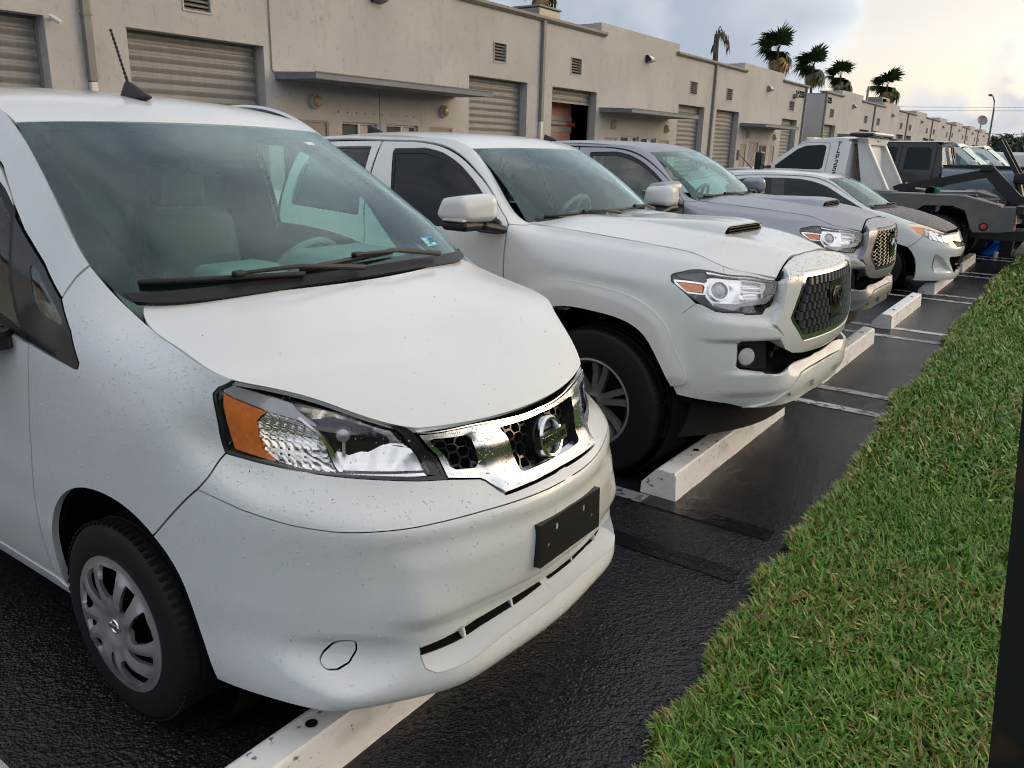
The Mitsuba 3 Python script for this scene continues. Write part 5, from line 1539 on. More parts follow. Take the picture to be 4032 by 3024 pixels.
    ek = part("emblem", xf(cat(lathe([(.001, .006), (.05, .003), (.062, -.004)], 32, "z")), M @ np.diag([1.1, .86, 1, 1])), "mat_gloss_black", t)
    part("emblem_ovals", cat(oval(M @ trimesh.transformations.translation_matrix([0, 0, .006]), .068, .05, .0035), oval(M @ trimesh.transformations.translation_matrix([0, 0, .008]), .021, .045, .003), oval(M @ trimesh.transformations.translation_matrix([0, .018, .008]), .046, .021, .003)), "mat_chrome" if newer else "mat_dark_alloy", ek)
    # hood with scoop
    hd = part("hood", panel(H, H.whole(), .03, gap=.006, lip=.02), pm, t)
    hz = 1.222
    pts = []
    sc = []
    for xx, w, h in ((.36, .235, .044), (.30, .245, .048), (.15, .25, .040), (-.05, .255, .024), (-.3, .26, .004)):
        row = []
        for yv, k in ((-1.12, 0), (-1, .72), (-.86, 1), (-.5, 1.08), (0, 1.1), (.5, 1.08), (.86, 1), (1, .72), (1.12, 0)):
            base = np.interp(xx, [-.5, -.25, 0, .24, .4, .53], [1.262, 1.255, 1.243, 1.228, 1.212, 1.192]) - .045 * abs(yv * w / .69) ** 2.6 + .014 * math.exp(-((abs(yv * w) / .69 - .52) / .16) ** 2)
            row.append((xx, yv * w, base - .004 + k * (h + .004)))
        sc.append(row)
    sp = Surf(sc, flip=True)
    k = part("hood_scoop", panel(sp, sp.whole(), .02, lip=.008), pm, hd)
    part("scoop_mouth", cat(box((.345, 0, 1.232), (.02, .45, .038))), "mat_dark_inside", hd)
    for i in range(3):
        part("scoop_slat", rbox((.358, 0, 1.222 + i * .014), (.02, .44, .004), .001), "mat_black_plastic", hd)
    part("roof", panel(R, R.whole(), (.05, .05), gap=.002, lip=.012), pm, t)
    k = part("rain_drops", cat(drops(G, pod.difference(hexo).intersection(shapely.box(-.5, 1.05, .5, 1.14)), 350, 3, .0016, .004), drops(S, bump.buffer(-.02), 300, 4, .0014, .003, shape=wing), drops(H, H.whole().buffer(-.04), 500, 5, .0014, .0032)), "mat_rain", t, smooth=True)
    labels[k] = {"kind": "stuff"}
    # glass in front
    L = W.v[-1]
    e2 = [(.62, .07), (.622, .40), (.56, .44), (.545, .47), (.455, .50), (.44, .55)]
    clear = rpoly(e2 + [(.44, L - .58), (.455, L - .54), (.56, L - .47), (.622, L - .42), (.62, L - .07), (.3, L - .055), (.10, L - .09), (.04, L - .17), (.035, L / 2), (.04, .17), (.10, .09), (.3, .055)], .01)
    w = part("windscreen", panel(W, W.whole(), (.06, .06), off=.001, lip=0), "mat_windscreen", t)
    part("black_border", panel(W, W.whole().difference(clear), .025, off=-.002, lip=0), "mat_frit", w)
    part("cowl", panel(W, shapely.box(.001, .05, .03, L - .05), .04, off=.006, lip=.02), "mat_black_plastic", t)
    wiper(t, W, (.04, .10), (.05, .58), (.016, .66), .014)
    wiper(t, W, (.05, .62), (.06, 1.15), (.016, 1.18), .014)
    # sides
    fender = Polygon([(.781, .80), (.781, .95), (2.0, .95), (2.02, .925), (2.101, .813), (2.08, .705), (2.08, .65), (2.069, .542), (2.055, .10)] + [(2.02, .10)] + [(a, b - .01) for a, b in flO[3:46]] + [(1.07, .40)] + seam[::-1] + [(1.024, .632), (1.022, .662), (1.012, .672), (.964, .691)]).buffer(0).intersection(S.whole())
    lowf = Polygon([(.640, .862), (.781, .80), (.781, .95), (.55, .95), (.535, .888)]).intersection(S.whole())
    win = rpoly([(3.127, .881), (2.871, .884), (2.72, .875), (2.562, .86), (2.432, .843), (2.308, .824), (2.196, .801), (2.152, .768), (2.155, .735), (2.17, .715), (2.215, .706), (2.353, .703), (2.98, .70), (3.03, .79)], .006)
    door = Polygon([(2.107, .813), (2.145, .843), (2.28, .865), (2.446, .872), (2.603, .884), (2.786, .897), (2.99, .909), (3.252, .909), (3.23, .79), (3.17, .65), (3.17, .07), (2.06, .07), (2.075, .542), (2.086, .65), (2.086, .705)])
    win2 = rpoly([(3.33, .886), (3.86, .878), (3.92, .80), (3.92, .715), (3.25, .705)], .006)
    door2 = Polygon([(3.262, .909), (4.02, .900), (4.02, .07), (3.18, .07), (3.18, .65), (3.24, .79)])
    bpil = Polygon([(3.33, .886), (3.127, .881), (3.03, .79), (2.98, .70), (3.25, .705)]).buffer(-.001)
    rail = Polygon([(2.024, .925), (2.104, .818), (2.143, .847), (2.28, .869), (2.446, .876), (2.603, .888), (2.786, .901), (2.99, .913), (4.083, .912), (4.083, .95), (2.0, .95)]).intersection(S.whole())
    for f in (lambda m: m, mirror):
        def put(name, mesh, m, par=t, **kk):
            return part(name, f(mesh), m, par, **kk)
        put("fender", cat(panel(S, fender, (.03, .02), gap=.004, lip=.02), panel(S, lowf, .02, lip=.01)), pm)
        put("fender_flare", panel(S, Polygon(flO + flI[::-1]), (.02, .014), off=.026, lip=.06, shape=lambda q: .012 * smooth01((shapely.distance(shapely.points(q), LineString(flO))) / .05)), pm)
        d = put("front_door", panel(S, door.difference(win), (.04, .02), gap=.005, lip=.02), pm)
        put("door_window", panel(S, win.buffer(-.008), (.05, .03), off=-.008, lip=0), "mat_" + window, d)
        put("window_seal", panel(S, win.difference(win.buffer(-.013)), .02, off=-.004, lip=.01), "mat_black_plastic", d)
        put("door_handle", rbox((-1.55, -.905, 1.02), (.2, .03, .035), .012), pm, d)
        d = put("rear_door", panel(S, door2.difference(win2), (.05, .03), gap=.005, lip=.02), pm)
        put("door_window", panel(S, win2.buffer(-.004), (.06, .04), off=-.008, lip=0), "mat_tinted_window", d)
        put("centre_pillar", panel(S, bpil, .03, off=-.002), "mat_gloss_black")
        put("roof_rail", panel(S, rail, (.03, .012), gap=.003, lip=.015), pm)
        put("bed_side", extrude(rpoly([(-2.64, .42), (-2.64, 1.19), (-4.2, 1.2), (-4.22, .6), (-4.0, .5), (-3.68, .5), (-3.62, .72), (-3.45, .86), (-3.02, .86), (-2.84, .72), (-2.78, .42)], .03), .04, "xz", -.90), pm)
        # headlight
        lk = put("headlight", panel(S, lamp, .02, off=-.05, lip=0), "mat_emblem_black")
        put("surround", cat(panel(S, frame_poly(lamp, .010), .014, off=-.002, lip=.05), panel(S, Polygon([(1.014, .667), (.964, .688), (.875, .742), (.86, .66), (.88, .64)]), .02, off=-.012, lip=.02), panel(S, Polygon([(1.0, .60), (.91, .528), (.80, .495), (.62, .485), (.60, .51), (.86, .52), (.885, .565)]), .02, off=-.01, lip=.02)), "mat_gloss_black", lk)
        put("amber_reflector", panel(S, rpoly([(1.008, .632), (.89, .626), (.884, .613), (.894, .58), (.968, .585), (1.0, .616)], .003), .012, off=-.006, lip=.02), "mat_amber", lk)
        put("chrome_frame", panel(S, Polygon([(1.012, .645), (.877, .638), (.866, .62), (.883, .568), (.961, .572), (1.01, .62)]).difference(Polygon([(1.002, .634), (.884, .628), (.877, .615), (.89, .575), (.965, .582)])), .01, off=-.003, lip=.02), "mat_mirror_silver", lk)
        barrel = rpoly([(.874, .665), (.845, .70), (.76, .755), (.65, .80), (.545, .81), (.532, .79), (.536, .60), (.58, .535), (.70, .53), (.75, .50), (.846, .51), (.88, .56), (.862, .62)], .003)
        put("reflector", panel(S, barrel, .012, off=-.022, lip=.03, shape=lambda q: -.02 * (1 - smooth01(np.abs(shapely.distance(shapely.points(q), Point(.80, .60))) / .07 - .2)) - .024 * (np.abs(q[:, 0] - .64) < .052) * (np.abs(q[:, 1] - .635) < .085) + .003 * np.sign(np.sin(q[:, 1] * 200)) * (q[:, 0] < .70)), "mat_mirror_silver", lk)
        put("projector", xf(lathe([(.001, .03), (.02, .026), (.033, .012), (.036, -.02)], 28, "z"), basis(S, (.806, .602), off=-.035)), "mat_bulb_glass", lk)
        put("projector_ring", xf(lathe([(.036, 0), (.040, .018), (.048, .018), (.05, -.02)], 28, "z"), basis(S, (.806, .602), off=-.03)), "mat_chrome", lk)
        put("inner_end", panel(S, Polygon([(.575, .80), (.530, .82), (.520, .70), (.535, .60), (.572, .54), (.592, .55), (.578, .66)]), .02, off=-.016, lip=.02), "mat_gloss_black", lk)
        put("light_bar", panel(S, Polygon([(.84, .531), (.742, .526), (.62, .545), (.55, .57), (.555, .55), (.60, .525), (.72, .515), (.76, .498), (.842, .516)]), .014, off=-.006, lip=.02), "mat_satin_silver", lk)
        put("upper_trim", panel(S, Polygon([(.872, .745), (.79, .79), (.65, .845), (.545, .862), (.54, .845), (.65, .818), (.78, .765), (.86, .715)]), .014, off=-.006, lip=.02), "mat_mirror_silver", lk)
        put("lens", panel(S, lamp.buffer(-.008), .04, off=-.001, lip=0), "mat_clear_lens", lk)
        # mirror
        mir = manifold3d.Manifold.batch_hull([manifold3d.Manifold.sphere(r, 16).translate(c) for r, c in ((.05, (-.62, -1.0, 1.30)), (.055, (-.66, -1.13, 1.30)), (.05, (-.62, -1.0, 1.345)), (.045, (-.66, -1.14, 1.34)), (.04, (-.76, -1.0, 1.34)), (.035, (-.76, -1.15, 1.335)), (.03, (-.78, -1.0, 1.28)), (.03, (-.78, -1.16, 1.29)))]).to_mesh()
        mk = put("side_mirror", TM(mir.vert_properties[:, :3], mir.tri_verts, process=False), pm)
        put("turn_strip", rbox((-.70, -1.165, 1.262), (.14, .04, .016), .006), "mat_bulb_glass", mk)
        put("mirror_base", cat(rbox((-.70, -1.08, 1.232), (.17, .2, .05), .02), xf(rbox((0, 0, 0), (.16, .2, .045), .02), trimesh.transformations.translation_matrix([-.68, -.94, 1.215]) @ rot(-10, [1, 0, 0])), rbox((-.72, -.865, 1.215), (.16, .05, .08), .02)), "mat_black_plastic", mk)
        arch_well(t, f, 0.0, .455, .42, .5, .86)
        arch_well(t, f, -3.235, .45, .42, .5, .86)
        alloy(t, f, 0, -.895, .382, .226, .25)
        alloy(t, f, -3.235, -.895, .382, .226, .25)
    hole = rpoly(flI + [(1.05, -.1), (1.95, -.1)])
    shell = S.whole().difference(shapely.union_all([hole, win.buffer(-.004), win2.buffer(-.004), slot.buffer(.003), lamp.buffer(.003), Polygon([(0, .3), (.48, .3), (.48, .95), (0, .95)])]))
    part("inner_shell", both(panel(S, shell.intersection(half), (.06, .04), off=-.03, lip=0)), "mat_dark_inside", t)
    part("underhood", cat(panel(H, H.whole(), .08, off=-.035, lip=0), box((-1.9, 0, .42), (4.4, 1.5, .04)), box((.3, 0, .45), (.8, .9, .04))), "mat_dark_inside", t)
    part("bed_floor", cat(box((-3.4, 0, .75), (1.6, 1.7, .04)), box((-4.19, 0, .88), (.05, 1.75, .62)), box((-2.66, 0, .85), (.04, 1.75, .7))), pm, t)
    part("cab_back", box((-2.6, 0, 1.1), (.04, 1.5, 1.0)), "mat_dark_inside", t)
    k = part("dashboard", cat(rbox((-.74, 0, 1.03), (.46, 1.4, .28), .06), rbox((-.82, .36, 1.16), (.3, .4, .12), .05)), "mat_dash", t)
    part("steering_wheel", xf(cat(ring(.18, .014), rbox((0, 0, 0), (.14, .04, .1), .02), box((0, 0, 0), (.34, .02, .03))), trimesh.transformations.translation_matrix([-1.02, .38, 1.16]) @ rot(-64, [0, 1, 0]) @ rot(90, [1, 0, 0])), "mat_dash", t)
    for yy in (.38, -.38):
        sk = part("seat", cat(rbox((-1.5, yy, .85), (.5, .5, .16), .06), xf(rbox((0, 0, .3), (.14, .5, .62), .06), trimesh.transformations.translation_matrix([-1.7, yy, .85]) @ rot(-14, [0, 1, 0]))), "mat_seat_cloth", t)
        part("headrest", rbox((-1.88, yy, 1.50), (.1, .26, .18), .04), "mat_seat_cloth", sk)
    part("camera_housing", xf(rbox((0, 0, 0), (.14, .10, .04), .02), basis(W, (.52, L / 2 - .1), off=-.03)), "mat_black_plastic", t)
    fin = manifold3d.Manifold.batch_hull([manifold3d.Manifold.sphere(r, 12).translate(c) for r, c in ((.012, (-2.46, 0, 1.70)), (.022, (-2.58, 0, 1.685)), (.01, (-2.585, 0, 1.745)))]).to_mesh()
    part("roof_fin", TM(fin.vert_properties[:, :3], fin.tri_verts, process=False), "mat_gloss_black", t)
    return t


def build_sedan(x, y, deg):
    t = thing("sedan_car", "white sedan with matte grey hood behind the silver pickup", "car", pose(x, y, deg))
    S, H, W, R = sedan_side(), sedan_hood(), sedan_shield(), sedan_roof()
    pm = "mat_car_white"
    half = shapely.box(0, -1, 9, 9)
    arch = [(1.80, .0), (1.79, .14), (1.76, .26), (1.69, .36), (1.58, .42), (1.45, .45), (1.32, .45), (1.20, .43), (1.087, .399), (1.029, .342), (.983, .263), (.963, .182), (.965, .091), (.962, 0)]
    lamp = rpoly([(1.028, .722), (.96, .775), (.875, .835), (.804, .905), (.70, .905), (.55, .86), (.448, .789), (.452, .72), (.473, .596), (.483, .452), (.623, .468), (.766, .495), (.836, .54), (.946, .63)], .003)
    mouth = rpoly([(-.1, .285), (.18, .285), (.514, .291), (.516, .258), (.461, .187), (.40, .10), (.36, .085), (.345, .12), (.20, .12), (-.1, .12)], .01).intersection(half)
    grille = rpoly([(-.1, .462), (.212, .46), (.44, .482), (.42, .45), (.387, .408), (.302, .402), (-.1, .40)], .006).intersection(half)
    slit = rpoly([(.755, .332), (.766, .30), (.776, .173), (.766, .124), (.745, .12), (.73, .21)], .004)
    bump = Polygon([(0, 0), (.962, 0), (.965, .091), (.963, .182), (.983, .263), (1.029, .342), (1.087, .399), (.838, .545), (.766, .492), (.623, .465), (.481, .449), (.470, .596), (.449, .72), (.44, .789), (.243, .775), (0, .79)]).difference(mouth).difference(grille).difference(slit).intersection(S.whole())

    def pocket(q):
        g = Polygon([(.76, .33), (.745, .335), (.625, .276), (.487, .159), (.43, .10), (.74, .10), (.77, .16)])
        d = shapely.distance(shapely.points(q), g.exterior) * shapely.contains(g, shapely.points(q))
        return -.045 * smooth01(d / .05)
    part("bumper", both(panel(S, bump, (.018, .014), lip=.03, shape=pocket)), pm, t)
    k = part("lower_grille", both(cat(panel(S, mouth, .03, off=-.09, lip=0), walls(S, mouth, .09))), "mat_dark_inside", t)
    k = part("upper_grille", both(cat(panel(S, grille, .03, off=-.05, lip=0), walls(S, grille, .05))), "mat_dark_inside", t)
    part("grille_bars", both(cat(*[panel(S, shapely.box(u, .35, u + .012, .55).intersection(grille), .01, off=-.02, lip=.01) for u in np.arange(.02, .43, .034) if shapely.box(u, .35, u + .012, .55).intersection(grille).area > 1e-5])), "mat_dark_alloy", k)
    part("hood", panel(H, H.whole(), .03, gap=.006, lip=.02), "mat_primer_grey", t)
    part("roof", panel(R, R.whole(), .06, gap=.002, lip=.01), pm, t)
    k = part("rain_drops", drops(H, H.whole().buffer(-.03), 900, 5, .002, .0055), "mat_rain", t, smooth=True)
    labels[k] = {"kind": "stuff"}
    L = W.v[-1]
    w = part("windscreen", panel(W, W.whole(), .06, off=.001, lip=0), "mat_windscreen", t)
    part("black_border", panel(W, W.whole().difference(rpoly([(.06, .10), (.65, .06), (.66, L - .06), (.06, L - .10)], .03)), .03, off=-.002, lip=0), "mat_frit", w)
    part("cowl", panel(W, shapely.box(.001, .04, .05, L - .04), .04, off=.008, lip=.02), "mat_black_plastic", t)
    wiper(t, W, (.055, .12), (.07, .62), (.03, .62), .014)
    wiper(t, W, (.06, .66), (.08, 1.12), (.03, 1.1), .014)
    side = Polygon([(.84, .548), (1.09, .402)] + arch[7::-1] + [(1.80, 0), (4.83, 0), (4.83, .93), (3.42, .93), (3.413, .888), (2.784, .905), (2.529, .902), (2.169, .90), (1.95, .905), (1.80, .905), (1.70, .89), (1.60, .93), (.81, .93), (.806, .91), (.88, .835), (.96, .775), (1.03, .722), (.946, .627)]).intersection(S.whole())
    win = rpoly([(3.45, .80), (3.38, .845), (3.2, .868), (2.95, .878), (2.70, .882), (2.50, .878), (2.30, .870), (2.05, .866), (1.82, .866), (1.69, .842), (1.64, .812), (1.66, .79), (1.85, .72), (2.3, .70), (3.3, .70)], .004)
    rear = rpoly(ell((4.05, .06), .37, .37))
    rail = Polygon([(1.62, .93), (1.71, .893), (1.81, .908), (1.95, .908), (2.17, .904), (2.53, .906), (2.785, .909), (3.40, .893), (3.41, .93)]).intersection(S.whole())
    for f in (lambda m: m, mirror):
        def put(name, mesh, m, par=t, **kk):
            return part(name, f(mesh), m, par, **kk)
        put("side_panel", panel(S, side.difference(win).difference(rear), (.04, .018), gap=.004, lip=.02), pm)
        put("roof_rail", panel(S, rail, (.04, .01), gap=.002, lip=.012), pm)
        put("side_window", panel(S, win, (.06, .03), off=-.008, lip=0), "mat_dark_glass")
        put("centre_pillar", panel(S, Polygon([(2.857, .882), (2.703, .885), (2.63, .72), (2.79, .72)]), .03, off=-.003), "mat_gloss_black")
        put("window_post", panel(S, Polygon([(1.945, .866), (1.925, .866), (1.875, .72), (1.895, .72)]), .03, off=-.003), "mat_gloss_black")
        put("brake_slit", panel(S, slit, .03, off=-.05, lip=0), "mat_dark_inside")
        lk = put("headlight", panel(S, lamp, .03, off=-.04, lip=0), "mat_emblem_black")
        put("amber_reflector", panel(S, rpoly([(1.0, .722), (.90, .735), (.755, .765), (.82, .56), (.86, .57), (.93, .64)], .003), .015, off=-.008, lip=.02), "mat_amber", lk)
        put("white_block", panel(S, Polygon([(.745, .765), (.69, .77), (.765, .54), (.81, .555)]), .015, off=-.008, lip=.02), "mat_satin_silver", lk)
        put("reflector", panel(S, rpoly([(.68, .77), (.50, .74), (.47, .70), (.483, .58), (.49, .47), (.62, .478), (.755, .51)], .003), .015, off=-.02, lip=.02, shape=lambda q: .005 * np.sign(np.sin(q[:, 0] * 90)) - .02 * (np.hypot(q[:, 0] - .6, q[:, 1] - .6) < .05)), "mat_mirror_silver", lk)
        put("upper_trim", panel(S, Polygon([(1.02, .725), (.96, .775), (.875, .83), (.804, .90), (.70, .9), (.55, .855), (.455, .785), (.46, .745), (.52, .765), (.70, .795), (.80, .775), (.90, .742)]), .015, off=-.006, lip=.02), "mat_cream_lens", lk)
        put("lens", panel(S, lamp, .04, off=-.001, lip=0), "mat_clear_lens", lk)
        arch_well(t, f, 0, .35, .30, .45, .82)
        arch_well(t, f, -2.6, .35, .30, .45, .82)
        alloy(t, f, 0, -.845, .315, .205, .205, 5, "satin_silver")
        alloy(t, f, -2.6, -.845, .315, .205, .205, 5, "satin_silver")
        mir = rbox((-.50, -.96, .99), (.14, .2, .13), .05, 4)
        put("side_mirror", mir, pm)
    hole = rpoly(arch + [(.962, -.1), (1.80, -.1)])
    shell = S.whole().difference(shapely.union_all([hole, win.buffer(-.004), mouth.buffer(.003), grille.buffer(.003), lamp.buffer(.003), slit.buffer(.003), rear]))
    part("inner_shell", both(panel(S, shell.intersection(half), (.06, .04), off=-.055, lip=0)), "mat_dark_inside", t)
    part("underhood", cat(panel(H, H.whole(), .08, off=-.06, lip=0), box((-1.5, 0, .25), (4.0, 1.4, .04))), "mat_dark_inside", t)
    part("dashboard", rbox((-.35, 0, .88), (.5, 1.3, .25), .06), "mat_dash", t)
    for yy in (.36, -.36):
        part("seat", xf(rbox((0, 0, .3), (.14, .46, .75), .06), trimesh.transformations.translation_matrix([-1.35, yy, .55]) @ rot(-14, [0, 1, 0])), "mat_seat_cloth", t)
    part("tail", box((-3.41, 0, .6), (.04, 1.5, .7)), pm, t)
    return t
# ---------------------------------------------------------------- tow truck and the vehicles behind it
def dual(t, x, y, R, w, f, name="wheel"):
    tr = trimesh.transformations.translation_matrix([x, y, R])
    k = part(name, f(xf(tyre(R, R * .56, w, 0), tr)), "mat_rubber", t)
    part("rim", f(xf(lathe([(R * .56, 0), (R * .54, .03), (R * .3, .06), (R * .28, .01), (.001, .01)], 28), tr)), "mat_galvanised", k)


def cab_side(S0, prof, w_bot, w_top, z_bot, z_top):
    """A cab whose sides lean in: profile points (x, z) at half width w(z)."""
    pass


def loft_cab(prof, wf, off=0.0):
    """Both sides of a cab: a polygon (x, z) laid on a side that leans in; wf(z) = half width."""
    D = Sheet(lambda q: np.stack([q[:, 0], -wf(q[:, 1]) - off, q[:, 1]], 1))
    return D


def build_tow(x, y):
    t = thing("tow_truck", "tow truck with white cab, grey wrecker body and black boom, rear towards the verge", "tow truck", pose(0, 0, 0))
    Y0, Y1 = y - 1.13, y + 1.13
    # wrecker body: two side boxes with a wheel opening, deck between
    out = [(-2.75, 1.085), (-1.52, 1.10), (-1.02, .985), (-.99, .64), (-1.31, .62), (-1.345, .66), (-1.46, .92), (-1.63, .975), (-2.0, .96), (-2.12, .87), (-2.25, .62), (-2.75, .62)]
    for yy, s in ((Y0, 1), (Y1, -1)):
        a = yy if s > 0 else yy - .5
        part("body_side", extrude(rpoly(out, .012), .50, "xz", a), "mat_grey_steel", t, smooth=25)
        part("rear_corner", TM(np.array([[-1.02, a, .985], [-.99, a, .64], [-.82, a + (.10 if s > 0 else .5), .66], [-.845, a + (.10 if s > 0 else .5), .99], [-1.02, a + .5, .985], [-.99, a + .5, .64], [-.82, a + (.5 if s > 0 else .40), .66], [-.845, a + (.5 if s > 0 else .40), .99]]),
            np.array([[0, 1, 2], [0, 2, 3], [3, 2, 6], [3, 6, 7], [7, 6, 5], [7, 5, 4], [0, 3, 7], [0, 7, 4], [1, 5, 6], [1, 6, 2]]), process=False), "mat_grey_steel", t, smooth=False)
        part("top_rail", extrude(Polygon([(-2.75, 1.088), (-1.52, 1.103), (-1.02, .988), (-1.02, 1.01), (-1.515, 1.125), (-2.75, 1.11)]), .46, "xz", a + .02), "mat_trim_grey", t, smooth=False)
        for i, (dy, m) in enumerate(((.14, "red_lens"), (.235, "red_lens"), (.33, "cream_lens"))):
            k = part("tail_light", xf(rbox((0, 0, 0), (.02, .062, .15), .009, 3), trimesh.transformations.translation_matrix([-.832, a + (dy if s > 0 else .5 - dy), .82]) @ rot(-4, [0, 1, 0])), "mat_" + m, t)
            part("light_rim", xf(rbox((0, 0, 0), (.012, .078, .168), .005, 3), trimesh.transformations.translation_matrix([-.835, a + (dy if s > 0 else .5 - dy), .82]) @ rot(-4, [0, 1, 0])), "mat_emblem_black", k)
        k = part("side_marker", xf(lathe([(.001, .02), (.035, .016), (.045, 0)], 20), trimesh.transformations.translation_matrix([-1.19, yy, .705]) @ (np.diag([1, -1, 1, 1]) if s > 0 else np.eye(4))), "mat_red_lens", t)
        part("marker_grommet", xf(lathe([(.044, .008), (.058, .006), (.06, 0)], 20), trimesh.transformations.translation_matrix([-1.19, yy, .705]) @ (np.diag([1, -1, 1, 1]) if s > 0 else np.eye(4))), "mat_rubber", k)
        if s > 0:
            part("mud_flap", box((-1.42, a + .25, .40), (.012, .46, .62)), "mat_rough_black", t)
        fl = (lambda m: m) if s > 0 else (lambda m: TM(np.asarray(m.vertices) * [1, -1, 1] + [0, 2 * y, 0], np.asarray(m.faces)[:, ::-1], process=False))
        dual(t, -1.83, Y0 + .04, .42, .24, fl)
        dual(t, -1.83, Y0 + .31, .42, .24, fl)
        dual(t, -5.45, Y0 + .16, .42, .25, fl)
    part("deck", cat(box((-1.9, y, 1.02), (1.75, 1.3, .05)), box((-2.0, y, .55), (3.0, .8, .14)), box((-4.2, y, .5), (3.4, .8, .14))), "mat_black_steel", t)
    part("tread_plate", box((-2.65, Y0 + .28, 1.122), (.35, .5, .02)), "mat_metal_grey", t)
    part("axle", tube([(-1.83, Y0 + .3, .42), (-1.83, Y1 - .3, .42)], .09, 12), "mat_rough_black", t)
    # pylon: two tapered plates with flanges
    for yy, nm in ((y - .62, 1), (y + .62, -1)):
        pl = Polygon([(-3.17, 1.85), (-3.02, 1.83), (-2.60, 1.09), (-3.0, 1.09)])
        k = part("pylon_plate", extrude(pl, .05, "xz", yy - .025), "mat_white_steel", t, smooth=False)
        part("pylon_flange", bar((-3.02, yy, 1.835), (-2.60, yy, 1.09), (.12, .025), (1, 0, .6)), "mat_white_steel", k)
    part("pylon_back", bar((-3.07, y, 1.80), (-2.95, y, 1.09), (1.2, .03), (1, 0, .15)), "mat_white_steel", t)
    hd = Polygon([(y - .80, 1.90), (y + .80, 1.90), (y + .62, 1.80), (y - .62, 1.80)])
    k = part("pylon_head", extrude(hd, .16, "yz", -3.15), "mat_white_steel", t, smooth=False)
    for i in range(3):
        part("bolt_hole", xf(lathe([(.001, .004), (.014, .004), (.016, 0)], 10, "x"), trimesh.transformations.translation_matrix([-2.99, y - .1 + .1 * i, 1.86])), "mat_dark_inside", k)
    k = part("light_bar", rbox((-3.10, y, 1.945), (.36, 1.5, .06), .025), "mat_emblem_black", t)
    part("light_cover", rbox((-3.03, y, 1.96), (.26, 1.42, .055), .025), "mat_glass_lens", k)
    # boom, folded
    k = part("boom", cat(bar((-2.62, y, 1.10), (-2.45, y, 1.17), (.26, .16)), bar((-2.5, y, 1.13), (-1.95, y, 1.28), (.24, .16)), bar((-2.0, y, 1.265), (-1.40, y, 1.42), (.19, .13))), "mat_black_steel", t, smooth=False)
    part("boom_cap", rbox((-1.38, y, 1.50), (.17, .24, .11), .02), "mat_black_steel", k)
    part("stinger", bar((-1.36, y, 1.47), (-.80, y, .93), (.16, .17)), "mat_black_steel", t, smooth=False)
    part("lift_cylinder", tube([(-1.25, y, 1.20), (-.98, y, .98)], .035, 10), "mat_metal_grey", t)
    part("knuckle", bar((-.98, y, .98), (-.72, y, 1.13), (.14, .09)), "mat_black_steel", t, smooth=False)
    part("wheel_grid", cat(bar((-.80, y - .95, .95), (-.80, y + .95, .95), (.10, .10)), bar((-.80, y, .95), (-.70, y, .70), (.2, .12))), "mat_black_steel", t, smooth=False)
    for dy in (.4, 1.05):
        k = part("lift_arm", bar((-1.38 + .05, y + dy, 1.92), (-.98, y + dy, 1.38), (.07, .06)), "mat_black_steel", t, smooth=False)
        part("arm_socket", cat(rbox((-.96, y + dy, 1.36), (.16, .16, .16), .02), tube([(-1.0, y + dy, 1.36), (-.9, y + dy, 1.08)], .05, 8), tube([(-.9, y + dy + .05, 1.2), (-.8, y + dy + .12, 1.05), (-.9, y + dy + .02, .98)], .025, 6)), "mat_black_steel", k)
    part("winch_cable", tube([(-2.3, y - .2, 1.16), (-1.9, y - .25, 1.13), (-1.5, y - .2, 1.15)], .02, 6), "mat_galvanised", t)
    part("strap_reel", xf(lathe([(.001, .06), (.07, .05), (.08, 0), (.07, -.05)], 16, "y"), trimesh.transformations.translation_matrix([-1.98, Y0 + .28, 1.15])), "mat_rough_black", t)
    part("green_strap", rbox((-1.90, Y0 + .30, 1.16), (.08, .06, .10), .02), "mat_green_plastic", t)
    part("tool_box", cat(rbox((-1.62, Y0 + .40, 1.10), (.5, .22, .07), .02), rbox((-1.3, Y0 + .4, 1.03), (.42, .16, .06), .02)), "mat_black_steel", t)
    # cab (faces the building): built from a side profile and leaning sides
    prof = [(-5.9, .55), (-5.9, 1.1), (-5.75, 1.30), (-4.62, 1.37), (-4.45, 1.42), (-4.02, 1.78), (-3.82, 1.86), (-3.42, 1.89), (-3.27, 1.86), (-3.24, 1.72), (-3.22, 1.10), (-3.22, .60)]
    wf = lambda z: np.interp(z, [.5, .9, 1.36, 1.87], [.97, 1.0, .96, .78])  # noqa: E731
    D = Sheet(lambda q: np.stack([q[:, 0], y - wf(q[:, 1]), q[:, 1]], 1))
    cw = rpoly(prof, .03)
    win = rpoly([(-4.36, 1.41), (-4.02, 1.70), (-3.90, 1.755), (-3.62, 1.775), (-3.585, 1.75), (-3.585, 1.44), (-3.62, 1.41)], .02)
    door = rpoly([(-4.62, .66), (-4.60, 1.37), (-4.46, 1.44), (-4.06, 1.765), (-3.88, 1.82), (-3.56, 1.825), (-3.52, 1.79), (-3.52, .66)], .02)
    wheel = Point(-5.45, .42).buffer(.50)
    rear_win = rpoly([(y - .58, 1.43), (y - .55, 1.76), (y + .55, 1.76), (y + .58, 1.43)], .03)
    for f in (lambda m: m, lambda m: TM(np.asarray(m.vertices) * [1, -1, 1] + [0, 2 * y, 0], np.asarray(m.faces)[:, ::-1], process=False)):
        part("cab_side", f(panel(D, cw.difference(door).difference(wheel), .08, lip=.04)), "mat_truck_white", t)
        d = part("cab_door", f(panel(D, door.difference(win), .08, gap=.016, lip=.03)), "mat_truck_white", t)
        part("door_window", f(panel(D, win, .08, off=-.012, lip=0)), "mat_dark_glass", d)
        mk = part("side_mirror", f(rbox((-4.50, Y0 - .06, 1.50), (.10, .22, .30), .025)), "mat_emblem_black", t)
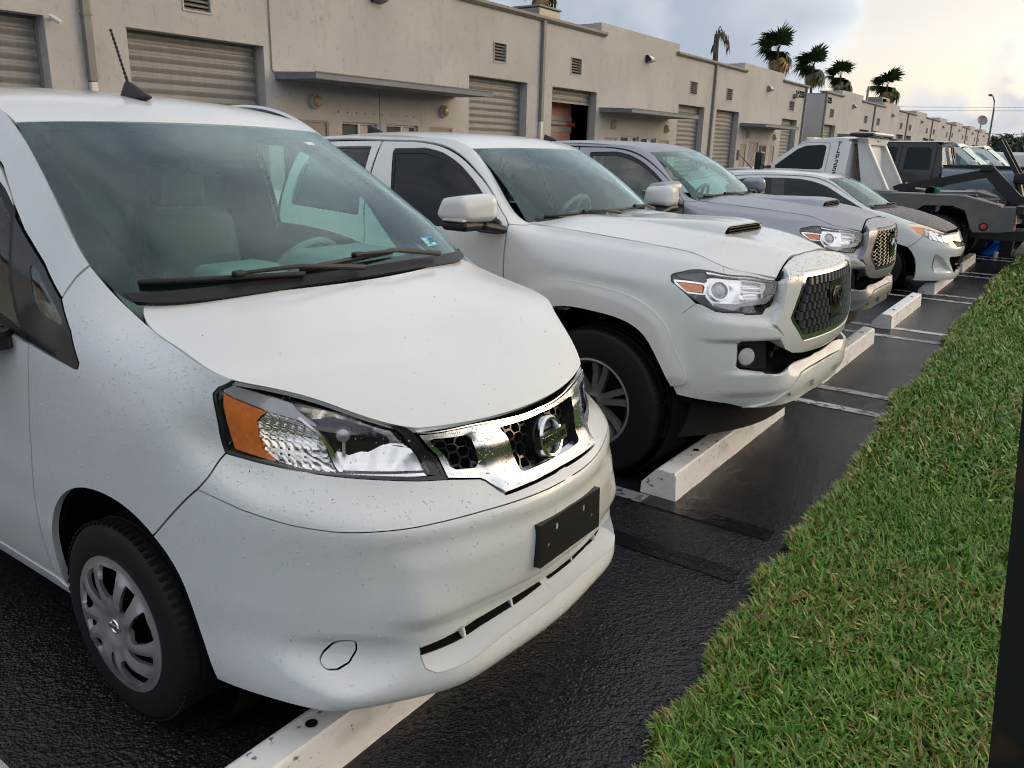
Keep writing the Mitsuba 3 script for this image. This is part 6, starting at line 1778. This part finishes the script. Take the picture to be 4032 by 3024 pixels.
        part("mirror_arm", f(tube([(-4.40, Y0 + .17, 1.42), (-4.46, Y0 + .02, 1.42)], .025, 6)), "mat_emblem_black", mk)
        part("cab_lettering", f(cat(*[text(c, .078, basis(D, (-3.385, 1.795 - i * .092)), .004, slant=.18) for i, c in enumerate("TL92520")])) if f(box((0, 0, 0), (1, 1, 1))).vertices[0][1] == -.5 else cat(*[text(c, .078, frame([-3.385, y + float(wf(1.795 - i * .092)) + .001, 1.795 - i * .092], [0, 1, 0]), .004, slant=.18) for i, c in enumerate("TL92520")]), "mat_number_black", t, smooth=False)
    up = prof[2:11]
    G = Surf([[(px_, y + k * float(wf(pz_)) * .995, pz_ + .035 * (1 - k * k) * (pz_ > 1.3)) for k in (-1, -.5, 0, .5, 1)] for px_, pz_ in up], flip=False, u=np.arange(len(up)), v=np.arange(5))
    part("cab_shell", panel(G, shapely.box(0, 0, 2, 4).union(shapely.box(3, 0, 8, 4)), (.2, .25), lip=.02), "mat_truck_white", t)
    part("cab_windscreen", panel(G, shapely.box(2, 0, 3, 4), (.2, .4), lip=0), "mat_dark_glass", t)
    part("cab_rear", extrude(Polygon([(y - 1.0, .6), (y - .97, 1.36), (y - .78, 1.84), (y + .78, 1.84), (y + .97, 1.36), (y + 1.0, .6)]).difference(rear_win), .04, "yz", -3.26), "mat_truck_white", t, smooth=False)
    k = part("rear_window", extrude(rear_win, .01, "yz", -3.255), "mat_dark_glass", t)
    part("slider_post", cat(*[box((-3.238, y + dy, 1.6), (.02, .03, .34)) for dy in (-.2, .2)]), "mat_emblem_black", k)
    part("rear_panel_rib", cat(*[box((-3.215, y, z), (.02, 1.7, .02)) for z in (1.38, 1.30, 1.22)]), "mat_truck_white", t)
    part("third_brake_light", rbox((-3.22, y - .3, 1.79), (.03, .5, .05), .01), "mat_emblem_black", t)
    part("cab_front", box((-5.86, y, .85), (.1, 1.9, .6)), "mat_emblem_black", t)
    part("marker_light", rbox((-3.95, y - .2, 1.875), (.14, .5, .05), .02), "mat_cream_lens", t)
    part("aerial", tube([(-4.70, Y0 + .25, 1.36), (-4.98, Y0 + .22, 1.62)], [.012, .004], 6), "mat_emblem_black", t)
    part("cab_inside", box((-4.0, y, .98), (1.2, 1.6, .7)), "mat_dark_inside", t)
    return t


def build_plain_pickup(x, y, facing, label, body, cabm, bedm, bed, glass="mat_dark_glass", wide=.98):
    """A full-size pickup seen only in part: cab, bed and wheels. x: the rear axle's place; facing +1 towards the verge."""
    t = thing("pickup_truck", label, "pickup truck", pose(x, y, 0 if facing > 0 else 180))
    wf = lambda z: np.interp(z, [.5, .9, 1.30, 1.86], [.93, wide, .95, .76])  # noqa: E731
    D = Sheet(lambda q: np.stack([q[:, 0], -wf(q[:, 1]), q[:, 1]], 1))
    cab = rpoly([(.55, .55), (.55, 1.60), (.60, 1.84), (.72, 1.895), (1.75, 1.885), (1.98, 1.84), (2.52, 1.40), (2.60, 1.32), (3.55, 1.24), (3.72, 1.12), (3.75, .55)], .03)
    w1 = rpoly([(.72, 1.42), (.74, 1.76), (.80, 1.80), (1.12, 1.80), (1.15, 1.77), (1.15, 1.42)], .02)
    w2 = rpoly([(1.30, 1.42), (1.30, 1.77), (1.34, 1.80), (1.72, 1.79), (1.92, 1.74), (2.30, 1.44), (2.28, 1.41)], .02)
    frontwheel = Point(3.6 - .55, .42).buffer(.50)
    sides = (lambda m: m, mirror)
    for f in sides:
        part("cab_side", f(panel(D, cab.difference(w1).difference(w2).difference(frontwheel), .08, lip=.04)), cabm, t)
        for w_ in (w1, w2):
            part("door_window", f(panel(D, w_, .08, off=-.012, lip=0)), glass, t)
        part("door_seam", f(cat(panel(D, LineString([(1.235, .62), (1.235, 1.86)]).buffer(.006), .03, off=.001, lip=0), panel(D, LineString([(2.42, .62), (2.42, 1.36)]).buffer(.006), .03, off=.001, lip=0), panel(D, LineString([(.66, .62), (.66, 1.82)]).buffer(.006), .03, off=.001, lip=0))), "mat_dark_inside", t)
        k = part("door_handle", f(rbox((.80, -.995, 1.16), (.18, .03, .05), .015)), "mat_chrome", t)
        if bed:
            bp = rpoly([(.50, .55), (.50, 1.49), (-1.35, 1.51), (-1.38, .62), (-.62, .62), (-.52, .95), (-.22, 1.13), (.22, 1.13), (.42, .95), (.46, .62)], .02)
            B = Sheet(lambda q: np.stack([q[:, 0], -(.985 + .02 * np.exp(-((q[:, 1] - 1.28) / .12) ** 2) - .06 * smooth01((q[:, 1] - 1.40) / .12)), q[:, 1]], 1))
            part("bed_side", f(panel(B, bp, (.06, .03), lip=.06)), bedm, t)
            part("bed_rail", f(box((-.42, -.93, 1.505), (1.85, .10, .03))), "mat_emblem_black", t)
        part("wheel_arch", f(TM(np.asarray(lathe([(.5, .9), (.51, .5), (.02, .5)], 28).vertices) * [1, -1, 1] + [0, 0, .45], np.asarray(lathe([(.5, .9), (.51, .5), (.02, .5)], 28).faces)[:, ::-1], process=False)), "mat_dark_inside", t)
        dual(t, 0, -.93, .40, .26, f)
        dual(t, 3.05, -.93, .40, .26, f)
        part("side_mirror", f(rbox((2.30, -1.12, 1.50), (.12, .24, .22), .04)), "mat_emblem_black" if cabm == "mat_black_paint" else cabm, t)
    up = [(.55, 1.36), (.56, 1.60), (.60, 1.84), (.72, 1.90), (1.75, 1.89), (1.98, 1.845), (2.52, 1.41), (2.60, 1.33), (3.55, 1.25), (3.72, 1.12), (3.75, .6)]
    G = Surf([[(a, k * float(wf(b)) * .998, b + .03 * (1 - k * k) * (b > 1.1)) for k in (-1, -.5, 0, .5, 1)] for a, b in up], u=np.arange(len(up)), v=np.arange(5), flip=False)
    rw = shapely.box(.25, .55, 1.75, 3.45).buffer(-.1).buffer(.1)
    part("cab_shell", panel(G, shapely.box(0, 0, 5, 4).union(shapely.box(6, 0, 10, 4)).difference(rw), (.1, .25), lip=.02), cabm, t)
    k = part("rear_window", panel(G, rw, (.2, .3), off=-.01, lip=0), glass, t)
    part("slider_frame", cat(*[panel(G, shapely.box(.26, yy, 1.74, yy + .05), (.2, .05), off=.004, lip=.01) for yy in (1.75, 2.25)]), "mat_emblem_black", k)
    part("windscreen", panel(G, shapely.box(5, 0, 6, 4).buffer(-.06), (.2, .3), off=.004, lip=0), "mat_windscreen" if glass != "mat_dark_glass" else glass, t)
    part("screen_border", panel(G, shapely.box(5, 0, 6, 4).difference(shapely.box(5.1, .25, 5.92, 3.75)), (.1, .2), off=-.002, lip=0), "mat_frit", t)
    part("chassis", cat(box((1.2, 0, .6), (4.8, 1.5, .2)), box((.6, 0, 1.0), (.06, 1.7, .8)), box((2.1, 0, 1.1), (1.0, 1.5, .4))), "mat_dark_inside", t)
    if bed:
        part("tailgate", rbox((-1.36, 0, 1.08), (.06, 1.86, .86), .02), bedm, t)
        part("bed_floor", box((-.42, 0, .95), (1.85, 1.8, .06)), "mat_emblem_black", t)
    return t


build_tow(0, 14.48)
build_plain_pickup(-1.72, 17.1, -1, "black crew cab pickup with sky sheen painted slate blue on its bed behind the tow truck", "x", "mat_black_paint", "mat_slate_paint", True, "mat_dark_glass")
build_plain_pickup(-4.35, 19.9, 1, "white pickup cab behind the black pickup's bed, teal light through its window", "x", "mat_truck_white", "mat_truck_white", True, "mat_clear_window")
build_plain_pickup(-4.15, 22.5, 1, "second white pickup cab, behind the first white one", "x", "mat_truck_white", "mat_truck_white", True, "mat_clear_window")
t = thing("box_trailer", "long low white van roof at the far end of the row", "van")
part("body", rbox((-3.4, 26.2, 1.12), (5.2, 2.0, 1.40), .10, 4), "mat_truck_white", t)
part("roof_cap", rbox((-3.4, 26.2, 1.80), (5.1, 1.9, .05), .02), "mat_white_steel", t)
for xx in (-5, -2):
    for yy in (25.25, 27.15):
        part("wheel", xf(lathe([(.001, .0), (.3, 0), (.33, .03), (.33, .2), (.001, .22)], 24), trimesh.transformations.translation_matrix([xx, yy - .1, .33])), "mat_rubber", t)
part("windscreen", xf(box((0, 0, 0), (.02, 1.7, .55)), trimesh.transformations.translation_matrix([-.79, 26.2, 1.5])), "mat_window_dark", t)

# rubbish by the tow truck's hitch
cr = np.random.default_rng(3)
m = rbox((0, 0, 0), (.34, .30, .30), .05, 3)
m = m.subdivide().subdivide()
v = np.array(m.vertices)
v += (meshkit.fbm(v * 9, 3, 4)[:, None] - .5) * .12 * np.sign(v)
bag = TM(v + [-1.30, 16.5, .15], m.faces, process=False)
b = thing("plastic_bag", "crumpled blue plastic bag on the asphalt by the tow truck", "bag")
part("body", bag, "mat_blue_plastic", b)
part("flap", TM(np.array([[-1.32, 16.3, .24], [-1.12, 16.35, .22], [-.98, 16.45, .40], [-1.10, 16.55, .42], [-1.26, 16.55, .32]]), np.array([[0, 1, 4], [1, 2, 3], [1, 3, 4]]), process=False), "mat_blue_plastic", b)
part("print_patch", box((-1.38, 16.33, .22), (.06, .005, .06)), "mat_white_plastic", b)
c = thing("toolbox", "black crate with a white cup beside the blue bag", "crate")
part("crate", rbox((-1.06, 16.5, .14), (.2, .3, .30), .02), "mat_rough_black", c)
solo("paper_cup", xf(lathe([(.001, 0), (.028, 0), (.04, .10), (.036, .10), (.03, .01)], 16, "z"), trimesh.transformations.translation_matrix([-1.18, 16.25, 0])), "mat_white_plastic", "small white paper cup at the foot of the blue bag", "cup")
struct("kerb", cat(rbox((-.83, 18.6, .05), (.24, 4.2, .12), .03), rbox((-1.0, 16.75, .05), (.10, .5, .11), .02)), "mat_concrete")

# posts on the verge
p0, p1 = np.array([.150, .815, -.05]), np.array([-.03, .815, 1.75])
pk = solo("sign_post", bar(p0, p1, (.035, .036), (1, 0, 0)), "mat_post_black", "leaning black steel post close by at the lower right edge", "post", smooth=False)
solo("sign_post", bar((.045, 4.68, -.05), (.045, 4.68, 1.8), (.09, .05), (1, 0, 0)), "mat_post_black", "black steel post farther along the verge at the right edge", "post", smooth=False)

# fallen leaves
def leaf(x, y, z, L, W, deg, tilt, m, label):
    u = np.linspace(0, 1, 9)
    w = W * np.sin(np.pi * u ** .8)
    v = np.concatenate([np.stack([L * (u - .5), w, .25 * w + .3 * L * (u - .5) ** 2], 1), np.stack([L * (u - .5), 0 * w, .3 * L * (u - .5) ** 2 - .002], 1), np.stack([L * (u - .5), -w, .25 * w + .3 * L * (u - .5) ** 2], 1)])
    f = []
    for i in range(8):
        for a in (0, 9):
            f += [(a + i, a + 9 + i, a + 10 + i), (a + i, a + 10 + i, a + 1 + i)]
    M = trimesh.transformations.translation_matrix([x, y, z]) @ rot(deg, [0, 0, 1]) @ rot(tilt, [0, 1, 0])
    solo("fallen_leaf", xf(TM(v, np.array(f), process=False), M), m, label, "leaf", smooth=True)


leaf(-.735, 3.14, .045, .075, .022, 60, 28, "mat_dry_leaf", "rust brown dry leaf at the edge of the grass")
leaf(-.78, 3.38, .02, .085, .026, 20, 6, "mat_pale_leaf", "pale dry leaf lying on the asphalt by the grass edge")
# ---------------------------------------------------------------- palms, far trees, lamp post, wires
def fan(M, L, n, r, droop, col, fold=.5):
    """A fan leaf: a stalk and a half round of split leaflets. M: frame at the stalk's foot, x along the stalk."""
    V, F, C = [], [], []
    st = L * .8
    for i in range(n):
        a = (i / (n - 1) - .5) * math.radians(200) + r.normal(0, .05)
        ln = L * (1 - .25 * abs(a / 1.75) ** 2) * (.85 + .3 * r.random())
        w = .085 * L
        d = np.array([math.cos(a), math.sin(a), 0])
        s = np.array([-math.sin(a), math.cos(a), 0])
        z = -abs(math.sin(a)) * .18 * L * fold
        b = np.array([st, 0, 0])
        p1 = b + d * ln * .55 + [0, 0, z * .6]
        p2 = b + d * ln + [0, 0, z - droop * ln * (.35 + .3 * r.random())]
        k = len(V)
        V += [b - s * w * .2, b + s * w * .2, p1 - s * w, p1 + s * w, p2]
        F += [(k, k + 1, k + 3), (k, k + 3, k + 2), (k + 2, k + 3, k + 4)]
        C += [np.array(col) * (.75 + .5 * r.random())] * 5
    k = len(V)
    V += [(0, -.03, 0), (0, .03, 0), (st * 1.02, .015, 0), (st * 1.02, -.015, 0)]
    F += [(k, k + 1, k + 2), (k, k + 2, k + 3)]
    C += [np.array(col) * .8] * 4
    v = np.array(V)
    sag = v[:, 0] ** 2
    v[:, 2] -= droop * .10 * sag / max(L, .1)
    v = v @ M[:3, :3].T + M[:3, 3]
    return v, np.array(F), np.array(C)


def palm(x, y, zc, size, seed, label, n=34, dead=0, trunk=.20, foot=0.0):
    r = np.random.default_rng(seed)
    t = thing("palm_tree", label, "palm tree")
    hh = np.linspace(foot, zc, 26)
    part("trunk", tube(np.stack([x + .25 * np.sin(hh * .12 + seed), y + .2 * np.cos(hh * .1 + seed), hh], 1), trunk * (1.15 - .3 * hh / zc) + .012 * (np.arange(26) % 2), 10), "mat_palm_trunk", t)
    cx, cy = x + .25 * math.sin(zc * .12 + seed), y + .2 * math.cos(zc * .1 + seed)
    V, F, C, o = [], [], [], 0
    for i in range(n + dead):
        isdead = i >= n
        az = i * 2.39996 + r.normal(0, .15)
        el = math.radians(80 - 125 * ((i * .618034) % 1) + r.normal(0, 9)) if not isdead else math.radians(-62 + r.normal(0, 12))
        d = np.array([math.cos(el) * math.cos(az), math.cos(el) * math.sin(az), math.sin(el)])
        s = np.cross([0, 0, 1], d)
        s /= np.linalg.norm(s)
        M = np.eye(4)
        M[:3, 0], M[:3, 1], M[:3, 2], M[:3, 3] = d, s, np.cross(d, s), (cx, cy, zc - (.6 * r.random() + .5 if isdead else .3 * i / max(n, 1)))
        low = 0 if isdead else np.clip((78 - math.degrees(el)) / 128, 0, 1)
        col = (.20, .13, .065) if isdead else ((.035, .075, .022) if r.random() < .75 else (.06, .10, .03))
        if not isdead and low > .9 and r.random() < .4:
            col = (.28, .15, .05)
        v, f, c = fan(M, size * (.75 + .5 * r.random()) * (.7 if isdead else 1), 15, r, .35 + .75 * low + (.3 if isdead else 0), col)
        V.append(v)
        F.append(f + o)
        C.append(c)
        o += len(v)
    m = TM(np.vstack(V), np.vstack(F), process=False)
    part("crown", m, "mat_leaf_col", t, smooth=True, color=np.vstack(C))


palm(-40, 120.7, 15.6, 1.75, 1, "tallest green fan palm, above the end of the near warehouse roof", 44, 14)
palm(-40, 139.4, 15.2, 1.75, 2, "green fan palm with a browning frond, second from the left of the four", 44, 16)
palm(-40, 156.7, 15.0, 1.75, 3, "green fan palm with an open crown, third from the left of the four", 38, 8)
palm(-40, 194.3, 16.2, 2.1, 4, "round green fan palm behind the rooftop unit, rightmost of the four", 44, 12)
palm(-40, 59.75, 14.3, 1.5, 5, "palm trunk with hanging brown fronds at the top edge of the picture", 6, 22, .22)


def dead_palm(x, y, zt):
    r = np.random.default_rng(8)
    t = thing("palm_tree", "dead palm with a few drooping brown fronds above the near warehouse", "palm tree")
    hh = np.linspace(0, zt, 24)
    part("trunk", tube(np.stack([x + 0 * hh, y + .15 * np.sin(hh * .2), hh], 1), .22 + .03 * (hh > zt - 1.4) + .012 * (np.arange(24) % 2), 10), "mat_palm_trunk", t)
    y1 = y + .15 * math.sin(zt * .2)
    for (a, b, c, L) in ((1.3, .5, -.2, 1.2), (2.3, .2, -.8, 1.3), (3.2, -.3, -1.1, 1.35), (.7, .25, -.6, 1.0), (.9, -3.2, -4.0, 1.0), (-.5, -1.0, -1.8, .9)):
        stalk = np.array([[x, y1, zt - .1], [x, y1 + a * .45, zt + max(b, 0) + .35], [x, y1 + a, zt + b]])
        k = part("stalk", tube(stalk, .035, 5), "mat_palm_trunk", t)
        V, F, o = [], [], 0
        for i in range(9):
            p = np.array([x + r.normal(0, .12), y1 + a + r.normal(0, .16), zt + b])
            q = p + [r.normal(0, .10), .22 * np.sign(a) + r.normal(0, .16), -L * (.7 + .5 * r.random())]
            w = np.array([.02, .075, 0])
            V += [p - w * .5, p + w * .5, (p + q) / 2 - w, (p + q) / 2 + w, q]
            F += [(o, o + 1, o + 3), (o, o + 3, o + 2), (o + 2, o + 3, o + 4)]
            o += 5
        part("dead_frond", TM(np.array(V), np.array(F), process=False), "mat_palm_trunk", k, smooth=True)


dead_palm(-34, 83.2, 13.0)


def bush(name, label, catg, x, y, z0, h, w, n, seed, col, leaf, depth=None):
    r = np.random.default_rng(seed)
    t = thing(name, label, catg)
    part("trunk", tube([(x, y, z0 - 1), (x, y, z0 + h * .5)], [.04 * h, .015 * h], 7), "mat_palm_trunk", t)
    cen = r.normal(0, 1, (14, 3)) * [w * .27, w * .27, h * .16] + [x, y, z0 + h * .62]
    rad = w * (.14 + .12 * r.random(14))
    k = r.integers(0, 14, n)
    d = r.normal(0, 1, (n, 3))
    d /= np.linalg.norm(d, axis=1)[:, None]
    p = cen[k] + d * (rad[k] * (.55 + .5 * r.random(n)))[:, None] * [1, 1, .8]
    a, b = r.normal(0, 1, (n, 3)), r.normal(0, 1, (n, 3))
    a /= np.linalg.norm(a, axis=1)[:, None]
    b = np.cross(a, b)
    b /= np.linalg.norm(b, axis=1)[:, None]
    s = (leaf * (.6 + .8 * r.random(n)))[:, None]
    v = np.stack([p - a * s, p + b * s * .5, p + a * s, p - b * s * .5], 1).reshape(-1, 3)
    o = np.arange(n)[:, None] * 4
    c = np.array(col) * (.6 + .8 * r.random(n))[:, None]
    part("crown", TM(v, np.concatenate([o + [0, 1, 2], o + [0, 2, 3]]), process=False), "mat_leaf_col", t, color=np.repeat(c, 4, 0))


bush("small_tree", "small green treetop showing over the near warehouse parapet left of the palms", "tree", -21, 56.8, 4.5, 3.0, 2.6, 500, 11, (.05, .08, .03), .12)
# the far wood
r = np.random.default_rng(12)
V, C = [], []
for i in range(240):
    x, y = -70 + 130 * r.random(), 260 + 60 * r.random()
    h = 5.5 + 3.0 * r.random()
    n = 130
    d = r.normal(0, 1, (n, 3))
    d /= np.linalg.norm(d, axis=1)[:, None]
    p = np.array([x, y, h * .62]) + d * (np.array([2.6, 2.6, h * .42]) * (.6 + .45 * r.random((n, 1))))
    a, b = r.normal(0, 1, (n, 3)), r.normal(0, 1, (n, 3))
    s = .55
    V.append(np.stack([p - a * s, p + b * s, p + a * s * .8], 1).reshape(-1, 3))
    C.append(np.repeat(np.array([.065, .095, .066]) * (.6 + .8 * r.random((n, 1))) * (.8 + .4 * r.random()), 3, 0))  # leaf colour lightened to paint in distance haze
for i in range(120):
    x, y, h = 36 + 10 * r.random(), -60 + 300 * i / 120, 6 + 3 * r.random()
    n = 130
    d = r.normal(0, 1, (n, 3))
    d /= np.linalg.norm(d, axis=1)[:, None]
    p = np.array([x, y, h * .52]) + d * (np.array([2.8, 2.8, h * .50]) * (.6 + .45 * r.random((n, 1))))
    a, b = r.normal(0, 1, (n, 3)), r.normal(0, 1, (n, 3))
    V.append(np.stack([p - a * .7, p + b * .7, p + a * .56], 1).reshape(-1, 3))
    C.append(np.repeat(np.array([.05, .085, .04]) * (.6 + .8 * r.random((n, 1))), 3, 0))
V = np.vstack(V)
solo("far_wood", TM(V, np.arange(len(V)).reshape(-1, 3), process=False), "mat_leaf_col", "low dark green wood on the horizon beyond the car park", "trees", kind="stuff", color=np.vstack(C))
t = thing("street_lamp", "tall thin grey street lamp beyond the far end of the warehouses", "street lamp")
part("pole", tube([(-9, 91.2, 0), (-9, 90.2, 5.9), (-9, 89.3, 6.8), (-9, 87.0, 7.15), (-9, 86.2, 7.1)], [.10, .075, .06, .05, .05], 8), "mat_metal_grey", t)
part("lamp_head", rbox((-9, 85.7, 7.08), (.3, .9, .16), .05), "mat_metal_grey", t)


def wire(z0, y, label):
    xs = np.linspace(-90, 60, 30)
    solo("power_line", tube(np.stack([xs, y + 0 * xs, z0 - 1.2 * (1 - ((xs + 15) / 75) ** 2)], 1), .045, 5), "mat_metal_grey", label, "cable")


for i, (el, yy) in enumerate(((3.1, 240), (2.9, 240), (.42, 250), (1.6, 246))):
    wire(1.63 + yy * math.tan(math.radians(el)) + .6, yy, ["topmost thin power line across the right sky", "power line just below the topmost one", "lowest power line, just above the far wood", "power line low over the warehouse end"][i])
build_van(-2.027, 1.8315, .22)
build_truck(-1.865, 4.335, -2.58, "pickup_truck", "white crew cab pickup with hood scoop parked beside the van", "truck_white", False, "dark_glass")
build_truck(-2.155, 7.25, -.57, "pickup_truck", "silver grey crew cab pickup with hood scoop and zigzag grille", "silver_paint", True, "clear_window")
build_sedan(-2.1, 11.57, 3.4)
